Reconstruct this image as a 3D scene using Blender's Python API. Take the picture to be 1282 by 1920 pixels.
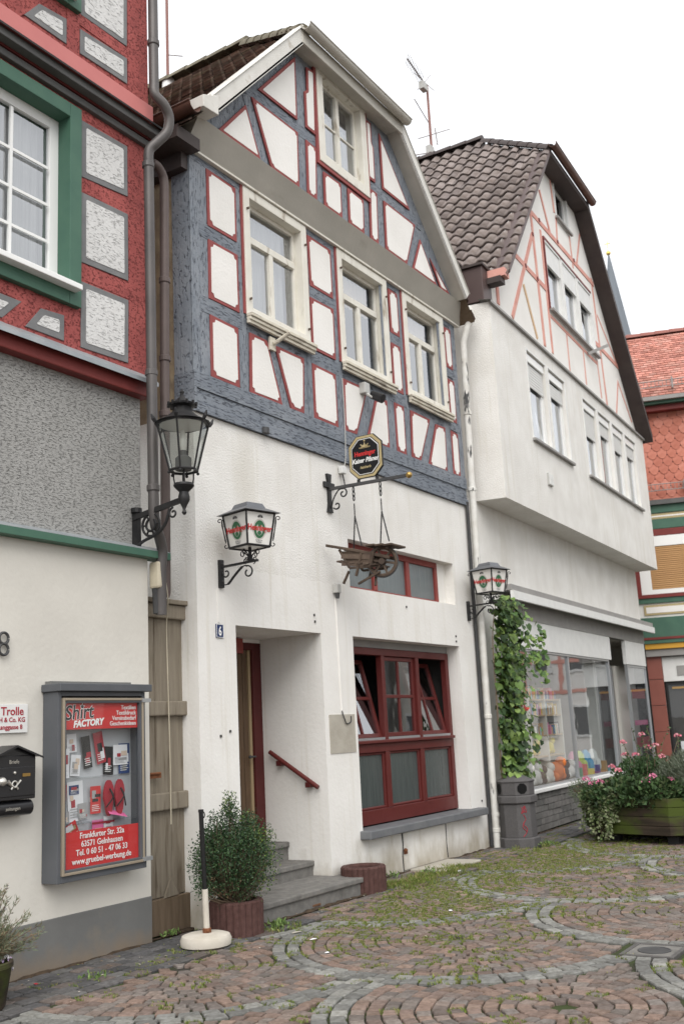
import bpy, math, random
from mathutils import Vector, Matrix
R = math.radians
for o in list(bpy.data.objects): bpy.data.objects.remove(o, do_unlink=True)
S = bpy.context.scene
COL = S.collection

# ---------------------------------------------------------------- camera, sky, sun, exposure
FPX = 1934.5; YAW = R(57.968); PITCH = R(12.081); ROLL = R(-2.976); EYE = Vector((0, 0, 1.6))
fw = Vector((math.sin(YAW)*math.cos(PITCH), math.cos(YAW)*math.cos(PITCH), math.sin(PITCH)))
rt0 = Vector((math.cos(YAW), -math.sin(YAW), 0)); up0 = rt0.cross(fw)
rt = rt0*math.cos(ROLL) + up0*math.sin(ROLL); up = -rt0*math.sin(ROLL) + up0*math.cos(ROLL)
cam = bpy.data.cameras.new('camera'); camo = bpy.data.objects.new('camera', cam); COL.objects.link(camo)
m = Matrix.Identity(4)
for i in range(3): m[i][0] = rt[i]; m[i][1] = up[i]; m[i][2] = -fw[i]; m[i][3] = EYE[i]
camo.matrix_world = m
cam.sensor_fit = 'VERTICAL'; cam.sensor_height = 36; cam.lens = FPX/1920*36; cam.clip_end = 3000; cam.clip_start = .05
cam.dof.use_dof = True; cam.dof.focus_distance = 8.4; cam.dof.aperture_fstop = 3.0
S.camera = camo
S.view_settings.view_transform = 'Standard'; S.view_settings.look = 'None'; S.view_settings.gamma = 1
S.view_settings.use_curve_mapping = False; S.view_settings.exposure = 0.86
S.render.engine = 'CYCLES'

SUN_EL = R(46); SUN_AZ = R(238)          # azimuth from +Y clockwise: high behind the camera, to its left
w = bpy.data.worlds.new('World'); S.world = w; w.use_nodes = True
nt = w.node_tree; nt.nodes.clear()
wo = nt.nodes.new('ShaderNodeOutputWorld'); bg = nt.nodes.new('ShaderNodeBackground')
sky = nt.nodes.new('ShaderNodeTexSky'); sky.sky_type = 'NISHITA'; sky.sun_disc = False
sky.sun_elevation = SUN_EL; sky.sun_rotation = SUN_AZ
sc = nt.nodes.new('ShaderNodeVectorMath'); sc.operation = 'SCALE'; sc.inputs['Scale'].default_value = .06
nt.links.new(sky.outputs[0], sc.inputs[0])
tc = nt.nodes.new('ShaderNodeTexCoord'); ns = nt.nodes.new('ShaderNodeTexNoise')
ns.inputs['Scale'].default_value = 1.6; ns.inputs['Detail'].default_value = 5; ns.inputs['Roughness'].default_value = .5
nt.links.new(tc.outputs['Generated'], ns.inputs['Vector'])
cr = nt.nodes.new('ShaderNodeValToRGB'); cr.color_ramp.elements[0].position = .3; cr.color_ramp.elements[1].position = .7
cr.color_ramp.elements[0].color = (.74, .752, .772, 1); cr.color_ramp.elements[1].color = (.83, .835, .845, 1)
nt.links.new(ns.outputs['Fac'], cr.inputs[0])
mx = nt.nodes.new('ShaderNodeMixRGB'); mx.inputs[0].default_value = .93      # a closed cloud deck over the blue
nt.links.new(sc.outputs[0], mx.inputs[1]); nt.links.new(cr.outputs[0], mx.inputs[2])
nt.links.new(mx.outputs[0], bg.inputs[0]); bg.inputs[1].default_value = 1.0
nt.links.new(bg.outputs[0], wo.inputs[0])
sl = bpy.data.lights.new('sun', 'SUN'); sl.energy = 1.45; sl.angle = R(50); sl.color = (1, .97, .93)
so = bpy.data.objects.new('sun', sl); COL.objects.link(so)
sd = Vector((math.sin(SUN_AZ)*math.cos(SUN_EL), math.cos(SUN_AZ)*math.cos(SUN_EL), math.sin(SUN_EL)))
so.rotation_euler = sd.to_track_quat('Z', 'Y').to_euler(); so.location = sd*30

# ---------------------------------------------------------------- helpers
def ray(px, py): return ((px-641)/FPX*rt - (py-960)/FPX*up + fw)
def onY(px, py, Y): d = ray(px, py); return EYE + d*(Y/d.y)
def onX(px, py, X): d = ray(px, py); return EYE + d*(X/d.x)
def onZ(px, py, Z=0): d = ray(px, py); return EYE + d*((Z-EYE.z)/d.z)

MATS = {}
def N(nt, t, **kw):
    n = nt.nodes.new(t)
    for k, v in kw.items():
        if k in n.inputs: n.inputs[k].default_value = v
        else: setattr(n, k, v)
    return n
def newmat(name):
    m = bpy.data.materials.new(name); m.use_nodes = True
    n = m.node_tree; b = n.nodes['Principled BSDF']; MATS[name] = m
    return m, n, b
def c4(c): return (*c, 1)
def M(name, col, col2=None, ns=4, lo=.35, hi=.65, rough=.85, bs=0, bd=.002, st=(1, 1, 1), spec=.3, metal=0, gouge=None, stain=None, attr=None, dirt=None, streak=None):
    """plain procedural material: two-tone noise, fine bump, optional gouges (scale, stretch, low, high, colour, depth) and stains (scale, stretch, colour, lo, hi)"""
    m, n, b = newmat(name); L = n.links.new
    tc = N(n, 'ShaderNodeTexCoord')
    def noise(scale, stretch, det=5, rgh=.55):
        mp = N(n, 'ShaderNodeMapping'); mp.inputs['Scale'].default_value = stretch; L(tc.outputs['Object'], mp.inputs[0])
        t = N(n, 'ShaderNodeTexNoise', Scale=scale, Detail=det, Roughness=rgh); L(mp.outputs[0], t.inputs['Vector']); return t.outputs['Fac']
    def ramp(f, lo, hi):
        r = N(n, 'ShaderNodeMapRange'); r.inputs[1].default_value = lo; r.inputs[2].default_value = hi; L(f, r.inputs[0]); return r.outputs[0]
    def mix(f, a, bb):
        x = N(n, 'ShaderNodeMixRGB')
        for i, v in ((0, f), (1, a), (2, bb)):
            if isinstance(v, (tuple, float, int)): x.inputs[i].default_value = v
            else: L(v, x.inputs[i])
        return x.outputs[0]
    c = c4(col)
    if attr:
        at = N(n, 'ShaderNodeAttribute', attribute_name=attr); c = at.outputs['Color']
        if col2: x = N(n, 'ShaderNodeMixRGB', blend_type='MULTIPLY'); x.inputs[0].default_value = 1; L(c, x.inputs[1]); L(mix(ramp(noise(ns, st), lo, hi), (1, 1, 1, 1), c4(col2)), x.inputs[2]); c = x.outputs[0]
    elif col2: c = mix(ramp(noise(ns, st), lo, hi), c4(col), c4(col2))
    h = None
    if stain: c = mix(ramp(noise(stain[0], stain[1]), stain[3], stain[4]), c, c4(stain[2]))
    if streak: c = mix(ramp(noise(streak[0], streak[1], 4), streak[3], streak[4]), c, c4(streak[2]))
    if dirt:      # splash dirt low on a wall: (height, colour)
        sx = N(n, 'ShaderNodeSeparateXYZ'); L(tc.outputs['Object'], sx.inputs[0])
        ad = N(n, 'ShaderNodeMath', operation='MULTIPLY_ADD'); L(noise(3.5, (1, 1, .6)), ad.inputs[0]); ad.inputs[1].default_value = -dirt[0]*3.1; L(sx.outputs['Z'], ad.inputs[2])
        c = mix(ramp(ad.outputs[0], -dirt[0]*.35, -dirt[0]*1.6), c, c4(dirt[1]))
    if gouge:
        g = ramp(noise(gouge[0], gouge[1], 3, .6), gouge[2], gouge[3])
        c = mix(g, c, c4(gouge[4]))
        bp = N(n, 'ShaderNodeBump', Strength=1.0, Distance=gouge[5]); bp.invert = True; L(g, bp.inputs['Height']); h = bp
    if bs:
        b2 = N(n, 'ShaderNodeBump', Strength=.8, Distance=bd); L(noise(bs, st), b2.inputs['Height'])
        if h: L(h.outputs[0], b2.inputs['Normal'])
        h = b2
    if h: L(h.outputs[0], b.inputs['Normal'])
    if isinstance(c, tuple): b.inputs['Base Color'].default_value = c
    else: L(c, b.inputs['Base Color'])
    b.inputs['Roughness'].default_value = rough; b.inputs['Metallic'].default_value = metal; b.inputs['Specular IOR Level'].default_value = spec
    return m
def glassmat(name, tint, f0=.10, rough=.015, wav=0, fmax=.95):
    """thin window glass: see-through with a mirror coat that strengthens at a grazing angle"""
    m, n, b = newmat(name); L = n.links.new; n.nodes.remove(b)
    out = n.nodes['Material Output']
    tr = N(n, 'ShaderNodeBsdfTransparent'); tr.inputs[0].default_value = c4(tint)
    gl = N(n, 'ShaderNodeBsdfGlossy', Roughness=rough); gl.inputs[0].default_value = (.95, .97, 1, 1)
    lw = N(n, 'ShaderNodeLayerWeight', Blend=.5)
    pw = N(n, 'ShaderNodeMath', operation='POWER'); pw.inputs[1].default_value = 3.2; L(lw.outputs['Facing'], pw.inputs[0])
    mr = N(n, 'ShaderNodeMapRange'); mr.inputs[3].default_value = f0; mr.inputs[4].default_value = fmax; L(pw.outputs[0], mr.inputs[0])
    if wav:
        tc = N(n, 'ShaderNodeTexCoord'); t = N(n, 'ShaderNodeTexNoise', Scale=2.2, Detail=1); L(tc.outputs['Object'], t.inputs['Vector'])
        bp = N(n, 'ShaderNodeBump', Strength=1, Distance=wav); L(t.outputs['Fac'], bp.inputs['Height']); L(bp.outputs[0], gl.inputs['Normal'])
    ms = N(n, 'ShaderNodeMixShader'); L(mr.outputs[0], ms.inputs[0]); L(tr.outputs[0], ms.inputs[1]); L(gl.outputs[0], ms.inputs[2])
    L(ms.outputs[0], out.inputs[0]); return m

class MB:
    """collects shapes; tf maps local coordinates to the world"""
    def __init__(s, tf=None): s.v = []; s.f = []; s.tf = tf; s.fc = None
    def add(s, vs, fs):
        k = len(s.v); s.v += [Vector(p) for p in vs]; s.f += [tuple(i+k for i in f) for f in fs]; return s
    def poly(s, pts): return s.add(pts, [tuple(range(len(pts)))])
    def box(s, x0, x1, y0, y1, z0, z1):
        return s.add([(x, y, z) for z in (z0, z1) for y in (y0, y1) for x in (x0, x1)],
                     [(0, 2, 3, 1), (4, 5, 7, 6), (0, 1, 5, 4), (2, 6, 7, 3), (0, 4, 6, 2), (1, 3, 7, 5)])
    def prism(s, pts, d):
        n = len(pts); d = Vector(d); a = [Vector(p) for p in pts]
        nrm = Vector((0, 0, 0))
        for i in range(n): nrm += a[i].cross(a[(i+1) % n])
        if nrm.dot(d) > 0: a.reverse()
        return s.add(a + [p+d for p in a], [tuple(range(n)), tuple(range(2*n-1, n-1, -1))] + [(i, i+n, (i+1) % n+n, (i+1) % n) for i in range(n)])
    def bar(s, a, b, w, h, upv=(0, 0, 1)):
        a, b = Vector(a), Vector(b); d = (b-a).normalized(); u = Vector(upv)
        if abs(d.dot(u)) > .98: u = Vector((1, 0, 0))
        x = d.cross(u).normalized(); y = x.cross(d)
        q = [x*w/2*i + y*h/2*j for i, j in ((-1, -1), (1, -1), (1, 1), (-1, 1))]
        return s.add([a+p for p in q]+[b+p for p in q], [(0, 1, 2, 3), (7, 6, 5, 4)]+[(i, i+4, (i+1) % 4+4, (i+1) % 4) for i in range(4)])
    def tube(s, pts, r, n=8, closed=False, cap=True):
        pts = [Vector(p) for p in pts]; m = len(pts); rs = r if isinstance(r, (list, tuple)) else [r]*m
        k = len(s.v); ref = None
        for i, p in enumerate(pts):
            if closed: d = pts[(i+1) % m]-pts[i-1]
            else: d = pts[min(i+1, m-1)]-pts[max(i-1, 0)]
            d.normalize()
            if ref is None: ref = Vector((0, 0, 1)) if abs(d.z) < .9 else Vector((1, 0, 0))
            x = d.cross(ref)
            if x.length < 1e-4: x = d.cross(Vector((1, .3, 0)))
            x.normalize(); ref = x.cross(d)
            s.v += [p + (x*math.cos(t) + ref*math.sin(t))*rs[i] for t in (2*math.pi*j/n for j in range(n))]
        for i in range(m if closed else m-1):
            for j in range(n):
                a = k+i*n+j; b = k+i*n+(j+1) % n; c = k+((i+1) % m)*n+(j+1) % n; d = k+((i+1) % m)*n+j
                s.f.append((a, b, c, d))
        if cap and not closed: s.f.append(tuple(k+j for j in range(n))[::-1]); s.f.append(tuple(k+(m-1)*n+j for j in range(n)))
        return s
    def lathe(s, prof, c, n=16, ph=0, sx=1, sy=1):
        k = len(s.v); c = Vector(c); m = len(prof)
        for r, z in prof: s.v += [c+Vector((sx*r*math.cos(ph+2*math.pi*j/n), sy*r*math.sin(ph+2*math.pi*j/n), z)) for j in range(n)]
        for i in range(m-1):
            for j in range(n): s.f.append((k+i*n+j, k+i*n+(j+1) % n, k+(i+1)*n+(j+1) % n, k+(i+1)*n+j))
        s.f.append(tuple(k+j for j in range(n))[::-1]); s.f.append(tuple(k+(m-1)*n+j for j in range(n))); return s
    def ball(s, c, r, n=8, sz=1):
        return s.lathe([(r*math.sin(math.pi*(i+.02)/(n+.04)), -r*sz*math.cos(math.pi*(i+.02)/(n+.04))) for i in range(n+1)], c, n*2-2 if n > 5 else 8)
    def build(s, name, mat, parent=None, smooth=False, bev=0, kind=None, world=True):
        vs = [s.tf(p) for p in s.v] if s.tf else s.v
        me = bpy.data.meshes.new(name); me.from_pydata([tuple(p) for p in vs], [], s.f); me.validate()
        if s.fc:
            ca = me.color_attributes.new('Col', 'FLOAT_COLOR', 'CORNER')
            vals = []
            for p in me.polygons: vals += list((*s.fc[p.index], 1))*p.loop_total
            ca.data.foreach_set('color', vals)
        me.materials.append(MATS[mat] if isinstance(mat, str) else mat)
        if smooth:
            me.polygons.foreach_set('use_smooth', [True]*len(me.polygons))
            try: me.set_sharp_from_angle(angle=R(40))
            except Exception: pass
        o = bpy.data.objects.new(name, me); COL.objects.link(o)
        if parent is not None:
            o.parent = parent
            if world and parent.parent is None and parent.type == 'EMPTY': o.location = -parent.location
        if bev:
            bm = o.modifiers.new('bevel', 'BEVEL'); bm.width = bev; bm.segments = 2; bm.limit_method = 'ANGLE'; bm.angle_limit = R(40)
        if kind: o['kind'] = kind
        return o
def tag(o, label, cat, group=None, kind=None):
    if label: o['label'] = label
    if cat: o['category'] = cat
    if group: o['group'] = group
    if kind: o['kind'] = kind
    return o
def thing(name, label, cat, loc, group=None):
    o = bpy.data.objects.new(name, None); COL.objects.link(o); o.location = loc; o.empty_display_size = .2
    return tag(o, label, cat, group)
def struct(o): o['kind'] = 'structure'; return o
def text(body, mat, parent, org, xd, zd, size, align='CENTER', fat=0, xs=1, shear=0, name='lettering', ext=.0012):
    cu = bpy.data.curves.new('t', 'FONT'); cu.body = body; cu.size = size; cu.align_x = align; cu.offset = fat; cu.extrude = ext; cu.shear = shear; cu.resolution_u = 3
    t = bpy.data.objects.new('t', cu); me = bpy.data.meshes.new_from_object(t); bpy.data.objects.remove(t)
    xd = Vector(xd).normalized(); zd = Vector(zd).normalized(); nd = xd.cross(zd); org = Vector(org)
    b = MB(); b.v = [org + xd*v.co.x*xs + zd*v.co.y + nd*v.co.z for v in me.vertices]; b.f = [tuple(p.vertices) for p in me.polygons]
    bpy.data.meshes.remove(me)
    return b.build(name, mat, parent)
def inset(pts, w):
    """offset a convex 2-D polygon inwards"""
    n = len(pts); A = sum(pts[i][0]*pts[(i+1) % n][1]-pts[(i+1) % n][0]*pts[i][1] for i in range(n))
    if A < 0: pts = pts[::-1]
    L = []
    for i in range(n):
        (x0, y0), (x1, y1) = pts[i], pts[(i+1) % n]; dx, dy = x1-x0, y1-y0; l = math.hypot(dx, dy); L.append((x0-dy/l*w, y0+dx/l*w, dx, dy))
    out = []
    for i in range(n):
        x0, y0, a, b = L[i-1]; x1, y1, c, d = L[i]; D = a*d-b*c
        if abs(D) < 1e-9: out.append((x1, y1)); continue
        t = ((x1-x0)*d-(y1-y0)*c)/D; out.append((x0+a*t, y0+b*t))
    return out
def chamfer(pts, c):
    n = len(pts); out = []
    for i in range(n):
        p = Vector(pts[i]).to_2d() if len(pts[i]) > 2 else Vector(pts[i])
        a = Vector(pts[i-1]); b = Vector(pts[(i+1) % n])
        da = (a-p); db = (b-p); k = min(c, da.length*.3, db.length*.3)
        pa = p+da.normalized()*k; pb = p+db.normalized()*k
        mid = (pa+pb)/2; inn = mid + (mid-p)*.45
        out += [tuple(pa), tuple(inn), tuple(pb)] if c > .02 else [tuple(pa), tuple(pb)]
    return out
def panel(parent, pts, Y, tf=None, bw=.035, proud=.018, mb='red_line', mi='infill', notch=.045):
    """infill panel standing proud of the timbers, with its painted border as a child"""
    inn = inset(pts, bw)
    a = MB(tf).prism([(x, Y, z) for x, z in chamfer(inn, notch)], (0, -proud-.004, 0)).build('infill_panel', mi, parent)
    MB(tf).prism([(x, Y, z) for x, z in pts], (0, -proud, 0)).build('painted_border', mb, a, bev=.004)
    return a
_pk = [0]
def beam(parent, x0, z0, x1, z1, w, Y, mat, tf=None, th=.02, name='timber'):
    _pk[0] = (_pk[0]+1) % 31
    dx, dz = x1-x0, z1-z0; l = math.hypot(dx, dz); nx, nz = -dz/l*w/2, dx/l*w/2
    return MB(tf).prism([(x0+nx, Y, z0+nz), (x1+nx, Y, z1+nz), (x1-nx, Y, z1-nz), (x0-nx, Y, z0-nz)], (0, -.002-_pk[0]*.0005, 0)).build(name, mat, parent, bev=.003)
def wallholes(x0, x1, z0, z1, holes, y0, depth, tf=None, mb=None):
    """front sheet with openings; each hole (x0,x1,z0,z1[,depth]) gets its reveal faces"""
    b = mb or MB(tf)
    xs = sorted({x0, x1, *[h[0] for h in holes], *[h[1] for h in holes]}); zs = sorted({z0, z1, *[h[2] for h in holes], *[h[3] for h in holes]})
    xs = [x for x in xs if x0 <= x <= x1]; zs = [z for z in zs if z0 <= z <= z1]
    for i in range(len(xs)-1):
        for j in range(len(zs)-1):
            cx = (xs[i]+xs[i+1])/2; cz = (zs[j]+zs[j+1])/2
            if any(h[0] < cx < h[1] and h[2] < cz < h[3] for h in holes): continue
            b.add([(xs[i], y0, zs[j]), (xs[i+1], y0, zs[j]), (xs[i+1], y0, zs[j+1]), (xs[i], y0, zs[j+1])], [(0, 1, 2, 3)])
    for h in holes:
        d = h[4] if len(h) > 4 else depth; a, c, e, g = max(h[0], x0), min(h[1], x1), max(h[2], z0), min(h[3], z1)
        if e >= g: continue
        if h[0] >= x0: b.poly([(a, y0, e), (a, y0, g), (a, y0+d, g), (a, y0+d, e)])
        if h[1] <= x1: b.poly([(c, y0, e), (c, y0+d, e), (c, y0+d, g), (c, y0, g)])
        if h[3] <= z1: b.poly([(a, y0, g), (c, y0, g), (c, y0+d, g), (a, y0+d, g)])
        if h[2] >= z0: b.poly([(a, y0, e), (a, y0+d, e), (c, y0+d, e), (c, y0, e)])
    return b
def frame(b, x0, x1, z0, z1, w, y0, y1, wb=None, wt=None):
    """four members butted end to end"""
    wb = wb or w; wt = wt or w
    b.box(x0, x0+w, y0, y1, z0, z1); b.box(x1-w, x1, y0, y1, z0, z1)
    b.box(x0+w, x1-w, y0, y1, z0, z0+wb); b.box(x0+w, x1-w, y0, y1, z1-wt, z1); return b
# ---------------------------------------------------------------- materials
GG = (.045, .05, .062)
M('plaster_smooth', (.80, .785, .75), (.73, .71, .67), ns=1.3, bs=25, bd=.004, rough=.9, spec=.2, dirt=(.30, (.42, .38, .31)), stain=(1.1, (1, 1, .35), (.60, .57, .50), .58, .85), streak=(5, (2.5, 2.5, .10), (.66, .63, .56), .56, .78))
M('plaster_rough', (.80, .785, .75), (.72, .70, .66), ns=2.0, bs=55, bd=.010, rough=.95, spec=.15, stain=(1.0, (1, 1, .4), (.6, .57, .5), .60, .86), streak=(5, (2.5, 2.5, .10), (.68, .655, .59), .56, .78))
M('plaster_warm', (.66, .635, .575), (.60, .575, .52), ns=1.2, bs=18, bd=.004, rough=.9, spec=.2)
M('plaster_grey', (.33, .325, .31), (.36, .355, .34), ns=3, rough=.95, spec=.15, gouge=(52, (.5, 1, 1.5), .53, .68, (.305, .30, .288), .010), bs=70, bd=.008)
M('plinth_grey', (.150, .150, .145), (.18, .18, .172), ns=2, rough=.8, dirt=(.14, (.21, .17, .13)), bs=25, bd=.003, stain=(2.5, (1, 1, 1), (.22, .19, .15), .62, .8))
M('plaster_side', (.47, .38, .25), (.30, .24, .17), ns=4, bs=20, bd=.01)
M('timber_blue', (.215, .238, .268), (.275, .294, .32), ns=2.5, rough=.8, spec=.2, bs=45, bd=.006, gouge=(26, (2.6, 1, .55), .56, .68, (.13, .147, .18), .010), streak=(9, (6, 6, .25), (.155, .175, .21), .52, .72))
M('timber_blue_long', (.182, .204, .234), (.24, .261, .29), ns=2.5, rough=.8, spec=.2, bs=45, bd=.006, gouge=(24, (.5, 1, 2.6), .55, .68, (.115, .128, .158), .010), streak=(9, (.25, 6, 6), (.13, .148, .18), .52, .72))
M('timber_red', (.33, .082, .076), (.40, .105, .095), ns=3, rough=.8, spec=.2, bs=45, bd=.006, gouge=(38, (1.1, 1, 1.4), .55, .66, (.25, .06, .056), .009), streak=(7, (1, 1, 1), (.27, .07, .066), .5, .75))
M('pink_board', (.58, .20, .185), (.53, .175, .165), ns=2, rough=.6, bs=20, bd=.001)
M('dark_red', (.16, .028, .025), (.20, .035, .03), ns=3, rough=.55)
M('infill', (.82, .80, .765), (.76, .74, .70), ns=1.6, bs=30, bd=.005, rough=.92, spec=.2)
M('infill_rough', (.70, .695, .68), (.64, .635, .62), ns=3, rough=.95, spec=.15, gouge=(42, (.5, 1, 1.9), .57, .68, (.62, .615, .60), .009), bs=60, bd=.006)
M('red_line', (.25, .062, .060), (.30, .076, .071), ns=5, rough=.7)
M('grey_line', (.17, .172, .175), (.21, .21, .21), ns=6, rough=.85, bs=40, bd=.004)
M('cream_paint', (.75, .725, .65), (.69, .66, .58), ns=5, rough=.6, bs=30, bd=.002, stain=(9, (1, 1, .3), (.36, .31, .24), .60, .74))
M('cream_worn', (.68, .64, .54), (.58, .53, .43), ns=7, rough=.7, bs=30, bd=.003, stain=(8, (.35, 1, 3), (.25, .22, .18), .54, .66))
M('cove', (.46, .435, .385), (.41, .39, .345), ns=2, rough=.7, bs=20, bd=.002, stain=(3, (.5, 1, 1), (.28, .25, .21), .62, .85))
M('verge_white', (.68, .665, .62), (.60, .585, .54), ns=4, rough=.7, stain=(6, (1, 1, 1), (.40, .36, .30), .60, .76))
M('verge_beige', (.52, .495, .44), (.46, .44, .39), ns=4, rough=.7)
M('white_gloss', (.82, .82, .80), rough=.35)
M('white_dull', (.74, .74, .72), (.69, .69, .67), ns=6, rough=.6)
M('green_paint', (.052, .125, .088), (.065, .145, .10), ns=4, rough=.5)
M('zinc', (.30, .33, .35), (.38, .40, .41), ns=5, rough=.45, metal=.4)
M('black_edge', (.02, .02, .02), rough=.6)
M('dark_soffit', (.10, .10, .098), (.13, .13, .125), ns=4, rough=.7)
M('pipe_brown', (.105, .082, .075), (.13, .10, .092), ns=3, rough=.5, metal=.2)
M('pipe_grey', (.095, .088, .086), (.12, .11, .105), ns=3, rough=.45, metal=.3)
M('copper_gutter', (.10, .055, .042), (.14, .075, .055), ns=5, rough=.5, metal=.3)
M('pipe_white', (.70, .69, .65), (.60, .58, .53), ns=8, rough=.6, stain=(6, (1, 1, .3), (.06, .06, .06), .62, .66))
M('pipe_black', (.035, .035, .037), (.05, .05, .05), ns=8, rough=.6)
M('old_tile', (.085, .058, .046), (.62, .57, .52), ns=6, rough=.9, bs=40, bd=.006, attr='Col', stain=(2.2, (1, 1, 1), (.19, .17, .11), .55, .75))
M('ridge_tile', (.13, .115, .085), (.19, .17, .12), ns=9, rough=.9, bs=50, bd=.006)
M('pantile', (.145, .12, .11), (.70, .66, .62), ns=7, lo=.4, hi=.7, rough=.85, bs=45, bd=.005, attr='Col')
M('scale_tile', (.50, .16, .10), (.80, .74, .70), ns=5, rough=.8, attr='Col')
M('brown_sheet', (.085, .058, .055), (.10, .07, .065), ns=2, rough=.5)
M('dark_brown', (.055, .042, .04), (.07, .055, .05), ns=4, rough=.6)
M('pink_timber', (.62, .285, .235), (.70, .37, .31), ns=4, rough=.8, bs=30, bd=.002)
M('ochre_timber', (.62, .43, .27), rough=.8)
M('red_frame', (.098, .018, .016), (.122, .024, .021), ns=5, rough=.42, bs=20, bd=.001, stain=(5, (1, 1, 1), (.075, .014, .013), .55, .8))
M('red_frame_light', (.22, .045, .038), (.26, .056, .046), ns=5, rough=.5)
M('door_dark', (.085, .052, .030), (.13, .08, .045), ns=9, st=(6, 1, .5), rough=.5)
M('door_light', (.36, .27, .16), rough=.5)
M('door_frame', (.07, .012, .012), (.09, .016, .015), ns=5, rough=.45)
M('stone_step', (.145, .14, .13), (.20, .19, .175), ns=14, rough=.9, bs=60, bd=.004, stain=(3, (1, 1, 1), (.09, .085, .075), .55, .75))
M('sill_grey', (.13, .135, .145), (.16, .165, .17), ns=7, rough=.6)
M('mortar', (.37, .34, .285), (.44, .41, .35), ns=6, rough=.95, bs=30, bd=.004)
M('old_wood', (.195, .165, .125), (.255, .22, .17), ns=5, st=(5, 5, .4), rough=.85, bs=30, bd=.004, stain=(4, (4, 4, .4), (.10, .075, .05), .56, .74))
M('old_wood_dark', (.125, .09, .058), (.17, .125, .085), ns=5, st=(5, 5, .5), rough=.85, bs=30, bd=.004)
M('cart_wood', (.055, .038, .028), (.10, .07, .05), ns=9, st=(1, 1, 1), rough=.75, bs=30, bd=.002)
M('cart_light', (.085, .058, .045), (.13, .095, .07), ns=9, rough=.8)
M('rust', (.22, .09, .04), (.13, .05, .025), ns=20, rough=.9)
M('iron', (.022, .022, .023), (.035, .034, .034), ns=8, rough=.5, metal=.3, bs=40, bd=.001)
M('iron_grey', (.06, .06, .062), (.08, .08, .08), ns=8, rough=.55, metal=.3)
M('lantern_roof', (.15, .155, .17), (.12, .125, .135), ns=4, rough=.4, metal=.2)
M('opal', (.76, .745, .70), rough=.25, spec=.5)
M('opal_disc', (.52, .50, .46), rough=.4)
M('brass', (.45, .30, .10), (.35, .22, .07), ns=9, rough=.35, metal=.8)
M('silver', (.62, .60, .55), rough=.3, metal=.8)
M('sign_black', (.012, .012, .013), rough=.4)
M('sign_gold', (.42, .34, .18), rough=.5)
M('print_red', (.55, .035, .035), rough=.5)
M('print_dark_red', (.36, .03, .045), rough=.5)
M('print_white', (.82, .82, .80), rough=.5)
M('print_green', (.035, .13, .06), rough=.5)
M('print_black', (.015, .015, .017), rough=.5)
M('print_pink', (.75, .16, .36), rough=.5)
M('print_blue', (.02, .05, .16), rough=.5)
M('print_grey', (.34, .34, .34), rough=.5)
M('print_beige', (.62, .50, .40), rough=.5)
M('paper', (.74, .75, .77), rough=.6)
M('case_grey', (.085, .092, .10), (.10, .105, .115), ns=4, rough=.5)
M('case_trim', (.40, .34, .26), rough=.4, metal=.5)
M('case_back', (.46, .48, .50), rough=.8)
M('post_black', (.012, .012, .014), rough=.32, spec=.5)
M('plastic_grey', (.46, .455, .43), rough=.5)
M('plastic_beige', (.52, .47, .36), (.42, .37, .28), ns=8, rough=.5)
M('number_blue', (.018, .035, .11), rough=.3)
M('base_white', (.58, .54, .47), (.50, .46, .39), ns=7, rough=.8, bs=30, bd=.002, stain=(8, (1, 1, 1), (.22, .17, .12), .66, .78))
M('pole_black', (.014, .014, .014), rough=.45)
M('pot_brown', (.070, .034, .029), (.10, .052, .045), ns=22, rough=.95, bs=90, bd=.005)
M('soil', (.045, .032, .022), (.08, .055, .035), ns=20, rough=1, bs=30, bd=.02)
M('bin_grey', (.085, .081, .081), (.105, .10, .099), ns=60, rough=.8, bs=90, bd=.002, stain=(3, (1, 1, .5), (.08, .075, .07), .55, .75))
M('hole_black', (.004, .004, .004), rough=.9)
M('tub_wood', (.026, .020, .013), (.055, .04, .027), ns=4, st=(.6, .6, 5), rough=.9, bs=30, bd=.004, stain=(2.2, (1, 1, 1.4), (.055, .075, .012), .46, .62))
M('clad_stone', (.17, .165, .155), (.68, .68, .68), ns=9, rough=.9, bs=25, bd=.01, attr='Col')
M('brown_tile', (.235, .078, .058), (.265, .09, .068), ns=3, rough=.45)
M('grey_sheet', (.31, .30, .285), (.27, .26, .25), ns=4, rough=.6)
M('steel', (.42, .43, .44), rough=.35, metal=.6)
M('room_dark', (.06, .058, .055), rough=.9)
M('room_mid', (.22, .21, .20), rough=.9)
M('room_light', (.50, .48, .44), rough=.9)
M('curtain', (.36, .355, .34), (.26, .255, .245), ns=3, st=(14, 1, .3), rough=.95)
M('curtain_beige', (.50, .43, .36), (.46, .40, .34), ns=3, rough=.9)
M('blind_dark', (.12, .125, .13), rough=.8)
M('shelf_wood', (.52, .37, .20), rough=.6)
M('shelf_white', (.66, .63, .55), rough=.6)
M('roller', (.44, .25, .10), (.38, .21, .085), ns=3, st=(.2, .2, 12), rough=.6)
M('yellow_strip', (.62, .33, .04), rough=.5)
M('slate', (.14, .16, .185), (.19, .21, .23), ns=30, rough=.7)
M('gold', (.75, .55, .15), rough=.3, metal=.9)
M('aerial', (.30, .27, .26), rough=.5, metal=.5)
M('aerial_rust', (.27, .14, .12), rough=.7)
M('sett', (.2, .15, .13), (.58, .57, .54), ns=26, lo=.35, hi=.70, rough=.88, bs=70, bd=.004, attr='Col', spec=.25)
M('joint', (.036, .032, .026), (.042, .056, .018), ns=3.2, lo=.40, hi=.56, rough=1, bs=60, bd=.01)
M('ground', (.14, .12, .105), (.11, .10, .09), ns=.8, rough=.95, bs=6, bd=.02)
M('grass', (.10, .17, .03), rough=.8, attr='Col')
M('leaf_box', (.03, .07, .02), rough=.5, attr='Col', spec=.4)
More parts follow.
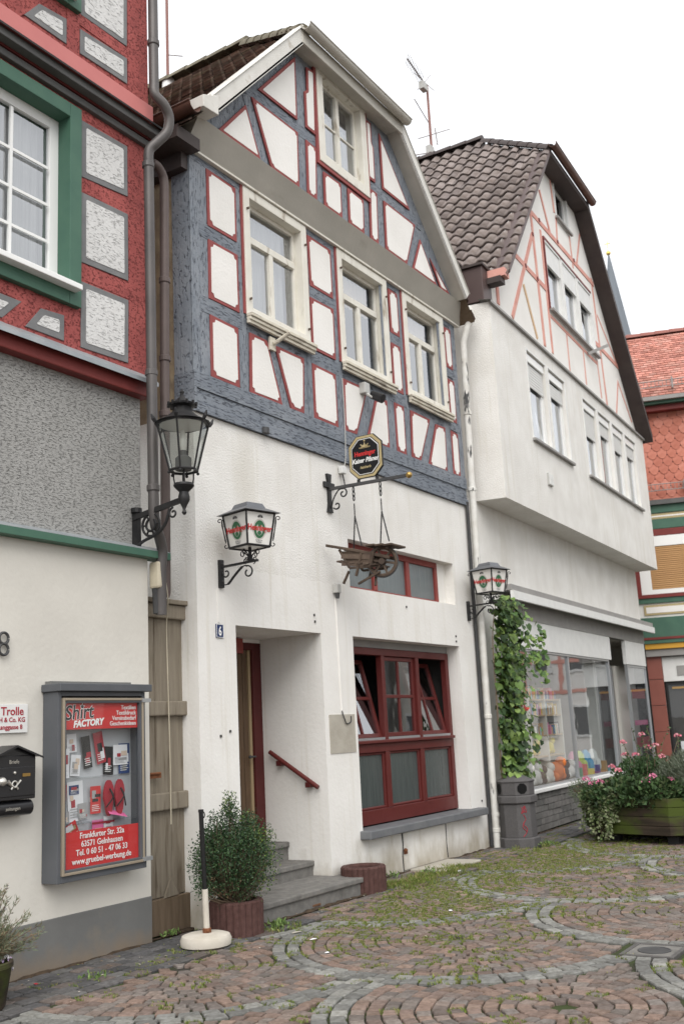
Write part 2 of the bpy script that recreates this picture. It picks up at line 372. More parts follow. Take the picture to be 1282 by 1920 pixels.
M('leaf', (.05, .11, .02), rough=.55, attr='Col', spec=.35)
M('petal', (.6, .1, .2), rough=.7, attr='Col')
M('twig', (.12, .085, .055), (.18, .13, .09), ns=20, rough=.9)
M('wood_bit', (.17, .085, .045), (.10, .05, .03), ns=10, rough=.9)
M('cast_iron', (.085, .08, .076), (.11, .105, .10), ns=20, rough=.7, bs=60, bd=.003)
M('ribbed_glass', (.055, .068, .066), (.085, .10, .097), ns=3, rough=.22, st=(30, 1, .6), bs=4, bd=.004, spec=.6)
M('ribbed_light', (.12, .145, .15), (.17, .195, .20), ns=3, rough=.22, st=(30, 1, .6), bs=4, bd=.004, spec=.6)
M('goods', (.5, .5, .5), rough=.5, attr='Col')
glassmat('glass', (.86, .88, .90), f0=.27, wav=.0022)
glassmat('glass_clear', (.94, .95, .95), f0=.05, wav=.002, fmax=.5)
glassmat('glass_shop', (.86, .88, .88), f0=.13, wav=.0015, fmax=.8)
glassmat('glass_lamp', (.80, .82, .80), f0=.10, rough=.08)
# ---------------------------------------------------------------- ground and paving
rnd = random.Random(7)
g = MB().add([(-600, -600, -.05), (900, -600, -.05), (900, 900, -.05), (-600, 900, -.05)], [(0, 1, 2, 3)])
struct(g.build('ground', 'ground'))
st = MB().add([(1.5, -2.2, -.02), (24, -2.2, -.02), (24, 6.5, -.02), (1.5, 6.5, -.02)], [(0, 1, 2, 3)])
street = struct(st.build('street', 'joint'))
def pxof(p):
    v = Vector(p)-EYE; d = v.dot(fw)
    return (641+FPX*v.dot(rt)/d, 960-FPX*v.dot(up)/d, d) if d > .1 else (-9e9, 0, 9e9)
PORPH = [(.200, .146, .122), (.188, .150, .130), (.165, .133, .118), (.205, .145, .118), (.152, .130, .119), (.220, .160, .130), (.178, .152, .136), (.182, .136, .117), (.160, .140, .128)]
GRAN = [(.255, .254, .238), (.215, .214, .203), (.285, .282, .262), (.188, .187, .178)]
BASALT = [(.105, .103, .106), (.125, .12, .12), (.09, .088, .09), (.155, .13, .118), (.14, .136, .132)]
stones = []; joints = []
CV = set(); CS_ = .02
def cover(q):
    x0, x1 = min(p[0] for p in q), max(p[0] for p in q); y0, y1 = min(p[1] for p in q), max(p[1] for p in q)
    for a in range(int(x0/CS_)-1, int(x1/CS_)+2):
        for b_ in range(int(y0/CS_)-1, int(y1/CS_)+2): CV.add((a, b_))
def sett(q, pal, zj=.004):
    cx = sum(p[0] for p in q)/4; cy = sum(p[1] for p in q)/4
    q = [(x+rnd.uniform(-.005, .005), y+rnd.uniform(-.005, .005)) for x, y in q]
    tz = rnd.uniform(-zj, zj)*.6; ta, tb = rnd.uniform(-.022, .022), rnd.uniform(-.022, .022)
    zz = lambda x, y: tz+ta*(x-cx)+tb*(y-cy)
    v = [(x, y, -.03) for x, y in q]+[(x, y, zz(x, y)-.007) for x, y in q]
    v += [(cx+(x-cx)*.90, cy+(y-cy)*.90, zz(x, y)) for x, y in q]
    f = [(i, (i+1) % 4, (i+1) % 4+4, i+4) for i in range(4)]+[(i+4, (i+1) % 4+4, (i+1) % 4+8, i+8) for i in range(4)]+[(8, 9, 10, 11)]
    c = rnd.choice(pal); k = rnd.uniform(.78, 1.22)*(1.16 if pal is PORPH else .95); c = tuple(a*k for a in c)
    stones.append((v, f, c, cx, cy)); joints.append(q); cover(q)
MANHOLE = (7.64, 2.39)
TUB = Vector((15.04, 4.04, 0))
def cellc(i, j): return (7.65+1.6*i, 3.9+1.45*(2*j+(i % 2)))
for i in range(-4, 8):
    for j in range(-3, 2):
        cx, cy = cellc(i, j); nxt = [cellc(i+1, k) for k in range(-4, 4)]
        rows = [(1.365, 1.47, 1), (1.255, 1.36, 1)] + [(1.25-.097*k-.097, 1.25-.097*k, 0) for k in range(12)]
        for r0, r1, gr in rows:
            if r0 < .06: continue
            rm = (r0+r1)/2; a = rnd.uniform(0, 1)
            a1 = a+2*math.pi
            while a < a1-.02:
                L = rnd.uniform(.12, .155) if gr else rnd.uniform(.078, .125)
                b = min(a+L/rm, a1); 
                if a1-b < .05/rm: b = a1
                m_ = (a+b)/2; x, y = cx+rm*math.cos(m_), cy+rm*math.sin(m_)
                ok = 2.2 < x < 18 and -1.6 < y < 5.5-.04 and not any(math.hypot(x-p, y-q_) < 1.47+.025 for p, q_ in nxt)
                ok = ok and not (abs(x-MANHOLE[0]) < .245 and abs(y-MANHOLE[1]) < .225)
                if ok:
                    ga = .0068/rm; gr_ = .0052
                    sett([(cx+r*math.cos(t), cy+r*math.sin(t)) for r, t in ((r0+gr_, a+ga), (r1-gr_, a+ga), (r1-gr_, b-ga), (r0+gr_, b-ga))], GRAN if gr else PORPH)
                a = b
for gx in range(int(2.3/CS_), int(17.8/CS_), 2):      # fill the cusps where rings meet
    for gy in range(int(-1.5/CS_), int(5.44/CS_), 2):
        x, y = gx*CS_, gy*CS_
        if abs(x-MANHOLE[0]) < .25 and abs(y-MANHOLE[1]) < .23: continue
        if any((gx+a, gy+b_) in CV for a in (-2, -1, 0, 1, 2) for b_ in (-2, -1, 0, 1, 2)): continue
        h = .036
        while h < .06 and not any((gx+int(s1*(h+.02)/CS_), gy+int(s2*(h+.02)/CS_)) in CV for s1 in (-1, 0, 1) for s2 in (-1, 0, 1)): h += .008
        sett([(x-h, y-h), (x+h, y-h), (x+h, y+h), (x-h, y+h)], GRAN if rnd.random() < .5 else PORPH)
y = 5.5; k = 0
while y < 6.2:
    h = rnd.uniform(.115, .14); x = 2.2+rnd.uniform(0, .1)
    while x < 13.2:
        L = rnd.uniform(.12, .19)
        pal = BASALT if (x < 7.9+.2*rnd.random() or rnd.random() < .25) else PORPH
        if not (7.55 < x < 9.7 and y > 5.72): sett([(x+.006, y+.006), (x+L-.006, y+.006), (x+L-.006, y+h-.006), (x+.006, y+h-.006)], pal, .006)
        x += L
    y += h
for k in range(4):      # basalt strip by the shop base
    x = 13.7
    while x < 17:
        L = rnd.uniform(.12, .18); y0 = 5.52+k*.15+.056*(x-13.8)
        sett([(x+.006, y0+.006), (x+L-.006, y0+.006), (x+L-.006, y0+.14), (x+.006, y0+.14)], BASALT); x += L
def vis(s):
    px, py, d = pxof((s[3], s[4], 0)); return 0 < px < 1282 and 0 < py < 1920
seen = sorted((s for s in stones if vis(s)), key=lambda s: s[3]**2+s[4]**2)[:300]
ids = {id(s) for s in seen}
for s in seen:
    b = MB().add(s[0], s[1]); b.fc = [s[2]]*len(s[1]); b.build('paving_sett', 'sett', street)
b = MB(); b.fc = []
for s in stones:
    if id(s) not in ids: b.add(s[0], s[1]); b.fc += [s[2]]*len(s[1])
b.build('paving_setts', 'sett', street, kind='stuff')

# moss and grass sprouting from the joints
def blades(b, x, y, n, h, spread, cols, z=-.01):
    for _ in range(n):
        a = rnd.uniform(0, 6.28); r = spread*math.sqrt(rnd.random()); px_, py_ = x+r*math.cos(a), y+r*math.sin(a)
        a2 = rnd.uniform(0, 6.28); hh = h*rnd.uniform(.5, 1.2); w_ = rnd.uniform(.002, .0045); l = rnd.uniform(.1, .8)*hh
        dx, dy = math.cos(a2), math.sin(a2); k = len(b.v)
        b.v += [Vector((px_-dy*w_, py_+dx*w_, z)), Vector((px_+dy*w_, py_-dx*w_, z)), Vector((px_+dx*l*.5+dy*w_*.6, py_+dy*l*.5-dx*w_*.6, z+hh*.7)), Vector((px_+dx*l, py_+dy*l, z+hh))]
        b.f += [(k, k+1, k+2), (k, k+2, k+3)]; c = rnd.choice(cols); q = rnd.uniform(.7, 1.3); b.fc += [tuple(v*q for v in c)]*2
GR = [(.15, .20, .035), (.12, .17, .03), (.20, .21, .06), (.22, .19, .08), (.10, .15, .025)]
b = MB(); b.fc = []
def dens(x, y):
    d = .03
    d += 1.3*math.exp(-((x-10.4)/1.5)**2-((y-5.05)/.6)**2)
    d += 1.2*math.exp(-((x-8.2)/.95)**2-((y-4.75)/.5)**2)
    d += 1.3*math.exp(-((x-12.7)/1.5)**2-((y-5.0)/.75)**2)
    d += .25*math.exp(-((x-9)/3)**2-((y-3.6)/.5)**2)
    d += .35*math.exp(-((x-6.2)/.8)**2-((y-5.65)/.15)**2)
    return d
for q in joints:
    x, y = q[0]; px, py, d_ = pxof((x, y, 0))
    if not (-150 < px < 1430 and py < 2100): continue
    clump = .5+.5*math.sin(x*5.3+1.7*math.sin(y*4.1))*math.sin(y*6.7+1.3*math.sin(x*3.3))
    dd_ = dens(x, y)*(.25+1.3*clump*clump)
    if rnd.random() < dd_*1.9+.03:      # low moss along the edges of this stone
        for e in range(4):
            if rnd.random() < .75:
                a, c = q[e], q[(e+1) % 4]
                for _ in range(4): t = rnd.random(); blades(b, a[0]+(c[0]-a[0])*t, a[1]+(c[1]-a[1])*t, 8, .022, .016, GR, -.010)
    if rnd.random() < dd_*.42:
        big = rnd.random() < .4
        blades(b, x, y, rnd.randint(30, 60) if big else rnd.randint(14, 26), .026 if big else .015, .055 if big else .032, GR)
for _ in range(80): blades(b, rnd.uniform(9.75, 11.4), rnd.gauss(5.72, .12), 30, .06, .07, GR)
for _ in range(14): blades(b, rnd.uniform(7.3, 7.8), rnd.gauss(5.58, .05), 14, .04, .05, GR)
for _ in range(10): blades(b, rnd.uniform(12.9, 14.0), rnd.gauss(5.55, .08), 16, .06, .05, GR)
tag(b.build('joint_grass', 'grass'), 'short grass and moss growing between the paving setts', 'grass', kind='stuff')
# manhole: square frame with a round cover, set flush in the setts
mx_, my_ = MANHOLE
mh = thing('manhole_cover', 'square iron manhole frame with dark round lid set in paving', 'manhole', (mx_, my_, 0))
b = MB()
for (x0, x1, y0, y1) in ((-.2, .2, -.18, -.15), (-.2, .2, .15, .18), (-.2, -.17, -.15, .15), (.17, .2, -.15, .15)): b.box(mx_+x0*1.05, mx_+x1*1.05, my_+y0*1.05, my_+y1*1.05, -.03, .006)
b.build('frame', 'cast_iron', mh, bev=.003)
MB().box(mx_-.178, mx_+.178, my_-.157, my_+.157, -.03, .0).build('inlay', 'stone_step', mh)
b = MB().lathe([(.115, -.02), (.115, .004), (.105, .006), (.10, .003)], (mx_, my_, 0), 28)
b.build('lid', 'iron_grey', mh)
# ---------------------------------------------------------------- generic window
def sash_window(parent, x0, x1, z0, z1, Y, tf=None, casing=.10, mat='cream_paint', cm='cream_paint', transom=None, mull=True, bars=0, fr=.045, deep=.07, sill=None, sillmat='cream_worn', glass='glass', curtain=None, room='room_dark', roomd=.5, cproud=.035, rz=None):
    """window part: casing (the part) with sash, panes, sill as children; curtain and room wall behind"""
    b = MB(tf)
    if casing: frame(b, x0, x1, z0, z1, casing, Y-cproud, Y+deep+.02)
    else: frame(b, x0, x1, z0, z1, .02, Y+.01, Y+deep+.02)
    w = b.build('window', cm, parent, bev=.006)
    c = casing or .02; a0, a1, e0, e1 = x0+c, x1-c, z0+c, z1-c; yf = Y+deep-.03; yb = Y+deep+.015
    s = MB(tf); frame(s, a0, a1, e0, e1, fr, yf, yb)
    cells = []
    zt = e0+(e1-e0)*(1-transom) if transom else e1
    if transom:
        s.box(a0+fr, a1-fr, yf-.015, yb, zt-.04, zt+.04); cells.append((a0+fr, a1-fr, zt+.04, e1-fr))
    lo, hi = e0+fr, (zt-.04 if transom else e1-fr)
    if mull:
        xm = (a0+a1)/2; s.box(xm-.035, xm+.035, yf-.012, yb, lo, hi); cells += [(a0+fr, xm-.035, lo, hi), (xm+.035, a1-fr, lo, hi)]
    else: cells.append((a0+fr, a1-fr, lo, hi))
    for (p, q, r, t) in list(cells):
        for k in range(bars):
            zz = r+(t-r)*(k+1)/(bars+1); s.box(p, q, yf+.008, yb-.006, zz-.011, zz+.011)
    s.build('sash', mat, w, bev=.004)
    for (p, q, r, t) in cells:
        MB(tf).poly([(p, yb-.02, r), (q, yb-.02, r), (q, yb-.02, t), (p, yb-.02, t)]).build('pane', glass, w)
    if sill:
        sp, sh = sill
        b = MB(tf)
        for k, (dz, pr) in enumerate(((0, sp), (sh*.34, sp*.75), (sh*.66, sp*.5))):
            b.box(x0-.02, x1+.02, Y-cproud-pr, Y-cproud-.001, z0-dz-sh*.32, z0-dz)
        b.build('sill', sillmat, w, bev=.005)
    if curtain:
        for (p, q, r, t, cmat) in curtain:
            n = max(6, int((q-p)*40)); pts = [(p+(q-p)*i/n, Y+deep+.09+.012*math.sin(i*1.7), 0) for i in range(n+1)]
            b = MB(tf)
            for i in range(n): b.poly([(pts[i][0], pts[i][1], r), (pts[i+1][0], pts[i+1][1], r), (pts[i+1][0], pts[i+1][1], t), (pts[i][0], pts[i][1], t)])
            b.build('curtain', cmat, w)
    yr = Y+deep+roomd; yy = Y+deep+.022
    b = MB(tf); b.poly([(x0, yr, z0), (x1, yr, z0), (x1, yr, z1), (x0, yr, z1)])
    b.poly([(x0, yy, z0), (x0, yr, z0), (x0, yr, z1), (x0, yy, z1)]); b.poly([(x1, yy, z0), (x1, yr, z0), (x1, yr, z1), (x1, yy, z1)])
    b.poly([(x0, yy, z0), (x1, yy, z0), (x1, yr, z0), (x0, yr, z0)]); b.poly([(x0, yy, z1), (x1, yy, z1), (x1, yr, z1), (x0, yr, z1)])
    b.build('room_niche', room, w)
    return w

# ---------------------------------------------------------------- red half-timbered house, number 8
H8 = thing('half_timbered_house', 'red half-timbered house with green window frames and grey plaster band', 'house', (4.2, 6.6, 0))
XL = 0.6; XR = 6.73
MB().box(XL, XR, 6.27, 6.75, .36, 3.205).build('wall', 'plaster_warm', H8)
MB().box(XL, XR+.003, 6.262, 6.75, -.04, .36).build('plinth', 'plinth_grey', H8, bev=.006)
b = MB(); b.box(XL, 6.93, 6.17, 6.34, 3.195, 3.262); o = b.build('drip_ledge', 'green_paint', H8, bev=.004)
MB().add([(XL, 6.17, 3.264), (6.93, 6.17, 3.264), (6.93, 6.345, 3.33), (XL, 6.345, 3.33), (XL, 6.17, 3.258), (6.93, 6.17, 3.258)], [(0, 1, 2, 3), (4, 5, 1, 0)]).build('zinc_cover', 'zinc', o)
MB().box(XL, 6.735, 6.345, 6.8, 3.2, 4.78).build('plaster_band', 'plaster_grey', H8)
MB().box(XL, 6.78, 6.24, 6.6, 4.70, 4.835).build('red_board', 'dark_red', H8, bev=.01)
MB().add([(XL, 6.17, 4.84), (6.80, 6.17, 4.84), (6.80, 6.27, 4.93), (XL, 6.27, 4.93), (XL, 6.17, 4.80), (6.80, 6.17, 4.80)], [(0, 1, 2, 3), (4, 5, 1, 0)]).build('zinc_flashing', 'zinc', H8)
WIN = (4.62, 5.87, 5.27, 7.17)
wallholes(XL, XR, 4.80, 7.30, [(WIN[0]+.03, WIN[1]-.03, WIN[2]+.03, WIN[3]-.03, .3)], 6.25, .3).build('timber_wall', 'timber_red', H8)
for a in ((5.99-.09, 4.9, 5.99-.09, 7.25, .13), (6.61, 4.9, 6.61, 7.25, .22), (5.9, 7.19, 6.72, 7.2, .10), (5.95, 6.49, 6.55, 6.5, .15), (5.95, 5.65, 6.55, 5.66, .15), (4.5, 5.2, 5.85, 5.2, .10), (5.80, 4.9, 5.80, 5.3, .15), (5.12, 4.9, 5.42, 5.25, .18), (4.3, 4.9, 4.3, 7.25, .22), (4.52, 4.9, 4.52, 7.2, .14)):
    beam(H8, *a, 6.25, 'timber_red')
for p in ([(5.91, 6.55), (6.49, 6.61), (6.49, 7.13), (5.91, 7.11)], [(5.91, 5.73), (6.49, 5.76), (6.49, 6.43), (5.91, 6.40)], [(5.91, 4.94), (6.48, 4.96), (6.49, 5.57), (5.91, 5.55)], [(5.31, 4.94), (5.72, 4.94), (5.72, 5.17), (5.47, 5.15)], [(4.62, 4.94), (5.08, 4.94), (5.27, 5.14), (4.62, 5.14)],
          [(3.4, 4.95), (4.18, 4.95), (4.18, 5.6), (3.4, 5.6)], [(3.4, 5.75), (4.18, 5.75), (4.18, 6.42), (3.4, 6.42)], [(3.4, 6.58), (4.18, 6.58), (4.18, 7.12), (3.4, 7.12)]):
    panel(H8, p, 6.25, bw=.055, proud=.012, mb='grey_line', mi='infill_rough', notch=.012)
sash_window(H8, *WIN, 6.25, casing=.135, cm='green_paint', mat='white_gloss', mull=False, bars=0, fr=.10, deep=.12, sill=None, curtain=[(4.78, 5.71, 5.4, 7.05, 'curtain')], cproud=.06, room='room_mid', glass='glass')
wdw = [c for c in H8.children if c.name.startswith('window')][-1]
b = MB()
for xx in (5.21,): b.box(xx-.015, xx+.015, 6.325, 6.345, 5.53, 6.91)
for zz in (5.83, 6.17, 6.52): b.box(4.88, 5.61, 6.327, 6.343, zz-.013, zz+.013)
b.build('glazing_bar', 'white_gloss', wdw)
MB().box(4.55, 5.80, 6.10, 6.30, 5.385, 5.435).build('sill', 'white_gloss', wdw, bev=.006)
# jettied next storey: moulding, slate edge, pink fascia, timbered wall above
b = MB().box(XL, 6.80, 6.20, 6.6, 7.232, 7.30); b.build('moulding', 'dark_soffit', H8, bev=.01)
MB().box(XL, 6.81, 6.185, 6.6, 7.302, 7.322).build('red_bead', 'red_frame', H8)
MB().box(XL, 6.83, 6.10, 6.6, 7.324, 7.40).build('soffit', 'dark_soffit', H8, bev=.008)
MB().add([(XL, 6.06, 7.405), (6.86, 6.06, 7.405), (6.86, 6.14, 7.45), (XL, 6.14, 7.45), (XL, 6.06, 7.385), (6.86, 6.06, 7.385)], [(0, 1, 2, 3), (4, 5, 1, 0)]).build('slate_edge', 'black_edge', H8)
MB().box(XL, 6.70, 6.10, 6.6, 7.43, 7.60).build('fascia_board', 'pink_board', H8, bev=.004)
wallholes(XL, 6.64, 7.602, 10.6, [(4.53, 5.71, 8.05, 9.67, .3)], 6.12, .3).build('timber_wall', 'timber_red', H8)
MB().box(6.60, 6.64, 6.124, 12, 7.602, 10.6).build('side_wall', 'timber_red', H8)
MB().box(6.69, 6.728, 6.254, 12, 4.79, 7.3).build('side_wall', 'timber_red', H8)
MB().box(6.68, 6.726, 6.7, 12, 0, 3.3).build('side_wall', 'plaster_warm', H8)
for a in ((5.69, 7.6, 5.69, 8.6, .15), (6.51, 7.6, 6.51, 10.5, .27), (5.7, 8.0, 6.5, 8.0, .12), (5.0, 7.6, 5.35, 8.0, .14)): beam(H8, *a, 6.12, 'timber_red')
for p in ([(5.77, 8.05), (6.36, 8.07), (6.37, 9.1), (5.77, 9.1)], [(5.77, 7.65), (6.36, 7.67), (6.36, 7.94), (5.77, 7.90)], [(5.14, 7.65), (5.61, 7.65), (5.61, 7.90), (5.30, 7.86)]):
    panel(H8, p, 6.12, bw=.05, proud=.012, mb='grey_line', mi='infill_rough', notch=.012)
sash_window(H8, 4.5, 5.74, 8.02, 9.7, 6.12, casing=.15, cm='green_paint', mat='white_gloss', mull=False, fr=.09, deep=.10, cproud=.06, room='room_mid')
b = MB(); b.box(4.5, 5.66, 5.97, 6.09, 8.09, 8.14); b.build('sill', 'white_gloss', [c for c in H8.children if c.name.startswith('window')][-1])
# ---------------------------------------------------------------- blue half-timbered inn, number 6
BH = thing('half_timbered_inn', 'white and blue half-timbered inn with red lined panels and grey tiled half-hip roof', 'house', (10.3, 7.2, 0))
X0, X1 = 7.31, 13.29
DOOR = (7.87, 9.35, -.05, 2.67, .9); BIG = (10.0, 12.71, .54, 2.67, .2); UPW = (10.0, 12.70, 3.23, 3.80, .17)
wallholes(X0, X1, -.05, 3.23, [DOOR, BIG], 6.2, .2).build('ground_floor_wall', 'plaster_smooth', BH)
b = wallholes(X0, X1, 3.23, 4.70, [UPW], 6.2, .17)
b.add([(X0, 6.2, 3.23), (X0, 6.2, 4.70), (X0+.015, 6.42, 4.70), (X0+.015, 6.42, 3.23)], [(0, 1, 2, 3)])
b.build('upper_plaster', 'plaster_rough', BH)
MB().add([(X0, 6.2, -.05), (X0, 6.2, 3.23), (X0+.015, 6.42, 3.23), (X0+.0, 6.42, -.05)], [(0, 1, 2, 3)]).build('corner_return', 'plaster_smooth', BH)
MB().box(X0+.016, X0+.25, 6.421, 14, -.05, 4.7).build('side_wall', 'plaster_rough', BH); MB().box(X0+.016, X0+.25, 6.421, 14, 4.7, 7.9).build('side_wall', 'plaster_side', BH)
MB().box(X1-.2, X1, 6.21, 14, -.05, 7.9).build('side_wall', 'plaster_side', BH)
MB().box(X0, X1, 13.9, 14.1, -.05, 7.9).build('rear_wall', 'plaster_side', BH)
# timbered storey
WX = [(8.165, 9.36), (10.03, 11.24), (11.67, 12.88)]
wallholes(X0, X1, 4.70, 7.62, [(a+.04, c-.04, 6.0, 7.42, .25) for a, c in WX], 6.19, .25).build('timber_wall', 'timber_blue', BH)
MB().box(X0-.004, X0+.02, 6.195, 6.42, 4.70, 7.70).build('corner_post', 'timber_blue', BH)
TB = 'timber_blue'; TL = 'timber_blue_long'
for a in ((X0+.13, 5.09, X0+.13, 7.5, .26), (8.11, 5.09, 8.11, 7.5, .13), (9.38, 5.09, 9.38, 7.5, .15), (9.97, 5.09, 9.97, 7.5, .16), (11.19, 5.09, 11.19, 7.5, .2), (11.60, 5.09, 11.60, 7.5, .15), (12.82, 5.09, 12.82, 7.5, .2), (13.2, 5.09, 13.2, 7.5, .17)):
    beam(BH, *a, 6.19, TB)
for (p, q) in ((7.44, 8.1), (9.38, 9.97), (11.2, 11.6), (12.9, 13.2)):
    for z in (6.67, 5.855): beam(BH, p, z, q, z, .17, 6.19, TL)
for p, q in WX: beam(BH, p-.02, 5.83, q+.02, 5.83, .13, 6.19, TL)
for a in ((8.58, 5.80, 8.86, 5.08, .17), (10.72, 5.80, 10.40, 5.08, .17), (12.36, 5.80, 12.03, 5.08, .17)): beam(BH, *a, 6.19, TB)
beam(BH, X0, 5.025, X1, 5.025, .17, 6.17, TL, name='sill_beam'); beam(BH, X0-.004, 4.865, X1, 4.865, .15, 6.185, TL, name='sill_beam'); beam(BH, X0-.004, 4.745, X1, 4.745, .09, 6.165, TL, name='sill_beam')
MB().box(X0-.012, X0+.02, 6.162, 6.42, 4.70, 5.11).build('sill_beam', TL, BH)
beam(BH, X0, 7.46, X1, 7.46, .14, 6.183, TL, name='wall_plate')
A, B_, C_ = (7.38, 6.74), (6.60, 5.945), (5.77, 5.105)
def rect(x0, x1, z): return [(x0, z[1]), (x1, z[1]), (x1, z[0]), (x0, z[0])]
rr = random.Random(3)
def jig(p): return [(x+rr.uniform(-.012, .012), z+rr.uniform(-.008, .008)) for x, z in p]
for p in (rect(7.58, 8.05, A), rect(7.57, 8.045, B_), rect(7.565, 8.02, C_), [(8.20, 5.105), (8.76, 5.105), (8.52, 5.775), (8.215, 5.775)], [(8.93, 5.105), (9.18, 5.105), (9.215, 5.785), (8.67, 5.775)],
          rect(9.41, 9.91, A), rect(9.40, 9.90, B_), rect(9.38, 9.875, C_), [(10.03, 5.105), (10.29, 5.11), (10.62, 5.77), (10.05, 5.77)], [(10.54, 5.10), (11.08, 5.10), (11.09, 5.75), (10.81, 5.73)],
          rect(11.305, 11.555, A), rect(11.30, 11.55, B_), rect(11.275, 11.53, C_), [(11.67, 5.10), (11.92, 5.095), (12.28, 5.77), (11.71, 5.77)], [(12.14, 5.085), (12.70, 5.085), (12.74, 5.75), (12.44, 5.75)],
          rect(12.925, 13.13, (7.35, 6.72)), rect(12.925, 13.135, (6.55, 5.90)), rect(12.90, 13.12, (5.75, 5.09))):
    panel(BH, jig(p), 6.186)
for k, (p, q) in enumerate(WX):
    cur = ([(p+.2, q-.2, 6.1, 7.3, 'curtain')], [(p+.2, q-.2, 6.9, 7.3, 'curtain_beige'), (p+.17, p+.4, 6.1, 6.9, 'blind_dark')], [(p+.2, q-.2, 6.9, 7.3, 'curtain_beige'), (p+.16, p+.36, 6.08, 6.9, 'curtain')])[k]
    sash_window(BH, p, q, 5.965, 7.455, 6.186, transom=.33, sill=(.075, .11), curtain=cur, casing=.105, deep=.10, room='room_mid' if k == 0 else 'room_dark', roomd=.6)
    b = MB(); b.box(p-.035, p-.001, 6.165, 6.186, 5.97, 7.49); b.box(q+.001, q+.022, 6.165, 6.186, 5.97, 7.49); b.box(p-.001, q+.001, 6.165, 6.186, 7.457, 7.49); b.build('red_surround', 'red_line', BH)
    w_ = [c for c in BH.children if c.name.startswith('window')][-1]
    for zz in (6.15, 7.2):
        for xx in (p+.05, q-.05): MB().box(xx-.006, xx+.006, 6.12, 6.15, zz-.012, zz+.012).build('shutter_hook', 'cart_light', w_)
# cove cornice under the gable
CX0, CX1 = 7.24, 13.42; GY = 6.05
cp = [(6.195, 7.49), (6.155, 7.478), (6.135, 7.505), (6.085, 7.60), (6.02, 7.70), (5.985, 7.755), (6.015, 7.775), (6.195, 7.775)]
b = MB(); n = len(cp)
b.v = [Vector((x, y, z)) for x in (CX0, CX1) for y, z in cp]; b.f = [tuple(range(n))[::-1], tuple(range(n, 2*n))]+[(i, (i+1) % n, (i+1) % n+n, i+n) for i in range(n)]
b.build('cove_cornice', 'cove', BH, smooth=True)
MB().box(CX0+.03, CX1-.05, 6.128, 6.19, 7.462, 7.484).build('cornice_bead', 'cream_paint', BH)
# gable wall (half-hip: flat top)
GT = 9.72
gp = [(7.36, 7.776), (13.06, 7.776), (13.06, 7.90), (11.30, GT), (9.06, GT), (7.36, 7.90)]
GW = (9.535, 10.69, 8.36, 9.70)
b = MB()
b.poly([(x, GY, z) for x, z in ((7.36, 7.776), (GW[0]+.03, 7.776), (GW[0]+.03, GT), (9.06, GT), (7.36, 7.90))]); b.poly([(x, GY, z) for x, z in ((GW[1]-.03, 7.776), (13.06, 7.776), (13.06, 7.90), (11.30, GT), (GW[1]-.03, GT))])
b.poly([(x, GY, z) for x, z in ((GW[0]+.03, 7.776), (GW[1]-.03, 7.776), (GW[1]-.03, GW[2]+.03), (GW[0]+.03, GW[2]+.03))]); b.build('gable_wall', 'timber_blue', BH)
for a in ((9.18, 7.78, 9.2, 9.7, .17), (10.985, 7.78, 10.99, 9.7, .16), (8.43, 7.78, 8.13, 8.5, .15), (11.70, 7.78, 12.02, 8.5, .15), (9.50, 7.78, 9.52, 8.4, .13), (10.07, 7.78, 10.08, 8.3, .15), (10.60, 7.78, 10.62, 8.4, .13)): beam(BH, *a, GY, TB)
for a in ((8.0, 8.58, 9.3, 8.58, .16), (10.9, 8.59, 12.15, 8.59, .16), (9.2, 8.58, 9.55, 8.58, .15), (10.6, 8.6, 11.0, 8.6, .12)): beam(BH, *a, GY, TL)
for p in ([(7.60, 7.785), (8.33, 7.785), (8.09, 8.34)], [(8.53, 7.785), (9.07, 7.785), (9.09, 8.51), (8.2, 8.50)], [(8.33, 8.66), (9.09, 8.67), (9.105, 9.52)], [(9.27, 8.67), (9.475, 8.67), (9.51, 9.55), (9.34, 9.52), (9.33, 9.2), (9.27, 9.15)], [(9.24, 7.785), (9.435, 7.79), (9.475, 8.49), (9.255, 8.50)],
          [(9.60, 7.785), (9.99, 7.785), (10.0, 8.26), (9.61, 8.25)], [(10.15, 7.785), (10.51, 7.785), (10.54, 8.27), (10.16, 8.28)], [(10.70, 8.67), (10.88, 8.67), (10.89, 9.19), (10.85, 9.24), (10.85, 9.53), (10.71, 9.53)], [(10.67, 7.785), (10.87, 7.785), (10.905, 8.53), (10.71, 8.53)],
          [(11.07, 8.67), (11.82, 8.675), (11.065, 9.50)], [(11.06, 7.785), (11.62, 7.785), (11.95, 8.51), (11.08, 8.505)], [(11.78, 7.785), (12.50, 7.785), (12.07, 8.34)], [(12.62, 7.785), (12.92, 7.785), (12.33, 8.16)]):
    panel(BH, p, GY-.012, notch=.035 if len(p) == 4 else .012)
sash_window(BH, *GW, GY-.012, casing=.13, mull=True, bars=1, sill=None, deep=.09, curtain=[(9.7, 10.55, 9.25, 9.6, 'blind_dark'), (9.7, 10.55, 8.45, 9.25, 'curtain')], fr=.04, room='room_mid')
b = MB(); b.box(GW[0]-.05, GW[0]-.003, GY-.035, GY-.005, GW[2]-.05, GT); b.box(GW[0]-.003, GW[1]+.003, GY-.035, GY-.005, GW[2]-.05, GW[2]-.004); b.box(GW[1]+.003, GW[1]+.04, GY-.035, GY-.005, GW[2]-.05, GT); b.build('red_surround', 'red_line', BH)
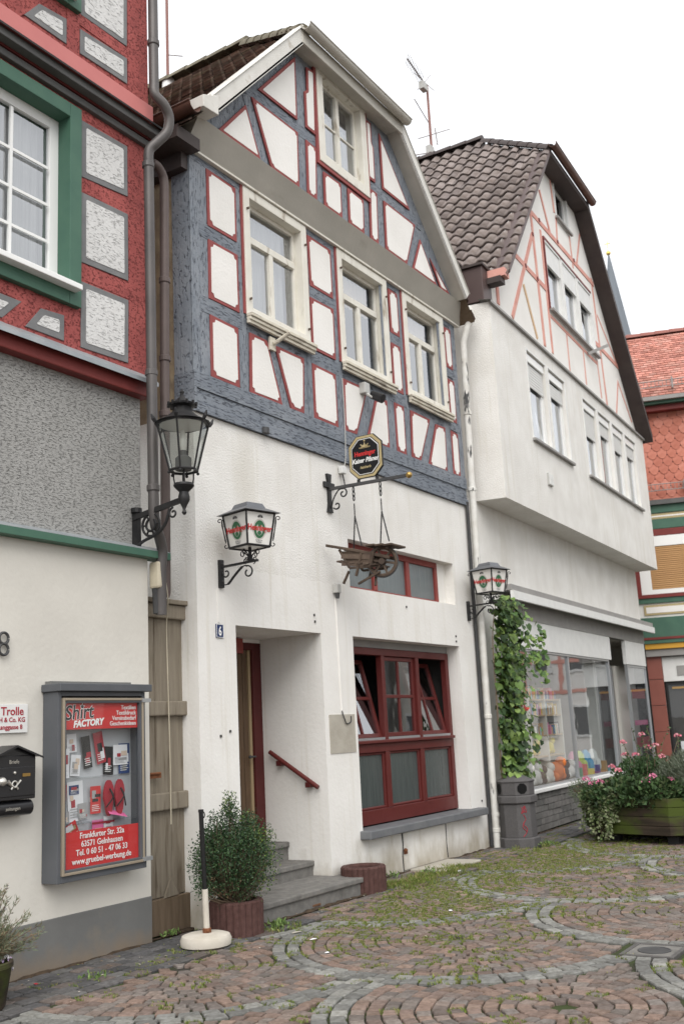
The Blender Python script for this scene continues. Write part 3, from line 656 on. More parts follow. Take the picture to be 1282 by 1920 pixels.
# roof: left and right slopes, half-hip, eaves
VY = 5.87                                   # verge plane
SL = 1.075                                  # rise per metre
EX0, EZ0 = 7.00, 7.60; RX, RZ = 10.2, 11.02; EX1 = 13.42
HL, HR, HZ = 9.03, 11.37, 9.77; RY = 7.6; YB = 15.0
def zl(x): return RZ-(RX-x)*SL if x <= RX else RZ-(x-RX)*SL
b = MB()
b.poly([(EX0, VY+.02, zl(EX0)-.06), (HL, VY+.02, HZ-.06), (RX, RY, RZ-.06), (RX, YB, RZ-.06), (EX0, YB, zl(EX0)-.06)])
b.poly([(EX1, VY+.02, zl(EX1)-.06), (HR, VY+.02, HZ-.06), (RX, RY, RZ-.06), (RX, YB, RZ-.06), (EX1, YB, zl(EX1)-.06)])
b.poly([(HL, VY+.02, HZ-.06), (HR, VY+.02, HZ-.06), (RX, RY, RZ-.06)])
roof = b.build('roof', 'old_wood_dark', BH)
# old flat tiles, laid in courses on all three slopes
TP = [(.16, .112, .092), (.20, .14, .115), (.12, .086, .072), (.24, .17, .135), (.17, .14, .11)]
def plain_tiles(org, ux, us, inside, W, Lx, nrows, ncols, pal, th=.014, expo=.15):
    """courses of overlapping tiles: ux along the course, us up the slope; returns the mesh builder"""
    b = MB(); b.fc = []; ux = Vector(ux).normalized(); us = Vector(us).normalized(); nn = ux.cross(us).normalized()
    if nn.z < 0: nn = -nn
    for r in range(nrows):
        for c in range(ncols):
            p = Vector(org)+us*(r*expo)+ux*((c+(r % 2)*.5)*W)
            if not inside(p+us*expo*.5+ux*W*.5): continue
            j = rr.uniform(-.006, .006); lift = th+.010+rr.uniform(0, .007); w_ = W*.965
            lo = p+ux*(W-w_)/2+us*j; hi_ = lo+us*(expo*1.25)
            q = [lo+ux*w_*.15, lo+ux*w_*.85, lo+ux*w_+us*.025, hi_+ux*w_, hi_, lo+us*.025]
            up_ = [nn*lift, nn*lift, nn*(lift-.002), nn*.004, nn*.004, nn*(lift-.002)]
            k = len(b.v); b.v += [a+u for a, u in zip(q, up_)]+[a+u-nn*th for a, u in zip(q[:3]+[q[5]], up_[:3]+[up_[5]])]
            b.f += [(k, k+1, k+2, k+3, k+4, k+5), (k+6, k+7, k+1, k), (k+7, k+8, k+2, k+1), (k+9, k+6, k, k+5)]
            cc = rr.choice(pal); s_ = rr.uniform(.8, 1.25); b.fc += [tuple(v*s_ for v in cc)]*4
    return b
def inL(p): return p.y > VY and (p.x < HL or p.x < RX - max(0, (RY-p.y))/(RY-VY)*(RX-HL)) and p.x < RX-.03
us = Vector((1, 0, SL))
plain_tiles((EX0, VY, zl(EX0)-.05), (0, 1, 0), us, inL, .17, .2, 31, 54, TP).build('roof_tiles', 'old_tile', roof, kind='stuff')
def inR(p): return p.y > VY and (p.x > HR or p.x > RX + max(0, (RY-p.y))/(RY-VY)*(HR-RX)) and p.x > RX+.03
plain_tiles((EX1, VY, zl(EX1)-.05), (0, 1, 0), Vector((-1, 0, SL)), inR, .17, .2, 31, 54, TP).build('roof_tiles', 'old_tile', roof, kind='stuff')
hs = Vector((0, RY-VY, RZ-HZ))
def inH(p): t = (p.z-HZ+.05)/(RZ-HZ); return HL+(RX-HL)*t < p.x < HR-(HR-RX)*t
plain_tiles((HL-.2, VY, HZ-.05), (1, 0, 0), hs, inH, .17, .2, 14, 17, TP).build('roof_tiles', 'old_tile', roof, kind='stuff')
# ridge and hip caps, each a half-round tile
def caps(a, b_, step, r, mat, parent, name='ridge_tile'):
    a, b_ = Vector(a), Vector(b_); d = (b_-a); n = int(d.length/step); d.normalize(); x = d.cross(Vector((0, 0, 1))).normalized(); u = x.cross(d)
    base = None
    for i in range(n):
        m_ = MB(); q0 = a+d*step*i; q1 = q0+d*(step*1.06)
        for q, rr_ in ((q0, r), (q1, r*.88)):
            m_.v += [q+x*rr_*math.cos(t)+u*rr_*math.sin(t) for t in [math.pi*k/6 for k in range(7)]]
        m_.f = [(k, k+1, k+8, k+7) for k in range(6)]+[tuple(range(7))]
        m_.build(name, mat, parent, smooth=True)
caps((RX, RY-.1, RZ-.02), (RX, YB, RZ-.02), .36, .12, 'ridge_tile', roof)
caps((HL+.02, VY+.0, HZ-.03), (RX, RY, RZ-.03), .33, .11, 'ridge_tile', roof)
caps((HR-.02, VY+.0, HZ-.03), (RX, RY, RZ-.03), .33, .11, 'ridge_tile', roof)
# verge boards, soffits, hip eaves with its gutter
sn = Vector((-SL, 0, 1)).normalized()
def verge(xa, za, xb, zb, parent, side):
    d = Vector((xb-xa, 0, zb-za)).normalized(); nrm = Vector((-d.z, 0, d.x)); 
    if nrm.z < 0: nrm = -nrm
    P = [Vector((xa, VY-.03, za)), Vector((xb, VY-.03, zb))]
    b = MB()
    b.add([P[0]+nrm*.03, P[1]+nrm*.03, P[1]-nrm*.13, P[0]-nrm*.13]+[p+Vector((0, .03, 0)) for p in (P[0]+nrm*.03, P[1]+nrm*.03, P[1]-nrm*.13, P[0]-nrm*.13)], [(0, 1, 2, 3), (7, 6, 5, 4), (0, 4, 5, 1), (3, 2, 6, 7), (0, 3, 7, 4), (1, 5, 6, 2)])
    o = b.build('verge_board', 'verge_white', parent, bev=.004)
    b = MB(); q = [P[0]-nrm*.10, P[1]-nrm*.10]
    b.add([q[0], q[1], q[1]+Vector((0, .24, 0)), q[0]+Vector((0, .24, 0)), q[0]-nrm*.02, q[1]-nrm*.02, q[1]+Vector((0, .24, 0))-nrm*.02, q[0]+Vector((0, .24, 0))-nrm*.02], [(0, 1, 2, 3), (7, 6, 5, 4), (0, 4, 5, 1), (2, 6, 7, 3)])
    b.build('verge_soffit', 'verge_beige', o)
    b = MB(); P2 = [p+nrm*.035 for p in P]
    b.add([P2[0]+Vector((0, -.015, 0)), P2[1]+Vector((0, -.015, 0)), P2[1]+Vector((0, .10, 0)), P2[0]+Vector((0, .10, 0)), P2[0]+nrm*.02, P2[1]+nrm*.02, P2[1]+Vector((0, .10, 0))+nrm*.02, P2[0]+Vector((0, .10, 0))+nrm*.02], [(3, 2, 1, 0), (4, 5, 6, 7), (0, 1, 5, 4), (2, 3, 7, 6), (0, 4, 7, 3), (1, 2, 6, 5)])
    b.build('verge_trim', 'verge_white', o)
verge(7.30, zl(7.30), HL+.02, zl(HL+.02), BH, 0); verge(HR-.02, zl(HR-.02), EX1-.25, zl(EX1-.25), BH, 1)
# boxed eaves return on the left
MB().add([(7.12, VY-.05, 7.73), (7.36, VY-.05, 7.75), (7.36, VY-.05, 7.97), (7.12, VY-.05, 7.86), (7.12, 6.25, 7.73), (7.36, 6.25, 7.75), (7.36, 6.25, 7.97), (7.12, 6.25, 7.86)], [(0, 1, 2, 3), (7, 6, 5, 4), (0, 4, 5, 1), (3, 2, 6, 7), (0, 3, 7, 4), (1, 5, 6, 2)]).build('eaves_return', 'verge_white', BH, bev=.006)
b = MB(); b.box(HL-.03, HR+.03, VY-.04, VY-.01, HZ-.20, HZ-.02); o = b.build('hip_fascia', 'verge_beige', BH, bev=.005)
MB().box(HL+.05, HR-.05, VY-.009, GY+.05, HZ-.16, HZ-.13).build('hip_soffit', 'verge_beige', o)
MB().box(HL+.06, HR-.08, GY-.05, GY+.02, GT-.06, HZ-.161).build('hip_beam', 'verge_beige', o)
def gutter(a, b_, r, mat, parent, thick=.006, name='gutter'):
    a, b_ = Vector(a), Vector(b_); d = (b_-a).normalized(); x = d.cross(Vector((0, 0, 1))).normalized(); m_ = MB()
    n = 10
    for q in (a, b_):
        for rr_ in (r, r-thick): m_.v += [q+x*rr_*math.cos(t)+Vector((0, 0, rr_*math.sin(t))) for t in [math.pi+math.pi*k/n for k in range(n+1)]]
    k = 2*(n+1)
    for i in range(n): m_.f += [(i, i+1, k+i+1, k+i), (n+1+i, k+n+1+i, k+n+2+i, n+2+i), (i, n+1+i, n+2+i, i+1), (k+i, k+i+1, k+n+2+i, k+n+1+i)]
    m_.f += [(0, k, k+n+1, n+1), (n, 2*n+1, k+2*n+1, k+n)]
    o = m_.build(name, mat, parent, smooth=True)
    m_ = MB(); m_.tube([a+x*r+Vector((0, 0, .004)), b_+x*r+Vector((0, 0, .004))], .011, 6); m_.tube([a-x*r+Vector((0, 0, .004)), b_-x*r+Vector((0, 0, .004))], .011, 6); m_.build('gutter_bead', mat, o)
    return o
gutter((HL-.06, VY-.11, HZ+.0), (HR+.06, VY-.11, HZ-.01), .065, 'verge_beige', BH)
gutter((EX0+.02, VY-.03, 7.71), (EX0+.02, YB, 7.64), .085, 'copper_gutter', BH)
MB().box(EX0-.02, X0+.02, 6.05, 14, 7.42, 7.55).build('eaves_box', 'dark_brown', BH)
MB().box(X0-.10, X0+.1, 6.2, 14, 7.25, 7.42).build('eaves_box', 'dark_brown', BH)
# strip window under the timbers: red frame with three ribbed panes
yb = 6.33
b = MB(); frame(b, 10.0, 12.47, 3.23, 3.80, .075, yb, yb+.06, wb=.05); 
for xx in (10.80, 11.64): b.box(xx-.045, xx+.045, yb-.004, yb+.06, 3.28, 3.725)
wd = b.build('window', 'red_frame_light', BH, bev=.005)
for (p, q) in ((10.075, 10.755), (10.845, 11.595), (11.685, 12.395)): MB().poly([(p, yb+.03, 3.28), (q, yb+.03, 3.28), (q, yb+.03, 3.725), (p, yb+.03, 3.725)]).build('pane', 'ribbed_light', wd)
MB().box(12.47, 12.72, yb, yb+.04, 3.23, 3.80).build('jamb', 'plaster_smooth', wd)
# big tavern window: tilted sashes above, ribbed panes below
yb = 6.37; xs = [10.0, 10.93, 11.80, 12.69]
b = MB(); frame(b, 10.0, 12.69, .56, 2.58, .085, yb, yb+.08, wb=.16)
b.box(10.085, 12.605, yb-.005, yb+.08, 1.36, 1.46)
for xx in xs[1:3]: b.box(xx-.05, xx+.05, yb-.004, yb+.075, .72, 1.36); b.box(xx-.04, xx+.04, yb-.004, yb+.075, 1.46, 2.495)
wd = b.build('window', 'red_frame', BH, bev=.006)
MB().box(10.05, 12.65, yb-.05, yb-.007, 1.462, 1.50).build('ledge', 'red_frame', wd, bev=.008)
MB().box(10.0, 12.71, yb+.02, yb+.085, 2.585, 2.67).build('head_board', 'grey_sheet', wd)
for i in range(3):
    p, q = xs[i]+(.085 if i == 0 else .05), xs[i+1]-(.085 if i == 2 else .05)
    lp = MB(); ch = .05
    # rounded frame inside each lower light
    frame(lp, p, q, .72, 1.36, .03, yb+.02, yb+.06); lp.build('light_frame', 'red_frame', wd, bev=.01)
    MB().poly([(p+.03, yb+.045, .75), (q-.03, yb+.045, .75), (q-.03, yb+.045, 1.33), (p+.03, yb+.045, 1.33)]).build('pane', 'ribbed_glass', wd)
    p, q = xs[i]+(.085 if i == 0 else .04), xs[i+1]-(.085 if i == 2 else .04)
    tilt = R(0) if i == 1 else R(14)
    def tfm(v, tilt=tilt, yb=yb): return Vector((v.x, yb+.03+v.y*math.cos(tilt)+(v.z-1.50)*math.sin(tilt), 1.50+(v.z-1.50)*math.cos(tilt)-v.y*math.sin(tilt)))
    sb = MB(tfm); frame(sb, p+.005, q-.005, 1.53, 2.49, .05, 0, .045); xm = (p+q)/2; sb.box(xm-.017, xm+.017, .005, .04, 1.58, 2.44); sb.box(p+.055, xm-.017, .005, .04, 1.99, 2.03); sb.box(xm+.017, q-.055, .005, .04, 1.99, 2.03)
    sb.build('sash', 'red_frame', wd, bev=.005)
    for (u0, u1) in ((p+.055, xm-.017), (xm+.017, q-.055)):
        for (v0, v1) in ((1.58, 1.99), (2.03, 2.44)): MB(tfm).poly([(u0, .022, v0), (u1, .022, v0), (u1, .022, v1), (u0, .022, v1)]).build('pane', 'glass', wd)
    MB().box(p, q, yb+.0, yb+.07, 1.50, 1.528).build('weather_bar', 'steel', wd)
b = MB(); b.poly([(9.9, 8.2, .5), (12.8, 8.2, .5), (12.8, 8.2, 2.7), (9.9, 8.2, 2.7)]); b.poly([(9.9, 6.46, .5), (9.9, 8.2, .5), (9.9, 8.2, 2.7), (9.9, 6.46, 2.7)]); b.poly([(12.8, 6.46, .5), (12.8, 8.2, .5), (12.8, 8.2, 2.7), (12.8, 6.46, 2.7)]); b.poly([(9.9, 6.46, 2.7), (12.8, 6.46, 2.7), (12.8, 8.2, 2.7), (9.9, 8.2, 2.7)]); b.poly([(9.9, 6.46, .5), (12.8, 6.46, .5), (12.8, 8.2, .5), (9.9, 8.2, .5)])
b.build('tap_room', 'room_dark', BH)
b = MB(); n = 16
for i in range(n): xa = 10.1+.5*i/n; b.poly([(xa, 6.62+.02*math.sin(i*1.6), 1.5), (xa+.5/n, 6.62+.02*math.sin((i+1)*1.6), 1.5), (xa+.5/n, 6.62+.02*math.sin((i+1)*1.6), 2.6), (xa, 6.62+.02*math.sin(i*1.6), 2.6)])
b.build('curtain', 'door_frame', BH)
MB().box(9.94, 12.95, 6.06, 6.42, .455, .545).build('window_sill', 'sill_grey', BH, bev=.012)
MB().box(7.60, 7.632, 6.194, 6.203, 2.68, 3.0).build('conduit_strip', 'plaster_smooth', BH)
# cellar hatch plates and cracks under the sill
MB().box(10.86, 11.92, 6.185, 6.203, .02, .43).build('cellar_hatch', 'plaster_smooth', BH, bev=.004)
b = MB(); b.tube([(10.84, 6.194, .44), (10.85, 6.194, .3), (10.83, 6.194, .18), (10.84, 6.194, .0)], .006, 5); b.tube([(11.95, 6.194, .44), (11.94, 6.194, .2), (11.96, 6.194, .03)], .006, 5); b.build('crack', 'room_dark', BH)
b = MB(); b.box(10.85, 10.91, 6.17, 6.19, .2, .25); b.ball((10.87, 6.175, .24), .025, 6); b.build('hinge', 'rust', BH)
MB().box(10.95, 11.9, 5.72, 6.18, -.02, .022).build('threshold_slab', 'mortar', BH, bev=.01)
MB().box(9.43, 9.94, 6.192, 6.206, 1.39, 1.80).build('bare_patch', 'mortar', BH)
# porch: reveal floor, door leaf and frame, handrail, steps
b = MB(); b.box(7.875, 8.0, 7.02, 7.12, .5, 2.63); b.box(9.19, 9.347, 7.02, 7.12, .5, 2.63); b.box(8.0, 9.19, 7.02, 7.12, 2.55, 2.63); dr = b.build('door', 'door_frame', BH, bev=.006)
for i in range(13):
    xa = 8.0+i*.088; MB().box(xa+.004, xa+.084, 7.06, 7.10, .52, 2.55).build('board', 'door_dark', dr, bev=.008)
MB().box(9.146, 9.188, 7.05, 7.10, .52, 2.55).build('light_strip', 'door_light', dr)
b = MB(); b.tube([(9.16, 7.05, 1.40), (9.16, 6.99, 1.40), (9.06, 6.99, 1.40)], .010, 8); b.ball((9.06, 6.99, 1.40), .02, 6); b.build('handle', 'iron_grey', dr)
MB().box(7.88, 9.346, 7.02, 7.12, 2.631, 2.669).build('overdoor_panel', 'plaster_smooth', BH)
MB().box(8.70, 8.93, 6.94, 7.0, 2.50, 2.66).build('porch_board', 'red_frame_light', BH)
b = MB(); p0 = Vector((9.29, 6.90, 1.44)); p1 = Vector((9.29, 6.285, 1.055)); b.tube([p0, p1], .024, 10); hr = b.build('handrail', 'red_frame', BH, smooth=True)
for t in (.2, .8):
    q = p0.lerp(p1, t); b = MB(); b.box(q.x-.02, 9.349, q.y-.03, q.y+.03, q.z-.075, q.z-.02); b.build('rail_bracket', 'door_frame', hr, bev=.004)
ss = thing('entrance_steps', 'three worn grey stone steps leading up to the inn door', 'steps', (8.6, 6.0, 0))
for (a, c, y0, y1, z0, z1) in ((7.45, 9.48, 5.84, 6.197, -.03, .165), (7.89, 9.345, 6.198, 6.43, -.03, .167), (7.89, 9.345, 6.431, 6.74, -.03, .315), (7.89, 9.345, 6.741, 7.2, -.03, .50)):
    o = MB().box(a, c, y0, y1, z0, z1-.055).build('riser', 'stone_step', ss)
    MB().box(a, c+.0, y0-.025, y1-.001 if y0 > 6.2 else y1, z1-.054, z1).build('tread', 'stone_step', ss, bev=.012)
# ---------------------------------------------------------------- white house with the bay and the shop
TH = R(3.2); WO = Vector((13.78, 5.78, 0))
def WT(p): return WO + Vector((math.cos(TH)*p[0]-math.sin(TH)*p[1], math.sin(TH)*p[0]+math.cos(TH)*p[1], p[2]))
WH = thing('shop_house', 'white plastered house with overhanging bay, pink timbered gable and shop below', 'house', tuple(WT((4.8, .8, 0))))
BW = 9.62; BZ0, BZ1 = 4.85, 7.92
groups = [[(1.55, 2.50), (2.66, 3.58)], [(4.72, 5.62), (5.76, 6.66), (6.80, 7.70), (7.84, 8.74)]]
WZ = (6.10, 7.62)
wallholes(0, BW, BZ0, BZ1, [(a, c, *WZ) for g_ in groups for a, c in g_], 0, .12, WT).build('bay_wall', 'plaster_rough', WH)
b = MB(WT); b.poly([(0, 0, BZ0), (0, 0, BZ1), (-.06, .5, BZ1), (-.06, .5, BZ0)]); b.poly([(BW, 0, BZ0), (BW, .5, BZ0), (BW, .5, BZ1), (BW, 0, BZ1)]); b.poly([(-.06, .5, BZ0), (0, 0, BZ0), (BW, 0, BZ0), (BW, .5, BZ0)]); b.build('bay_return', 'plaster_rough', WH)
MB(WT).box(BW-.05, BW, .5, 9, 0, BZ1).build('side_wall', 'plaster_rough', WH); MB(WT).box(-.06, -.02, .5, 9, 3, 8.2).build('side_wall', 'plaster_rough', WH)
MB(WT).add([(-.08, -.05, BZ1+.0), (BW+.04, -.05, BZ1), (BW+.04, .16, BZ1+.05), (-.08, .16, BZ1+.05), (-.08, -.05, BZ1-.04), (BW+.04, -.05, BZ1-.04), (BW+.04, 0, BZ1-.04), (-.08, 0, BZ1-.04)], [(0, 1, 2, 3), (4, 5, 1, 0), (7, 6, 5, 4)]).build('bay_ledge', 'grey_sheet', WH)
for gi, g_ in enumerate(groups):
    for wi, (a, c) in enumerate(g_):
        sash_window(WH, a+.01, c-.01, WZ[0]+.005, WZ[1]-.005, .05, WT, casing=0, mat='white_gloss', cm='white_dull', mull=False, bars=0, fr=.085, deep=.05, room='room_dark', curtain=[(a+.5, c-.1, 6.2, 7.4, 'curtain')], roomd=.45)
        w_ = [x for x in WH.children if x.name.startswith('window')][-1]
        fz = [.62, .70, .55, .72, .66, .72][gi*2+wi if gi == 0 else 2+wi]
        b = MB(WT); zt = WZ[0]+(WZ[1]-WZ[0])*fz; n = int((WZ[1]-.16-zt)/.05)
        for k in range(n): z_ = zt+k*.05; b.add([(a+.035, .055, z_), (c-.035, .055, z_), (c-.035, .045, z_+.025), (a+.035, .045, z_+.025), (c-.035, .055, z_+.05), (a+.035, .055, z_+.05)], [(0, 1, 2, 3), (3, 2, 4, 5)])
        b.build('roller_shutter', 'white_dull', w_)
        MB(WT).box(a+.022, c-.022, .02, .06, WZ[1]-.16, WZ[1]-.03).build('shutter_box', 'white_gloss', w_, bev=.004)
        if gi == 0 and wi == 0:
            def tl(v, a=a): z_ = v[2]-6.2; return WT((v[0], v[1]+.16*z_, v[2]))
            b = MB(tl); frame(b, a+.12, c-.12, 6.2, 7.05, .05, .10, .13); b.build('tilted_sash', 'white_gloss', w_)
    MB(WT).box(g_[0][0]-.06, g_[-1][1]+.06, -.06, .03, WZ[0]-.045, WZ[0]-.001).build('window_sill', 'grey_sheet', WH, bev=.004)
    for a, c in g_:
        b = MB(WT); b.box(a-.035, a-.001, -.012, .0, WZ[0], WZ[1]+.035); b.box(c+.001, c+.035, -.012, 0, WZ[0], WZ[1]+.035); b.box(a-.001, c+.001, -.012, 0, WZ[1]+.001, WZ[1]+.035); b.build('window_surround', 'white_dull', WH)
b = MB(WT); b.box(2.05, 2.27, -.03, 0, 5.42, 5.62); vt = b.build('vent_grille', 'plastic_grey', WH)
for k in range(5): MB(WT).box(2.07+k*.04, 2.09+k*.04, -.045, -.031, 5.43, 5.61).build('slat', 'white_dull', vt)
# gable with thin pink timbers
GD = .10; GZ = BZ1
GWIN = [(3.52, 4.50), (4.56, 5.54), (5.60, 6.58)]; GWZ = (9.05, 10.46); TWIN = (4.53, 5.44, 11.36, 12.18)
def gprof(z, side):  # gable outline
    return max(.05, .46+(z-8.66)/1.18) if side == 0 else min(9.6, 9.68-(z-7.90)*(3.68/4.34))
b = MB(WT)
zs = [GZ, 8.0, 8.18, GWZ[0], GWZ[1], TWIN[2], TWIN[3], 12.2]
def strip(z0, z1, cut):
    l0, l1 = gprof(z0, 0), gprof(z1, 0); r0, r1 = gprof(z0, 1), gprof(z1, 1)
    edges = [(l0, l1)]
    for a, c in cut: b.poly([(edges[-1][0], GD, z0), (a, GD, z0), (a, GD, z1), (edges[-1][1], GD, z1)]); edges.append((c, c))
    b.poly([(edges[-1][0], GD, z0), (r0, GD, z0), (r1, GD, z1), (edges[-1][1], GD, z1)])
for z0, z1 in zip(zs[:-1], zs[1:]):
    strip(z0, z1, GWIN if z0 == GWZ[0] else ([TWIN[:2]] if z0 == TWIN[2] else []))
b.build('gable_wall', 'infill', WH)
def gpt(cx, cy):   # picture measurement -> gable plane (s, z)
    d = ray(760+cx/2.456, 240+cy/2.456); n_ = Vector((-math.sin(TH), math.cos(TH), 0)); t_ = Vector((math.cos(TH), math.sin(TH), 0)); O = WT((0, GD, 0))
    P = EYE+d*(n_.dot(O-EYE)/n_.dot(d)); return ((P-O).dot(t_), P.z)
for (p, q, w_, mt) in (((655, 185), (682, 390), .09, 0), ((573, 390), (640, 1005), .13, 0), ((618, 470), (676, 1038), .10, 0), ((570, 382), (862, 722), .13, 0), ((500, 582), (645, 742), .13, 0), ((868, 985), (998, 1125), .13, 0), ((580, 490), (490, 872), .12, 0), ((540, 720), (605, 972), .09, 1), ((612, 285), (662, 482), .10, 0),
                       ((415, 680), (425, 812), .14, 0), ((380, 680), (390, 795), .12, 0), ((740, 950), (756, 1118), .10, 0), ((815, 1010), (832, 1182), .10, 0), ((880, 1070), (902, 1245), .10, 0), ((852, 690), (927, 1275), .15, 0), ((880, 862), (990, 1135), .09, 0), ((976, 1165), (970, 1315), .10, 0), ((976, 1170), (1040, 1355), .09, 0), ((800, 490), (785, 640), .10, 0), ((752, 500), (770, 645), .10, 0), ((690, 395), (697, 530), .10, 0), ((665, 865), (880, 1085), .09, 0), ((1040, 1290), (1085, 1420), .09, 0)):
    (sa, za), (sb_, zb) = gpt(*p), gpt(*q); beam(WH, sa, za, sb_, zb, w_*.8, GD, 'pink_timber' if not mt else 'ochre_timber', WT)
for (p, q) in (((610, 425), 0), ((695, 525), 0), ((770, 610), 0), ((548, 635), 0), ((602, 695), 0), ((580, 490), 0)):
    s_, z_ = gpt(*p); MB(WT).box(s_-.03, s_+.03, GD-.03, GD-.011, z_-.03, z_+.03).build('timber_peg', 'dark_red', WH)
for a, c in GWIN:
    sash_window(WH, a, c, *GWZ, GD, WT, casing=.05, mat='white_gloss', cm='white_dull', mull=False, fr=.07, deep=.08, room='room_dark', roomd=.4, cproud=.02)
    w_ = [x for x in WH.children if x.name.startswith('window')][-1]
    MB(WT).box(a+.055, c-.055, GD+.0, GD+.045, GWZ[0]+.95, GWZ[1]-.055).build('roller_shutter', 'white_dull', w_)
MB(WT).box(GWIN[0][0]-.05, GWIN[2][1]+.05, GD-.09, GD-.022, GWZ[0]-.05, GWZ[0]-.002).build('window_sill', 'grey_sheet', WH)
b = MB(WT); b.box(GWIN[0][0]-.04, GWIN[0][0]-.002, GD-.03, GD-.002, GWZ[0], GWZ[1]+.04); b.box(GWIN[0][0]-.002, GWIN[2][1]+.002, GD-.03, GD-.002, GWZ[1]+.002, GWZ[1]+.04); b.build('red_surround', 'dark_red', WH)
b = MB(WT); b.bar((5.75, GD-.05, 8.85), (6.25, GD-.35, 9.12), .03, .06); b.build('flag_arm', 'grey_sheet', WH)
sash_window(WH, *TWIN, GD, WT, casing=.07, mat='white_gloss', cm='white_dull', mull=False, fr=.05, deep=.07, room='room_dark', cproud=.02, glass='glass_clear')
MB(WT).box(TWIN[0]-.04, TWIN[1]+.04, GD-.07, GD-.022, TWIN[2]-.05, TWIN[2]-.002).build('window_sill', 'grey_sheet', WH)
# roof: steep slopes with a half-hip, dark boarded verge
VD = -.22
def wl(s): return 8.64+(s-.46)*1.18
LX = .32; LZ = wl(LX); HL2, HR2, HZ2 = 3.51, 6.0, wl(3.51); RS = 4.70; RZ2 = wl(RS); RX2 = 9.72; YB2 = 10.5; RD = 1.6
sR = (HZ2-8.0)/(RX2-HR2)
b = MB(WT)
b.poly([(LX, VD, LZ-.07), (HL2, VD, HZ2-.07), (RS, RD, RZ2-.07), (RS, YB2, RZ2-.07), (LX, YB2, LZ-.07)])
b.poly([(RX2, VD, 7.93), (HR2, VD, HZ2-.07), (RS, RD, RZ2-.07), (RS, YB2, RZ2-.07), (RX2, YB2, 7.93)])
b.poly([(HL2, VD, HZ2-.07), (HR2, VD, HZ2-.07), (RS, RD, RZ2-.07)])
wroof = b.build('roof', 'dark_brown', WH)
# S-profile tiles, one object each for the nearest 300
tw, te = .245, .335; n8 = 8
tm = MB(); k = 0
prof = [(i/n8*tw*1.04, .028*math.sin(2*math.pi*i/n8-.6)) for i in range(n8+1)]
us2 = Vector((1, 0, 1.18)).normalized()
def tile_mesh(shade):
    b = MB(); b.fc = []
    for (u, lift) in ((0, .045), (te*1.10, .004)): b.v += [Vector((y, u, h+lift)) for y, h in prof]
    b.v += [Vector((y, 0, h+.045-.022)) for y, h in prof]
    b.f = [(i, i+1, n8+1+i+1, n8+1+i) for i in range(n8)]+[(2*n8+2+i, 2*n8+3+i, i+1, i) for i in range(n8)]
    me = bpy.data.meshes.new('roof_tile'); me.from_pydata([tuple(v) for v in b.v], [], b.f)
    ca = me.color_attributes.new('Col', 'FLOAT_COLOR', 'CORNER'); ca.data.foreach_set('color', list((*shade, 1))*len(me.loops)); me.materials.append(MATS['pantile'])
    me.polygons.foreach_set('use_smooth', [True]*n8+[False]*n8); return me, b
PT = [(.23, .195, .18), (.20, .168, .157), (.27, .23, .215), (.175, .147, .138), (.245, .205, .19)]
meshes = [tile_mesh(c)[0] for c in PT]; rawv, rawf = tile_mesh(PT[0])[1].v, tile_mesh(PT[0])[1].f
tiles = []
for r in range(24):
    for c in range(43):
        s_ = LX+us2.x*te*r; z_ = LZ-.05+us2.z*te*r; d_ = VD+.0+c*tw
        lim = RS if d_ > RD else HL2+(RS-HL2)*(d_-VD)/(RD-VD)
        if s_+.06 > lim or z_ > RZ2: continue
        tiles.append((s_, d_, z_))
bd_ = Vector(WT((0, 1, 0)))-Vector(WT((0, 0, 0))); bs_ = (Vector(WT(tuple(us2)))-Vector(WT((0, 0, 0)))).normalized(); bn = bs_.cross(bd_).normalized()
if bn.z < 0: bn = -bn
tiles.sort(key=lambda t: (WT(t)-EYE).length)
rest = MB(); rest.fc = []
for i, t in enumerate(tiles):
    P = WT(t)
    jl = rr.uniform(-.012, .012); tl_ = rr.uniform(-.02, .02)
    Mx = Matrix.Identity(4)
    b2 = (bs_+bn*tl_).normalized(); n2 = bn
    for q in range(3): Mx[q][0] = bd_[q]; Mx[q][1] = b2[q]; Mx[q][2] = n2[q]; Mx[q][3] = P[q]+b2[q]*jl
    if i < 300:
        o = bpy.data.objects.new('roof_tile', rr.choice(meshes)); COL.objects.link(o); o.parent = wroof; o.matrix_local = Mx
    else:
        kk = len(rest.v); rest.v += [Mx @ v for v in rawv]; rest.f += [tuple(q+kk for q in f) for f in rawf]; rest.fc += [rr.choice(PT)]*len(rawf)
rest.build('roof_tiles', 'pantile', wroof, smooth=True, kind='stuff')
b = MB(WT); b.poly([(RX2+.02, VD, 8.0), (HR2, VD, HZ2), (RS, RD, RZ2), (RS, YB2, RZ2), (RX2+.02, YB2, 8.0)]); b.build('roof_cover', 'dark_brown', wroof)
caps(WT((RS, RD-.1, RZ2-.05)), WT((RS, YB2, RZ2-.05)), .36, .13, 'dark_brown', wroof)
caps(WT((HL2, VD, HZ2-.05)), WT((RS, RD, RZ2-.05)), .34, .11, 'dark_brown', wroof)
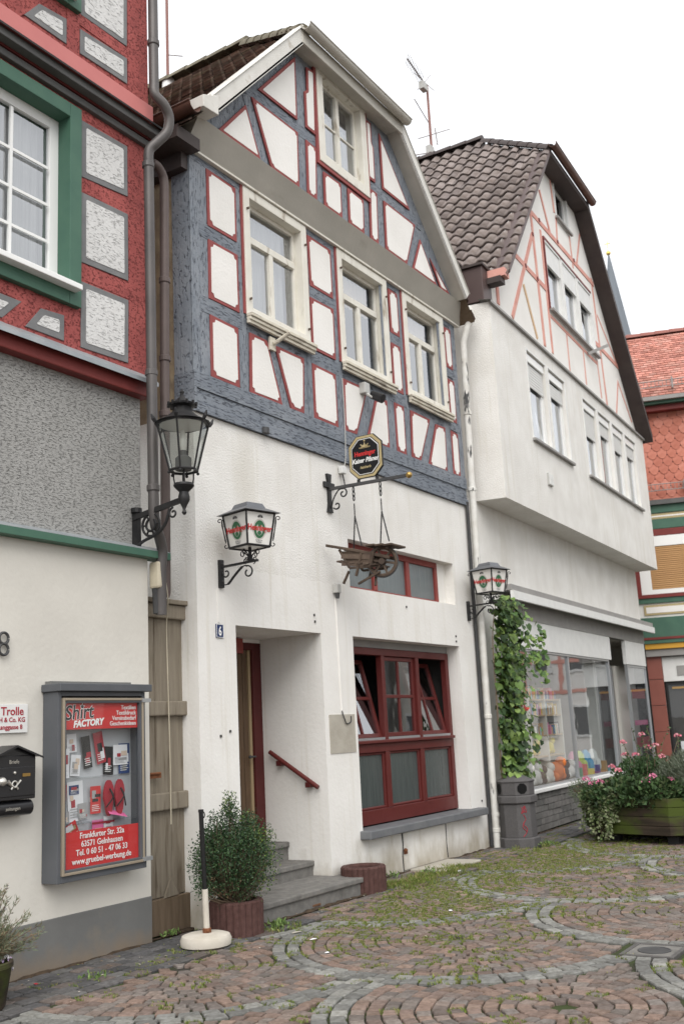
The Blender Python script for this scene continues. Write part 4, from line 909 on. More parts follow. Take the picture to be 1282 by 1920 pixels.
# dark verge soffits (right side broad and seen from below), copper hip gutter
def vboard(s0, z0, s1, z1, y0, y1, dn, mat, name):
    b = MB(WT); b.add([(s0, y0, z0), (s1, y0, z1), (s1, y0, z1-dn), (s0, y0, z0-dn), (s0, y1, z0), (s1, y1, z1), (s1, y1, z1-dn), (s0, y1, z0-dn)], [(0, 1, 2, 3), (7, 6, 5, 4), (0, 4, 5, 1), (3, 2, 6, 7), (0, 3, 7, 4), (1, 5, 6, 2)]); return b.build(name, mat, WH, bev=.004)
vboard(RX2, 8.0, HR2, HZ2, VD, GD+.02, .17, 'dark_brown', 'verge_soffit'); vboard(LX+.12, wl(LX+.12)-.02, HL2, HZ2-.02, VD, GD+.02, .10, 'brown_sheet', 'verge_soffit')
MB(WT).box(HL2-.05, HR2, VD, GD+.02, HZ2-.16, HZ2-.05).build('hip_soffit', 'dark_brown', WH)
gutter(WT((HL2-.10, VD-.07, HZ2+.02)), WT((HR2+.10, VD-.07, HZ2+.0)), .075, 'copper_gutter', WH)
# brown sheet box of the eaves against the inn
MB(WT).box(.02, .40, .09, 9, 7.97, 8.55).build('eaves_box', 'brown_sheet', WH, bev=.01); MB(WT).box(-.44, .018, .43, 9, 7.96, 8.60).build('eaves_box', 'brown_sheet', WH, bev=.01)
MB(WT).box(-.02, .40, .06, 9, 8.552, 8.59).build('eaves_flashing', 'dark_brown', WH); MB(WT).box(-.46, .02, .40, 9, 8.602, 8.64).build('eaves_flashing', 'dark_brown', WH)
b = MB(WT); b.box(.24, .44, -.20, .085, 8.40, 8.53); b.build('purlin_end', 'pink_timber', WH); MB(WT).box(.20, .40, -.14, .085, 8.30, 8.395).build('bracket', 'dark_brown', WH)
# lower wall, awning, sign panel, shop front
LD = .46
SH = (1.05, 6.35, .66, 2.74)
wallholes(-.52, 9.45, 3.62, BZ0, [], LD, .1, WT).build('lower_wall', 'plaster_rough', WH)
MB(WT).poly([(-.52, LD, 0), (.62, LD, 0), (.62, LD, 3.62), (-.52, LD, 3.62)]).build('lower_wall', 'plaster_smooth', WH)
b = MB(WT); b.box(.55, 9.62, LD-.22, LD-.01, 3.56, 3.66); aw = b.build('awning_box', 'grey_sheet', WH, bev=.01)
MB(WT).box(.55, 9.62, LD-.25, LD-.20, 3.43, 3.558).build('awning_valance', 'white_dull', aw)
MB(WT).box(.62, 9.4, LD-.04, LD+.1, 3.20, 3.56).build('fascia', 'grey_sheet', WH)
MB(WT).box(.62, 6.52, LD-.03, LD+.05, 2.745, 3.199).build('sign_panel', 'white_dull', WH, bev=.004)
MB(WT).box(7.72, 9.42, LD-.03, LD+.05, 2.70, 3.199).build('sign_panel', 'white_dull', WH, bev=.004)
MB(WT).box(6.521, 7.719, LD+.5, LD+.55, 2.70, 3.199).build('entry_soffit', 'grey_sheet', WH)
b = MB(WT); frame(b, SH[0]-.45, SH[1], SH[2]-.04, SH[3], .035, LD-.02, LD+.05); xm = 3.70; b.box(xm-.025, xm+.025, LD-.022, LD+.045, SH[2], SH[3]-.035); sw = b.build('shop_window', 'steel', WH, bev=.004)
for (p, q) in ((SH[0]-.41, xm-.025), (xm+.025, SH[1]-.035)): MB(WT).poly([(p, LD+.01, SH[2]), (q, LD+.01, SH[2]), (q, LD+.01, SH[3]-.035), (p, LD+.01, SH[3]-.035)]).build('pane', 'glass_shop', sw)
MB(WT).box(.55, 6.40, LD-.10, LD+.04, .565, .619).build('shop_sill', 'white_gloss', WH, bev=.008)
# entrance recess and end pillar with narrow showcase window
b = MB(WT); frame(b, 6.40, 7.70, .02, 2.69, .05, LD+.30, LD+.36); dd = b.build('shop_door', 'steel', WH)
MB(WT).poly([(6.45, LD+.33, .07), (7.65, LD+.33, .07), (7.65, LD+.33, 2.64), (6.45, LD+.33, 2.64)]).build('pane', 'glass_shop', dd)
b = MB(WT); frame(b, 7.74, 9.36, .50, 2.69, .045, LD-.02, LD+.04); dd = b.build('shop_window', 'steel', WH); MB(WT).poly([(7.785, LD+.0, .545), (9.315, LD+.0, .545), (9.315, LD+.0, 2.645), (7.785, LD+.0, 2.645)]).build('pane', 'glass', dd)
MB(WT).box(7.74, 9.36, LD+.25, LD+.3, .0, 2.69).build('back_panel', 'room_light', WH); MB(WT).box(9.37, 9.47, LD-.03, LD+.3, 0, 3.2).build('end_post', 'clad_stone', WH)
for (za, zb_, mt) in ((2.0, 2.2, 'print_dark_red'), (1.45, 1.55, 'print_pink'), (1.0, 1.2, 'print_dark_red')): MB(WT).box(8.0, 9.1, LD+.005, LD+.008, za, zb_).build('window_sticker', mt, dd)
MB(WT).box(7.74, 9.36, LD-.015, LD+.2, 0, .495).build('pillar_base', 'plinth_grey', WH)
# rough stone cladding under the shop window: courses of strips
k = 0; b = None
for r in range(6):
    x = .62+rr.uniform(-.2, 0)
    while x < 6.4:
        L = rr.uniform(.25, .55); x2 = min(x+L, 6.4); x1_ = max(x, .62)
        if x2-x1_ > .03:
            q = MB(WT); q.box(x1_+.004, x2-.004, LD-.035-rr.uniform(0, .02), LD+.05, r*.093+.004, r*.093+.089)
            c = rr.choice([(.17, .165, .155), (.21, .20, .19), (.14, .137, .13), (.19, .18, .17)]); q.fc = [c]*6; q.build('cladding_stone', 'clad_stone', WH)
        x += L
# shop interior
b = MB(WT); b.poly([(.5, LD+2.4, 0), (9.4, LD+2.4, 0), (9.4, LD+2.4, 3.2), (.5, LD+2.4, 3.2)]); b.poly([(.5, LD+.06, 3.19), (9.4, LD+.06, 3.19), (9.4, LD+2.4, 3.19), (.5, LD+2.4, 3.19)]); b.poly([(.5, LD+.06, 0), (.5, LD+2.4, 0), (.5, LD+2.4, 3.2), (.5, LD+.06, 3.2)]); b.poly([(9.4, LD+.06, 0), (9.4, LD+2.4, 0), (9.4, LD+2.4, 3.2), (9.4, LD+.06, 3.2)])
b.build('shop_room', 'room_light', WH)
MB(WT).box(.6, 6.38, LD+.06, LD+1.1, .50, .64).build('display_floor', 'shelf_white', WH)
MB(WT).box(6.3, 6.5, LD+.3, LD+.5, .64, 3.18).build('column', 'white_dull', WH)
b = MB(WT)
shx0, shx1 = 2.34, 4.02
sf = thing('display_shelf', 'beige shelf unit with wooden boards behind the shop window', 'shelf', tuple(WT((3.1, LD+.5, .64))))
SM = (shx0+shx1)/2
for xx in (shx0, SM, shx1): MB(WT).box(xx-.03, xx+.03, LD+.30, LD+.62, .64, 2.0).build('upright', 'shelf_white', sf)
MB(WT).box(shx0, shx1, LD+.63, LD+.65, .64, 2.0).build('back_panel', 'shelf_white', sf)
shz = [1.05, 1.39, 1.72, 1.98]
for z_ in shz: MB(WT).box(shx0+.03, SM-.03, LD+.30, LD+.62, z_-.012, z_+.012).build('board', 'shelf_wood', sf); MB(WT).box(SM+.03, shx1-.03, LD+.30, LD+.62, z_-.012, z_+.012).build('board', 'shelf_wood', sf)
GC = [(.5, .06, .06), (.7, .68, .62), (.05, .16, .35), (.08, .25, .12), (.75, .5, .06), (.3, .55, .6), (.65, .2, .35), (.15, .12, .1), (.55, .30, .12), (.8, .78, .72)]
for z_ in shz[1:4]:
    for (p, q) in ((shx0+.05, SM-.05), (SM+.05, shx1-.05)):
        x = p
        while x < q-.05:
            ww = rr.uniform(.03, .08); hh = rr.uniform(.12, .22); m_ = MB(WT); m_.box(x, x+ww*.92, LD+.34, LD+.52, z_+.012, z_+.012+hh); c = rr.choice(GC); m_.fc = [c]*6
            tag(m_.build('boxed_toy', 'goods'), 'small boxed toy packed on the upper shop shelves', 'toy box', 'boxed toys on the shop shelves'); x += ww+rr.uniform(.002, .03)
def blob(name, s_, d_, z_, r, c, lab, cat, sz=1, grp=None):
    m_ = MB(WT); m_.ball((s_, d_, z_+r*sz), r, 7, sz)
    if sz > .7: m_.ball((s_+r*.3, d_-r*.5, z_+r*1.9*sz), r*.6, 6); m_.ball((s_-r*.9, d_-r*.3, z_+r*.5), r*.42, 5); m_.ball((s_+r*.9, d_-r*.4, z_+r*.5), r*.42, 5)
    m_.fc = [c]*len(m_.f); tag(m_.build(name, 'goods', smooth=True), lab, cat, grp)
blob('toy_helmet', 2.8, LD+.45, 1.062, .11, (.72, .55, .03), 'yellow toy helmet on the lowest shelf board, left half', 'toy')
blob('toy_helmet', 3.55, LD+.45, 1.062, .12, (.70, .58, .05), 'yellow and black toy helmet on the lowest shelf board, right half', 'toy')
for (s_, c, lab, rad) in ((1.45, (.8, .78, .74), 'white soft toy nearest the vine in the shop window', .15), (1.85, (.72, .7, .66), 'cream soft toy second from the vine in the shop window', .14), (2.15, (.16, .1, .07), 'dark brown soft toy on the shop window floor', .12), (2.5, (.74, .70, .64), 'pale soft toy left of the orange toy', .13), (3.0, (.70, .20, .05), 'orange soft toy on the shop window floor', .16), (3.3, (.10, .06, .05), 'black brown soft toy right of the orange toy', .13), (3.65, (.78, .76, .74), 'white soft toy at the window mullion', .13)):
    blob('soft_toy', s_, LD+.16, .641, rad, c, lab, 'soft toy', 1, 'soft toys in the shop window')
for (s_, c, lab) in ((4.75, (.42, .55, .10), 'lime green rucksack standing in the right shop window'), (5.15, (.03, .28, .50), 'bright blue rucksack standing in the right shop window'), (4.4, (.6, .2, .34), 'pink rucksack beside the window mullion'), (5.6, (.72, .74, .72), 'white rucksack at the right end of the shop window')):
    m_ = MB(WT); m_.lathe([(.10, 0), (.16, .06), (.17, .22), (.14, .36), (.06, .43)], (s_, LD+.28, .641), 12, sx=1, sy=.6); m_.lathe([(.08, 0), (.1, .05), (.09, .16), (.04, .2)], (s_, LD+.18, .70), 10, sx=1, sy=.5); m_.fc = [c]*len(m_.f)
    tag(m_.build('rucksack', 'goods', smooth=True), lab, 'rucksack', 'rucksacks in the shop window')

for k, (s_, c, lab) in enumerate(((4.05, (.62, .60, .55), 'cream small carton beside the pink rucksack'), (4.25, (.10, .30, .16), 'green small carton beside the pink rucksack'), (4.55, (.65, .12, .10), 'red small carton between the pink and green rucksacks'), (4.98, (.75, .62, .10), 'yellow small carton between the green and blue rucksacks'), (5.36, (.14, .10, .30), 'violet small carton between the blue and white rucksacks'), (5.85, (.50, .32, .16), 'brown small carton right of the white rucksack'), (6.05, (.2, .45, .5), 'turquoise small carton at the right end of the shop window'))):
    m_ = MB(WT); hh = .10+.05*((k*7) % 3); m_.box(s_-.06, s_+.06, LD+.10, LD+.20, .641, .641+hh); m_.fc = [c]*6; tag(m_.build('small_carton', 'goods'), lab, 'carton', 'cartons in the shop window')
# ---------------------------------------------------------------- orange tiled house closing the street
d0 = ray(1205, 1310); OO = EYE+d0*(25.0/d0.dot(fw)); OO.z = 0
dr_ = Vector((.30, -.954, 0)).normalized(); dn_ = Vector((.954, .30, 0)).normalized()
def OT(p): return OO+dr_*p[0]+dn_*p[1]+Vector((0, 0, p[2]))
OH = thing('tile_hung_house', 'orange tile-hung house with green timbers and shop at the street end', 'house', tuple(OT((2, 1, 0))))
def oz(px, py):
    d = ray(px, py); P = EYE+d*(dn_.dot(OO-EYE)/dn_.dot(d)); return ((P-OO).dot(dr_), P.z)
zR = oz(1240, 632)[1]; zE = oz(1240, 757)[1]; zG = oz(1240, 945)[1]; zL = oz(1240, 1205)[1]; zB1 = oz(1240, 1025)[1]; zB0 = oz(1240, 1105)[1]
A0, A1 = -4.5, 3.0
MB(OT).box(A0, A1, .12, 7, 0, zE).build('wall', 'infill', OH)
# ground floor shop
MB(OT).box(A0, -2.5, -.05, .119, 0, zL-.35).build('pier', 'brown_tile', OH)
for k in range(5): MB(OT).box(-.55, .52, -.06-.004*(k % 2), .119, k*.62+.005, k*.62+.615).build('tile_slab', 'brown_tile', OH, bev=.006)
MB(OT).box(.53, A1, -.02, .119, 2.42, zL-.36).build('shop_lintel', 'white_dull', OH)
MB(OT).box(.85, 1.25, -.04, -.021, 2.55, 2.78).build('vent_grille', 'grey_sheet', OH)
b = MB(OT); b.box(.53, A1, .10, .118, 0, 2.42); b.build('shop_interior', 'room_dark', OH)
b = MB(OT); frame(b, .56, 2.8, .35, 2.38, .05, -.01, .05); sw2 = b.build('shop_window', 'black_edge', OH); MB(OT).poly([(.61, .02, .4), (2.75, .02, .4), (2.75, .02, 2.33), (.61, .02, 2.33)]).build('pane', 'glass_clear', sw2)
MB(OT).box(.53, A1, -.04, .05, 0, .345).build('stall_riser', 'brown_tile', OH)
MB(OT).box(.75, 1.05, .055, .09, .55, 1.0).build('window_poster', 'paper', OH); MB(OT).box(.70, 2.6, .055, .08, 2.24, 2.29).build('lamp_strip', 'yellow_strip', OH)
MB(OT).box(A0, A1, -.16, .118, zL-.33, zL-.16).build('fascia', 'grey_sheet', OH); MB(OT).box(A0, A1, -.22, .117, zL-.155, zL-.03).build('trim_strip', 'yellow_strip', OH)
MB(OT).box(A0, A1, -.26, .117, zL-.025, zL+.06).build('trim_strip', 'green_paint', OH); MB(OT).box(A0, A1, -.28, .117, zL+.065, zL+.12).build('trim_strip', 'dark_red', OH)
# timbered floor
MB(OT).box(A0, A1, .02, .119, zL+.12, zG-.02).build('panel_backing', 'infill', OH)
for (a, c, z0, z1, mt) in ((A0, A1, zL+.125, zL+.62, 'green_paint'), (A0, A1, zG-.62, zG-.38, 'green_paint'), (A0, A1, zG-.22, zG-.02, 'green_paint'), (A0, A1, zG-.79, zG-.625, 'dark_red'), (-.10, .12, zL+.62, zG-.8, 'green_paint'), (-1.6, -1.3, zL+.62, zG-.8, 'green_paint'), (-.8, -.101, zL+1.52, zL+1.62, 'green_paint'), (.121, 2.98, zB0-.33, zB0-.12, 'green_paint')):
    MB(OT).box(a, c, -.03, .019, z0, z1).build('timber', mt, OH, bev=.01)
for (a, c, z0, z1) in ((-.75, -.14, zL+.68, zL+1.48), (-.75, -.14, zL+1.66, zL+2.4), (.25, 2.9, zL+.68, zB0-.37), (.3, 2.9, zG-.37, zG-.235)):
    panel(OH, [(a, z0), (c, z0), (c, z1), (a, z1)], .012, OT, bw=.05, proud=.02, mb='sign_gold', mi='infill', notch=.012)
MB(OT).box(.125, .24, -.06, .018, zB0-.115, zG-.8).build('window_casing', 'dark_red', OH); MB(OT).box(.125, 2.99, -.062, .018, zB0-.20, zB0-.117).build('window_casing', 'dark_red', OH)
MB(OT).box(.242, .50, -.04, .018, zB0-.11, zG-.80).build('window_frame', 'white_gloss', OH); MB(OT).box(.50, 2.98, -.041, .018, zB0-.11, zB0-.0).build('window_frame', 'white_gloss', OH); MB(OT).box(.50, 2.98, -.041, .018, zB1+.02, zG-.80).build('window_frame', 'white_gloss', OH)
b = MB(OT); n = 22
for k in range(n):
    z0 = zB0+(zB1-zB0+.01)*k/n; z1 = zB0+(zB1-zB0+.01)*(k+1)/n; b.add([(.50, -.02, z0), (2.9, -.02, z0), (2.9, -.032, z0+.01), (.50, -.032, z0+.01), (2.9, -.02, z1), (.50, -.02, z1)], [(0, 1, 2, 3), (3, 2, 4, 5)])
b.build('roller_shutter', 'roller', OH)
# tile-hung wall: fish-scale tiles, one object each
def scale_tiles(b, x0, x1, z0, z1, w_, e, org, ux, uz, nn, pal, off):
    out = []
    nr = int((z1-z0)/e)+1
    for r in range(nr):
        for c in range(int((x1-x0)/w_)+1):
            x = x0+(c+.5*(r % 2))*w_; z = z0+r*e
            out.append((x, z))
    return out
SC = [(.56, .21, .15), (.61, .24, .175), (.53, .195, .14), (.64, .265, .20)]
tw2, te2 = .235, .20
hex_ = [(-.5, .45), (-.5, -.05), (-.35, -.28), (-.15, -.42), (.15, -.42), (.35, -.28), (.5, -.05), (.5, .45)]
def stile(c):
    n = len(hex_); b = MB(); b.v = [Vector((x*tw2*.97, -.03+.02*(y+.45)-.0, y*te2*1.55)) for x, y in hex_]+[Vector((x*tw2*.97, -.03+.02*(y+.45)+.014, y*te2*1.55)) for x, y in hex_]
    b.f = [tuple(range(n))]+[(i, i+n, (i+1) % n+n, (i+1) % n) for i in range(n)]
    me = bpy.data.meshes.new('wall_tile'); me.from_pydata([tuple(v) for v in b.v], [], b.f); ca = me.color_attributes.new('Col', 'FLOAT_COLOR', 'CORNER'); ca.data.foreach_set('color', list((*c, 1))*len(me.loops)); me.materials.append(MATS['scale_tile']); return me, b
sm = [stile(c)[0] for c in SC]; raw = stile(SC[0])[1]
cand = [(x, z) for r in range(40) for c in range(34) for x, z in [(A0+.2+(c+.5*(r % 2))*tw2, zG+.10+r*te2)] if z < zE-.10 and x < A1-.1]
cand.sort(key=lambda q: abs(q[0]-1.2))
rest = MB(); rest.fc = []
tw_ = MB(OT).box(A0, A1, .06, .119, zG, zE).build('tile_hung_wall', 'brown_tile', OH)
for i, (x, z) in enumerate(cand):
    P = OT((x, .06+rr.uniform(-.004, .002), z)); Mx = Matrix.Identity(4)
    for q in range(3): Mx[q][0] = dr_[q]; Mx[q][1] = dn_[q]; Mx[q][2] = (0, 0, 1)[q]; Mx[q][3] = P[q]
    if i < 300: o = bpy.data.objects.new('wall_tile', rr.choice(sm)); COL.objects.link(o); o.parent = tw_; o.matrix_local = Mx
    else: kk = len(rest.v); rest.v += [Mx @ v for v in raw.v]; rest.f += [tuple(q+kk for q in f) for f in raw.f]; rest.fc += [rr.choice(SC)]*len(raw.f)
rest.build('wall_tiles', 'scale_tile', tw_, kind='stuff')
MB(OT).box(A0, A1, -.20, .10, zE-.22, zE-.08).build('eaves_board', 'dark_red', OH); MB(OT).box(A0, A1, -.32, .10, zE-.075, zE+.05).build('eaves_board', 'green_paint', OH)
MB(OT).box(A0, A1, -.12, .05, zG-.02, zG+.10).build('lower_eaves', 'dark_soffit', OH)
# snow guards
for (zz, yy) in ((zG+.33, -.10), (zE+.42, -.12)):
    b = MB(OT)
    for dz in (0, .16): b.tube([(A0, yy, zz+dz), (A1, yy, zz+dz)], .012, 5)
    for k in range(80): x = A0+(A1-A0)*k/80; b.tube([(x, yy, zz), (x, yy, zz+.16)], .006, 4)
    for k in range(8): x = A0+(A1-A0)*(k+.45)/8; b.box(x-.02, x+.02, yy-.02, yy+.12, zz-.06, zz+.22)
    b.build('snow_guard', 'grey_sheet', OH)
rs = Vector((0, 3.6, zR-zE)); zr = 1.6+(zR-1.6)*1.136
b = MB(OT); b.poly([(A0, -.3, zE+.05), (A1, -.3, zE+.05), (A1, 3.4, zr), (A0, 3.4, zr)]); b.poly([(A0, 3.4, zr), (A1, 3.4, zr), (A1, 7.1, zE), (A0, 7.1, zE)]); orf = b.build('roof', 'brown_tile', OH)
usv = (Vector(OT((0, 3.7, zr-zE-.05)))-OO).normalized(); L_ = Vector((0, 3.7, zr-zE-.05)).length
rr = random.Random(5)
plain_tiles(OT((A0, -.32, zE+.055)), dr_, usv, lambda p: True, .18, .2, int(L_/.16), 41, [(.50, .22, .17), (.55, .25, .20), (.44, .19, .15), (.52, .27, .22)], expo=.16).build('roof_tiles', 'scale_tile', orf, kind='stuff')
caps(OT((A0, 3.4, zr)), OT((A1, 3.4, zr)), .4, .14, 'brown_tile', orf)
MB(OT).box(A0, A1, -.42, -.30, zE-.0, zE+.10).build('gutter', 'grey_sheet', OH)
# far church spire
sp = EYE+ray(1157, 640)/ray(1157, 640).x*150; tp = EYE+ray(1140, 478)/ray(1140, 478).x*150
CS = thing('church_spire', 'slender grey slate church spire with gold finial beyond the roofs', 'spire', (sp.x, sp.y, 0))
b = MB(); b.lathe([(4.0, sp.z-16), (2.9, sp.z-6), (2.15, sp.z), (1.25, sp.z+(tp.z-sp.z)*.45), (.14, tp.z)], (tp.x, tp.y, 0), 8); b.build('spire_roof', 'slate', CS)
b = MB(); b.box(tp.x-3.4, tp.x+3.4, tp.y-2.8, tp.y+4, 0, sp.z-16); b.build('tower', 'plaster_warm', CS)
b = MB(); b.ball((tp.x, tp.y, tp.z+.3), .38, 8); b.tube([(tp.x, tp.y, tp.z+.5), (tp.x, tp.y, tp.z+2.6)], .07, 5); b.bar((tp.x, tp.y-.5, tp.z+1.9), (tp.x, tp.y+.5, tp.z+1.9), .1, .1); b.build('finial', 'gold', CS)
# houses farther down the street, seen in the window panes
def opposite(y0, y1, X, ze, zr_, wm, rm, lab, tim=None):
    T_ = lambda p: Vector((X+p[1], -p[0], p[2]))      # local x runs along -Y, local y into the house
    o = thing('mirrored_house', lab, 'house', (X+3, (y0+y1)/2, 0), 'houses mirrored in the panes'); x0, x1 = -y0, -y1; xm = (x0+x1)/2
    b = MB(T_); b.box(x0, x1, 0, 8, 0, ze); b.add([(x0, 0, ze), (x1, 0, ze), (xm, 0, zr_-.1)], [(0, 1, 2)]); b.build('wall', wm, o)
    b = MB(T_); b.add([(x0-.3, -.3, ze-.2), (xm, -.3, zr_), (xm, 8, zr_), (x0-.3, 8, ze-.2), (x1+.3, -.3, ze-.2), (x1+.3, 8, ze-.2)], [(0, 1, 2, 3), (1, 4, 5, 2)]); b.build('roof', rm, o)
    n = max(2, int((x1-x0)/1.6))
    for fl in range(int(ze/2.8)):
        for k in range(n):
            a = x0+(x1-x0)*(k+.25)/n; z0 = .9+fl*2.8
            b = MB(T_); frame(b, a, a+.9, z0, z0+1.4, .10, -.05, -.001); wn = b.build('window', 'white_dull', o); MB(T_).poly([(a+.10, -.02, z0+.10), (a+.80, -.02, z0+.10), (a+.80, -.02, z0+1.3), (a+.10, -.02, z0+1.3)]).build('pane', 'blind_dark', wn)
    if tim:
        for k in range(n+1): x = x0+(x1-x0)*k/n; MB(T_).box(max(x0, x-.09), min(x1, x+.09), -.03, -.001, 2.8, ze).build('timber', tim, o)
        for z in (2.9, 4.2, 5.6, ze-.1): MB(T_).box(x0, x1, -.04, -.031, z-.08, z+.08).build('timber', tim, o)
opposite(5.5, 1.2, 46, 6.2, 9.4, 'plaster_warm', 'brown_tile', 'cream house with brown roof mirrored at the right of the shop window')
opposite(1.0, -4.0, 45, 6.0, 9.6, 'infill', 'brown_tile', 'white house with pink timbers mirrored in the shop window', 'pink_timber')
opposite(-4.3, -11.5, 43, 6.6, 10.4, 'plaster_warm', 'dark_brown', 'tall house with dark roof mirrored in the tavern window')
opposite(-12.0, -20, 36, 6.6, 10.4, 'plaster_grey', 'dark_brown', 'grey house with dark gable mirrored in the upper windows')

oh = thing('gabled_house', 'tall house with dark roof gable mirrored in the inn windows', 'house', (20.5, -9, 0))
b = MB(); b.box(17, 24, -12, -5, 0, 8.2); b.add([(17, -5, 8.2), (24, -5, 8.2), (20.5, -5, 14.2)], [(2, 1, 0)]); b.build('wall', 'plaster_warm', oh)
b = MB(); b.add([(16.6, -4.6, 7.6), (20.5, -4.6, 14.4), (20.5, -12, 14.4), (16.6, -12, 7.6), (24.4, -4.6, 7.6), (24.4, -12, 7.6)], [(0, 1, 2, 3), (1, 4, 5, 2)]); b.build('roof', 'dark_brown', oh)
for zz in (3.6, 6.2, 9.2):
    for xx in ((18, 19.9, 21.8) if zz < 9 else (19.2, 20.9)):
        b = MB(); frame(b, xx, xx+1.0, zz, zz+1.4, .1, -4.999, -4.95); wn = b.build('window', 'white_dull', oh); MB().poly([(xx+.1, -4.97, zz+.1), (xx+.9, -4.97, zz+.1), (xx+.9, -4.97, zz+1.3), (xx+.1, -4.97, zz+1.3)]).build('pane', 'blind_dark', wn)
# ---------------------------------------------------------------- downpipes
rr = random.Random(11)
def smoothpath(pts, n=6):
    """Catmull-Rom through the points"""
    P = [Vector(p) for p in pts]; out = []
    for i in range(len(P)-1):
        a, b, c, d = P[max(i-1, 0)], P[i], P[i+1], P[min(i+2, len(P)-1)]
        for k in range(n):
            t = k/n; out.append(.5*((2*b)+(c-a)*t+(2*a-5*b+4*c-d)*t*t+(3*b-a-3*c+d)*t**3))
    return out+[P[-1]]
def pipe(name, label, pts, r, mat, collars=(), cmat=None):
    o = thing(name, label, 'downpipe', tuple(pts[-1]))
    MB().tube(pts, r, 14).build('pipe', mat, o, smooth=True)
    for c in collars:
        b = MB(); b.lathe([(r+.004, -.03), (r+.010, -.022), (r+.010, .022), (r+.004, .03)], c, 16); b.build('collar', cmat or mat, o)
    return o
PX = 6.605
p1 = [(PX-.02, 5.98, 10.4), (PX-.02, 5.98, 8.0)] + smoothpath([(PX-.02, 5.98, 7.72), (PX-.02, 5.97, 7.62), (PX+.06, 5.93, 7.54), (PX+.13, 5.93, 7.44), (PX+.13, 5.96, 7.30), (PX+.05, 6.02, 7.17), (PX, 6.07, 7.08), (PX, 6.08, 6.95)]) + [(PX+.015, 6.09, 5.0), (PX+.03, 6.10, 3.75)] + smoothpath([(PX+.03, 6.10, 3.62), (PX+.06, 6.11, 3.48), (PX+.15, 6.14, 3.36), (PX+.20, 6.16, 3.26), (PX+.20, 6.18, 3.10)])+[(PX+.22, 6.20, 2.7)]
pipe('downpipe', 'grey brown downpipe with double bend at the corner of the red house', p1, .048, 'pipe_grey', [(PX-.02, 5.98, 8.18), (PX, 6.085, 6.93), (PX+.02, 6.097, 4.87), (PX+.028, 6.10, 3.80)])
q1 = smoothpath([(6.86, 6.26, 7.14), (6.93, 6.25, 7.12), (7.0, 6.25, 7.04), (7.01, 6.25, 6.92)])+[(6.985, 6.26, 5.0), (6.965, 6.27, 2.92), (6.96, 6.28, 2.88)]
pipe('downpipe', 'brown downpipe in the gap beside the blue corner post', q1, .045, 'pipe_brown', [(6.998, 6.255, 5.95), (6.988, 6.257, 5.15), (6.98, 6.262, 4.6)])
w1 = smoothpath([(13.52, 6.02, 7.80), (13.50, 5.98, 7.62), (13.40, 6.02, 7.42), (13.37, 6.08, 7.20)])+[(13.36, 6.10, 6.2), (13.35, 6.12, 4.8), (13.34, 6.13, 3.6), (13.30, 6.13, 1.6), (13.28, 6.13, .35), (13.27, 6.13, -.02)]
pipe('downpipe', 'peeling white downpipe between the inn and the white house', w1, .05, 'pipe_white', [(13.36, 6.10, 6.1), (13.35, 6.12, 4.95), (13.30, 6.13, 1.72), (13.29, 6.13, .42), (13.28, 6.13, .22)])
b = MB(); b.tube([(13.23, 6.16, 4.75), (13.215, 6.165, 3.6), (13.20, 6.165, 2.0), (13.185, 6.165, .02)], .026, 8)
tag(b.build('cable_duct', 'pipe_black', smooth=True), 'thin black cable duct running down beside the white downpipe', 'duct')

# ---------------------------------------------------------------- wooden gate in the gap
G = thing('plank_gate', 'narrow weathered brown plank gate between the two houses', 'gate', (7.05, 6.42, 0))
for k, (a, c) in enumerate(((6.735, 6.94), (6.945, 7.14), (7.145, 7.33))): MB().box(a, c, 6.40+.004*k, 6.43, .30, 2.80).build('plank', 'old_wood', G, bev=.006)
for (z0, z1, x1_) in ((2.70, 2.83, 7.35), (1.83, 1.96, 7.335), (1.02, 1.17, 7.345)): MB().box(6.735, x1_, 6.352, 6.398, z0, z1).build('cross_bar', 'old_wood', G, bev=.012)
MB().box(6.73, 7.36, 6.32, 6.42, 2.832, 2.875).build('cap_board', 'old_wood', G, bev=.008)
MB().box(6.735, 7.335, 6.35, 6.40, .01, .299).build('kick_board', 'old_wood_dark', G, bev=.006)
MB().add([(6.98, 6.345, .30), (7.16, 6.345, .31), (7.06, 6.345, .46), (6.98, 6.36, .30), (7.16, 6.36, .31), (7.06, 6.36, .46)], [(0, 1, 2), (5, 4, 3), (0, 3, 4, 1), (1, 4, 5, 2), (2, 5, 3, 0)]).build('broken_splint', 'old_wood', G)
b = MB(); b.box(6.75, 6.95, 6.34, 6.352, 1.30, 1.345); b.tube([(6.80, 6.335, 1.34), (6.93, 6.335, 1.34)], .012, 6); b.build('bolt', 'rust', G)
tag(MB().tube(smoothpath([(6.90, 6.23, 3.1), (6.96, 6.24, 2.85), (7.04, 6.335, 2.6), (7.05, 6.335, 2.0), (7.06, 6.335, 1.4), (7.06, 6.335, .9)]), .006, 5).build('cable', 'plastic_beige'), 'thin beige cable hanging down in front of the plank gate', 'cable')
o = thing('cable_housing', 'beige plastic cable housing under the end of the green ledge', 'cable box', (6.80, 6.2, 2.9))
MB().box(6.745, 6.84, 6.15, 6.27, 2.93, 3.17).build('cover', 'plastic_beige', o, bev=.02); MB().lathe([(.03, -.22), (.035, -.05), (.04, 0)], (6.785, 6.22, 2.93), 10).build('gland', 'pipe_black', o)

# ---------------------------------------------------------------- iron scroll helper
def spiral(c, r0, r1, a0, a1, ax, ay, n=22):
    c = Vector(c); ax, ay = Vector(ax), Vector(ay)
    return [c+(ax*math.cos(t)+ay*math.sin(t))*r for t, r in ((a0+(a1-a0)*i/n, r0+(r1-r0)*i/n) for i in range(n+1))]
EYv = Vector((0, -1, 0)); EZv = Vector((0, 0, 1))

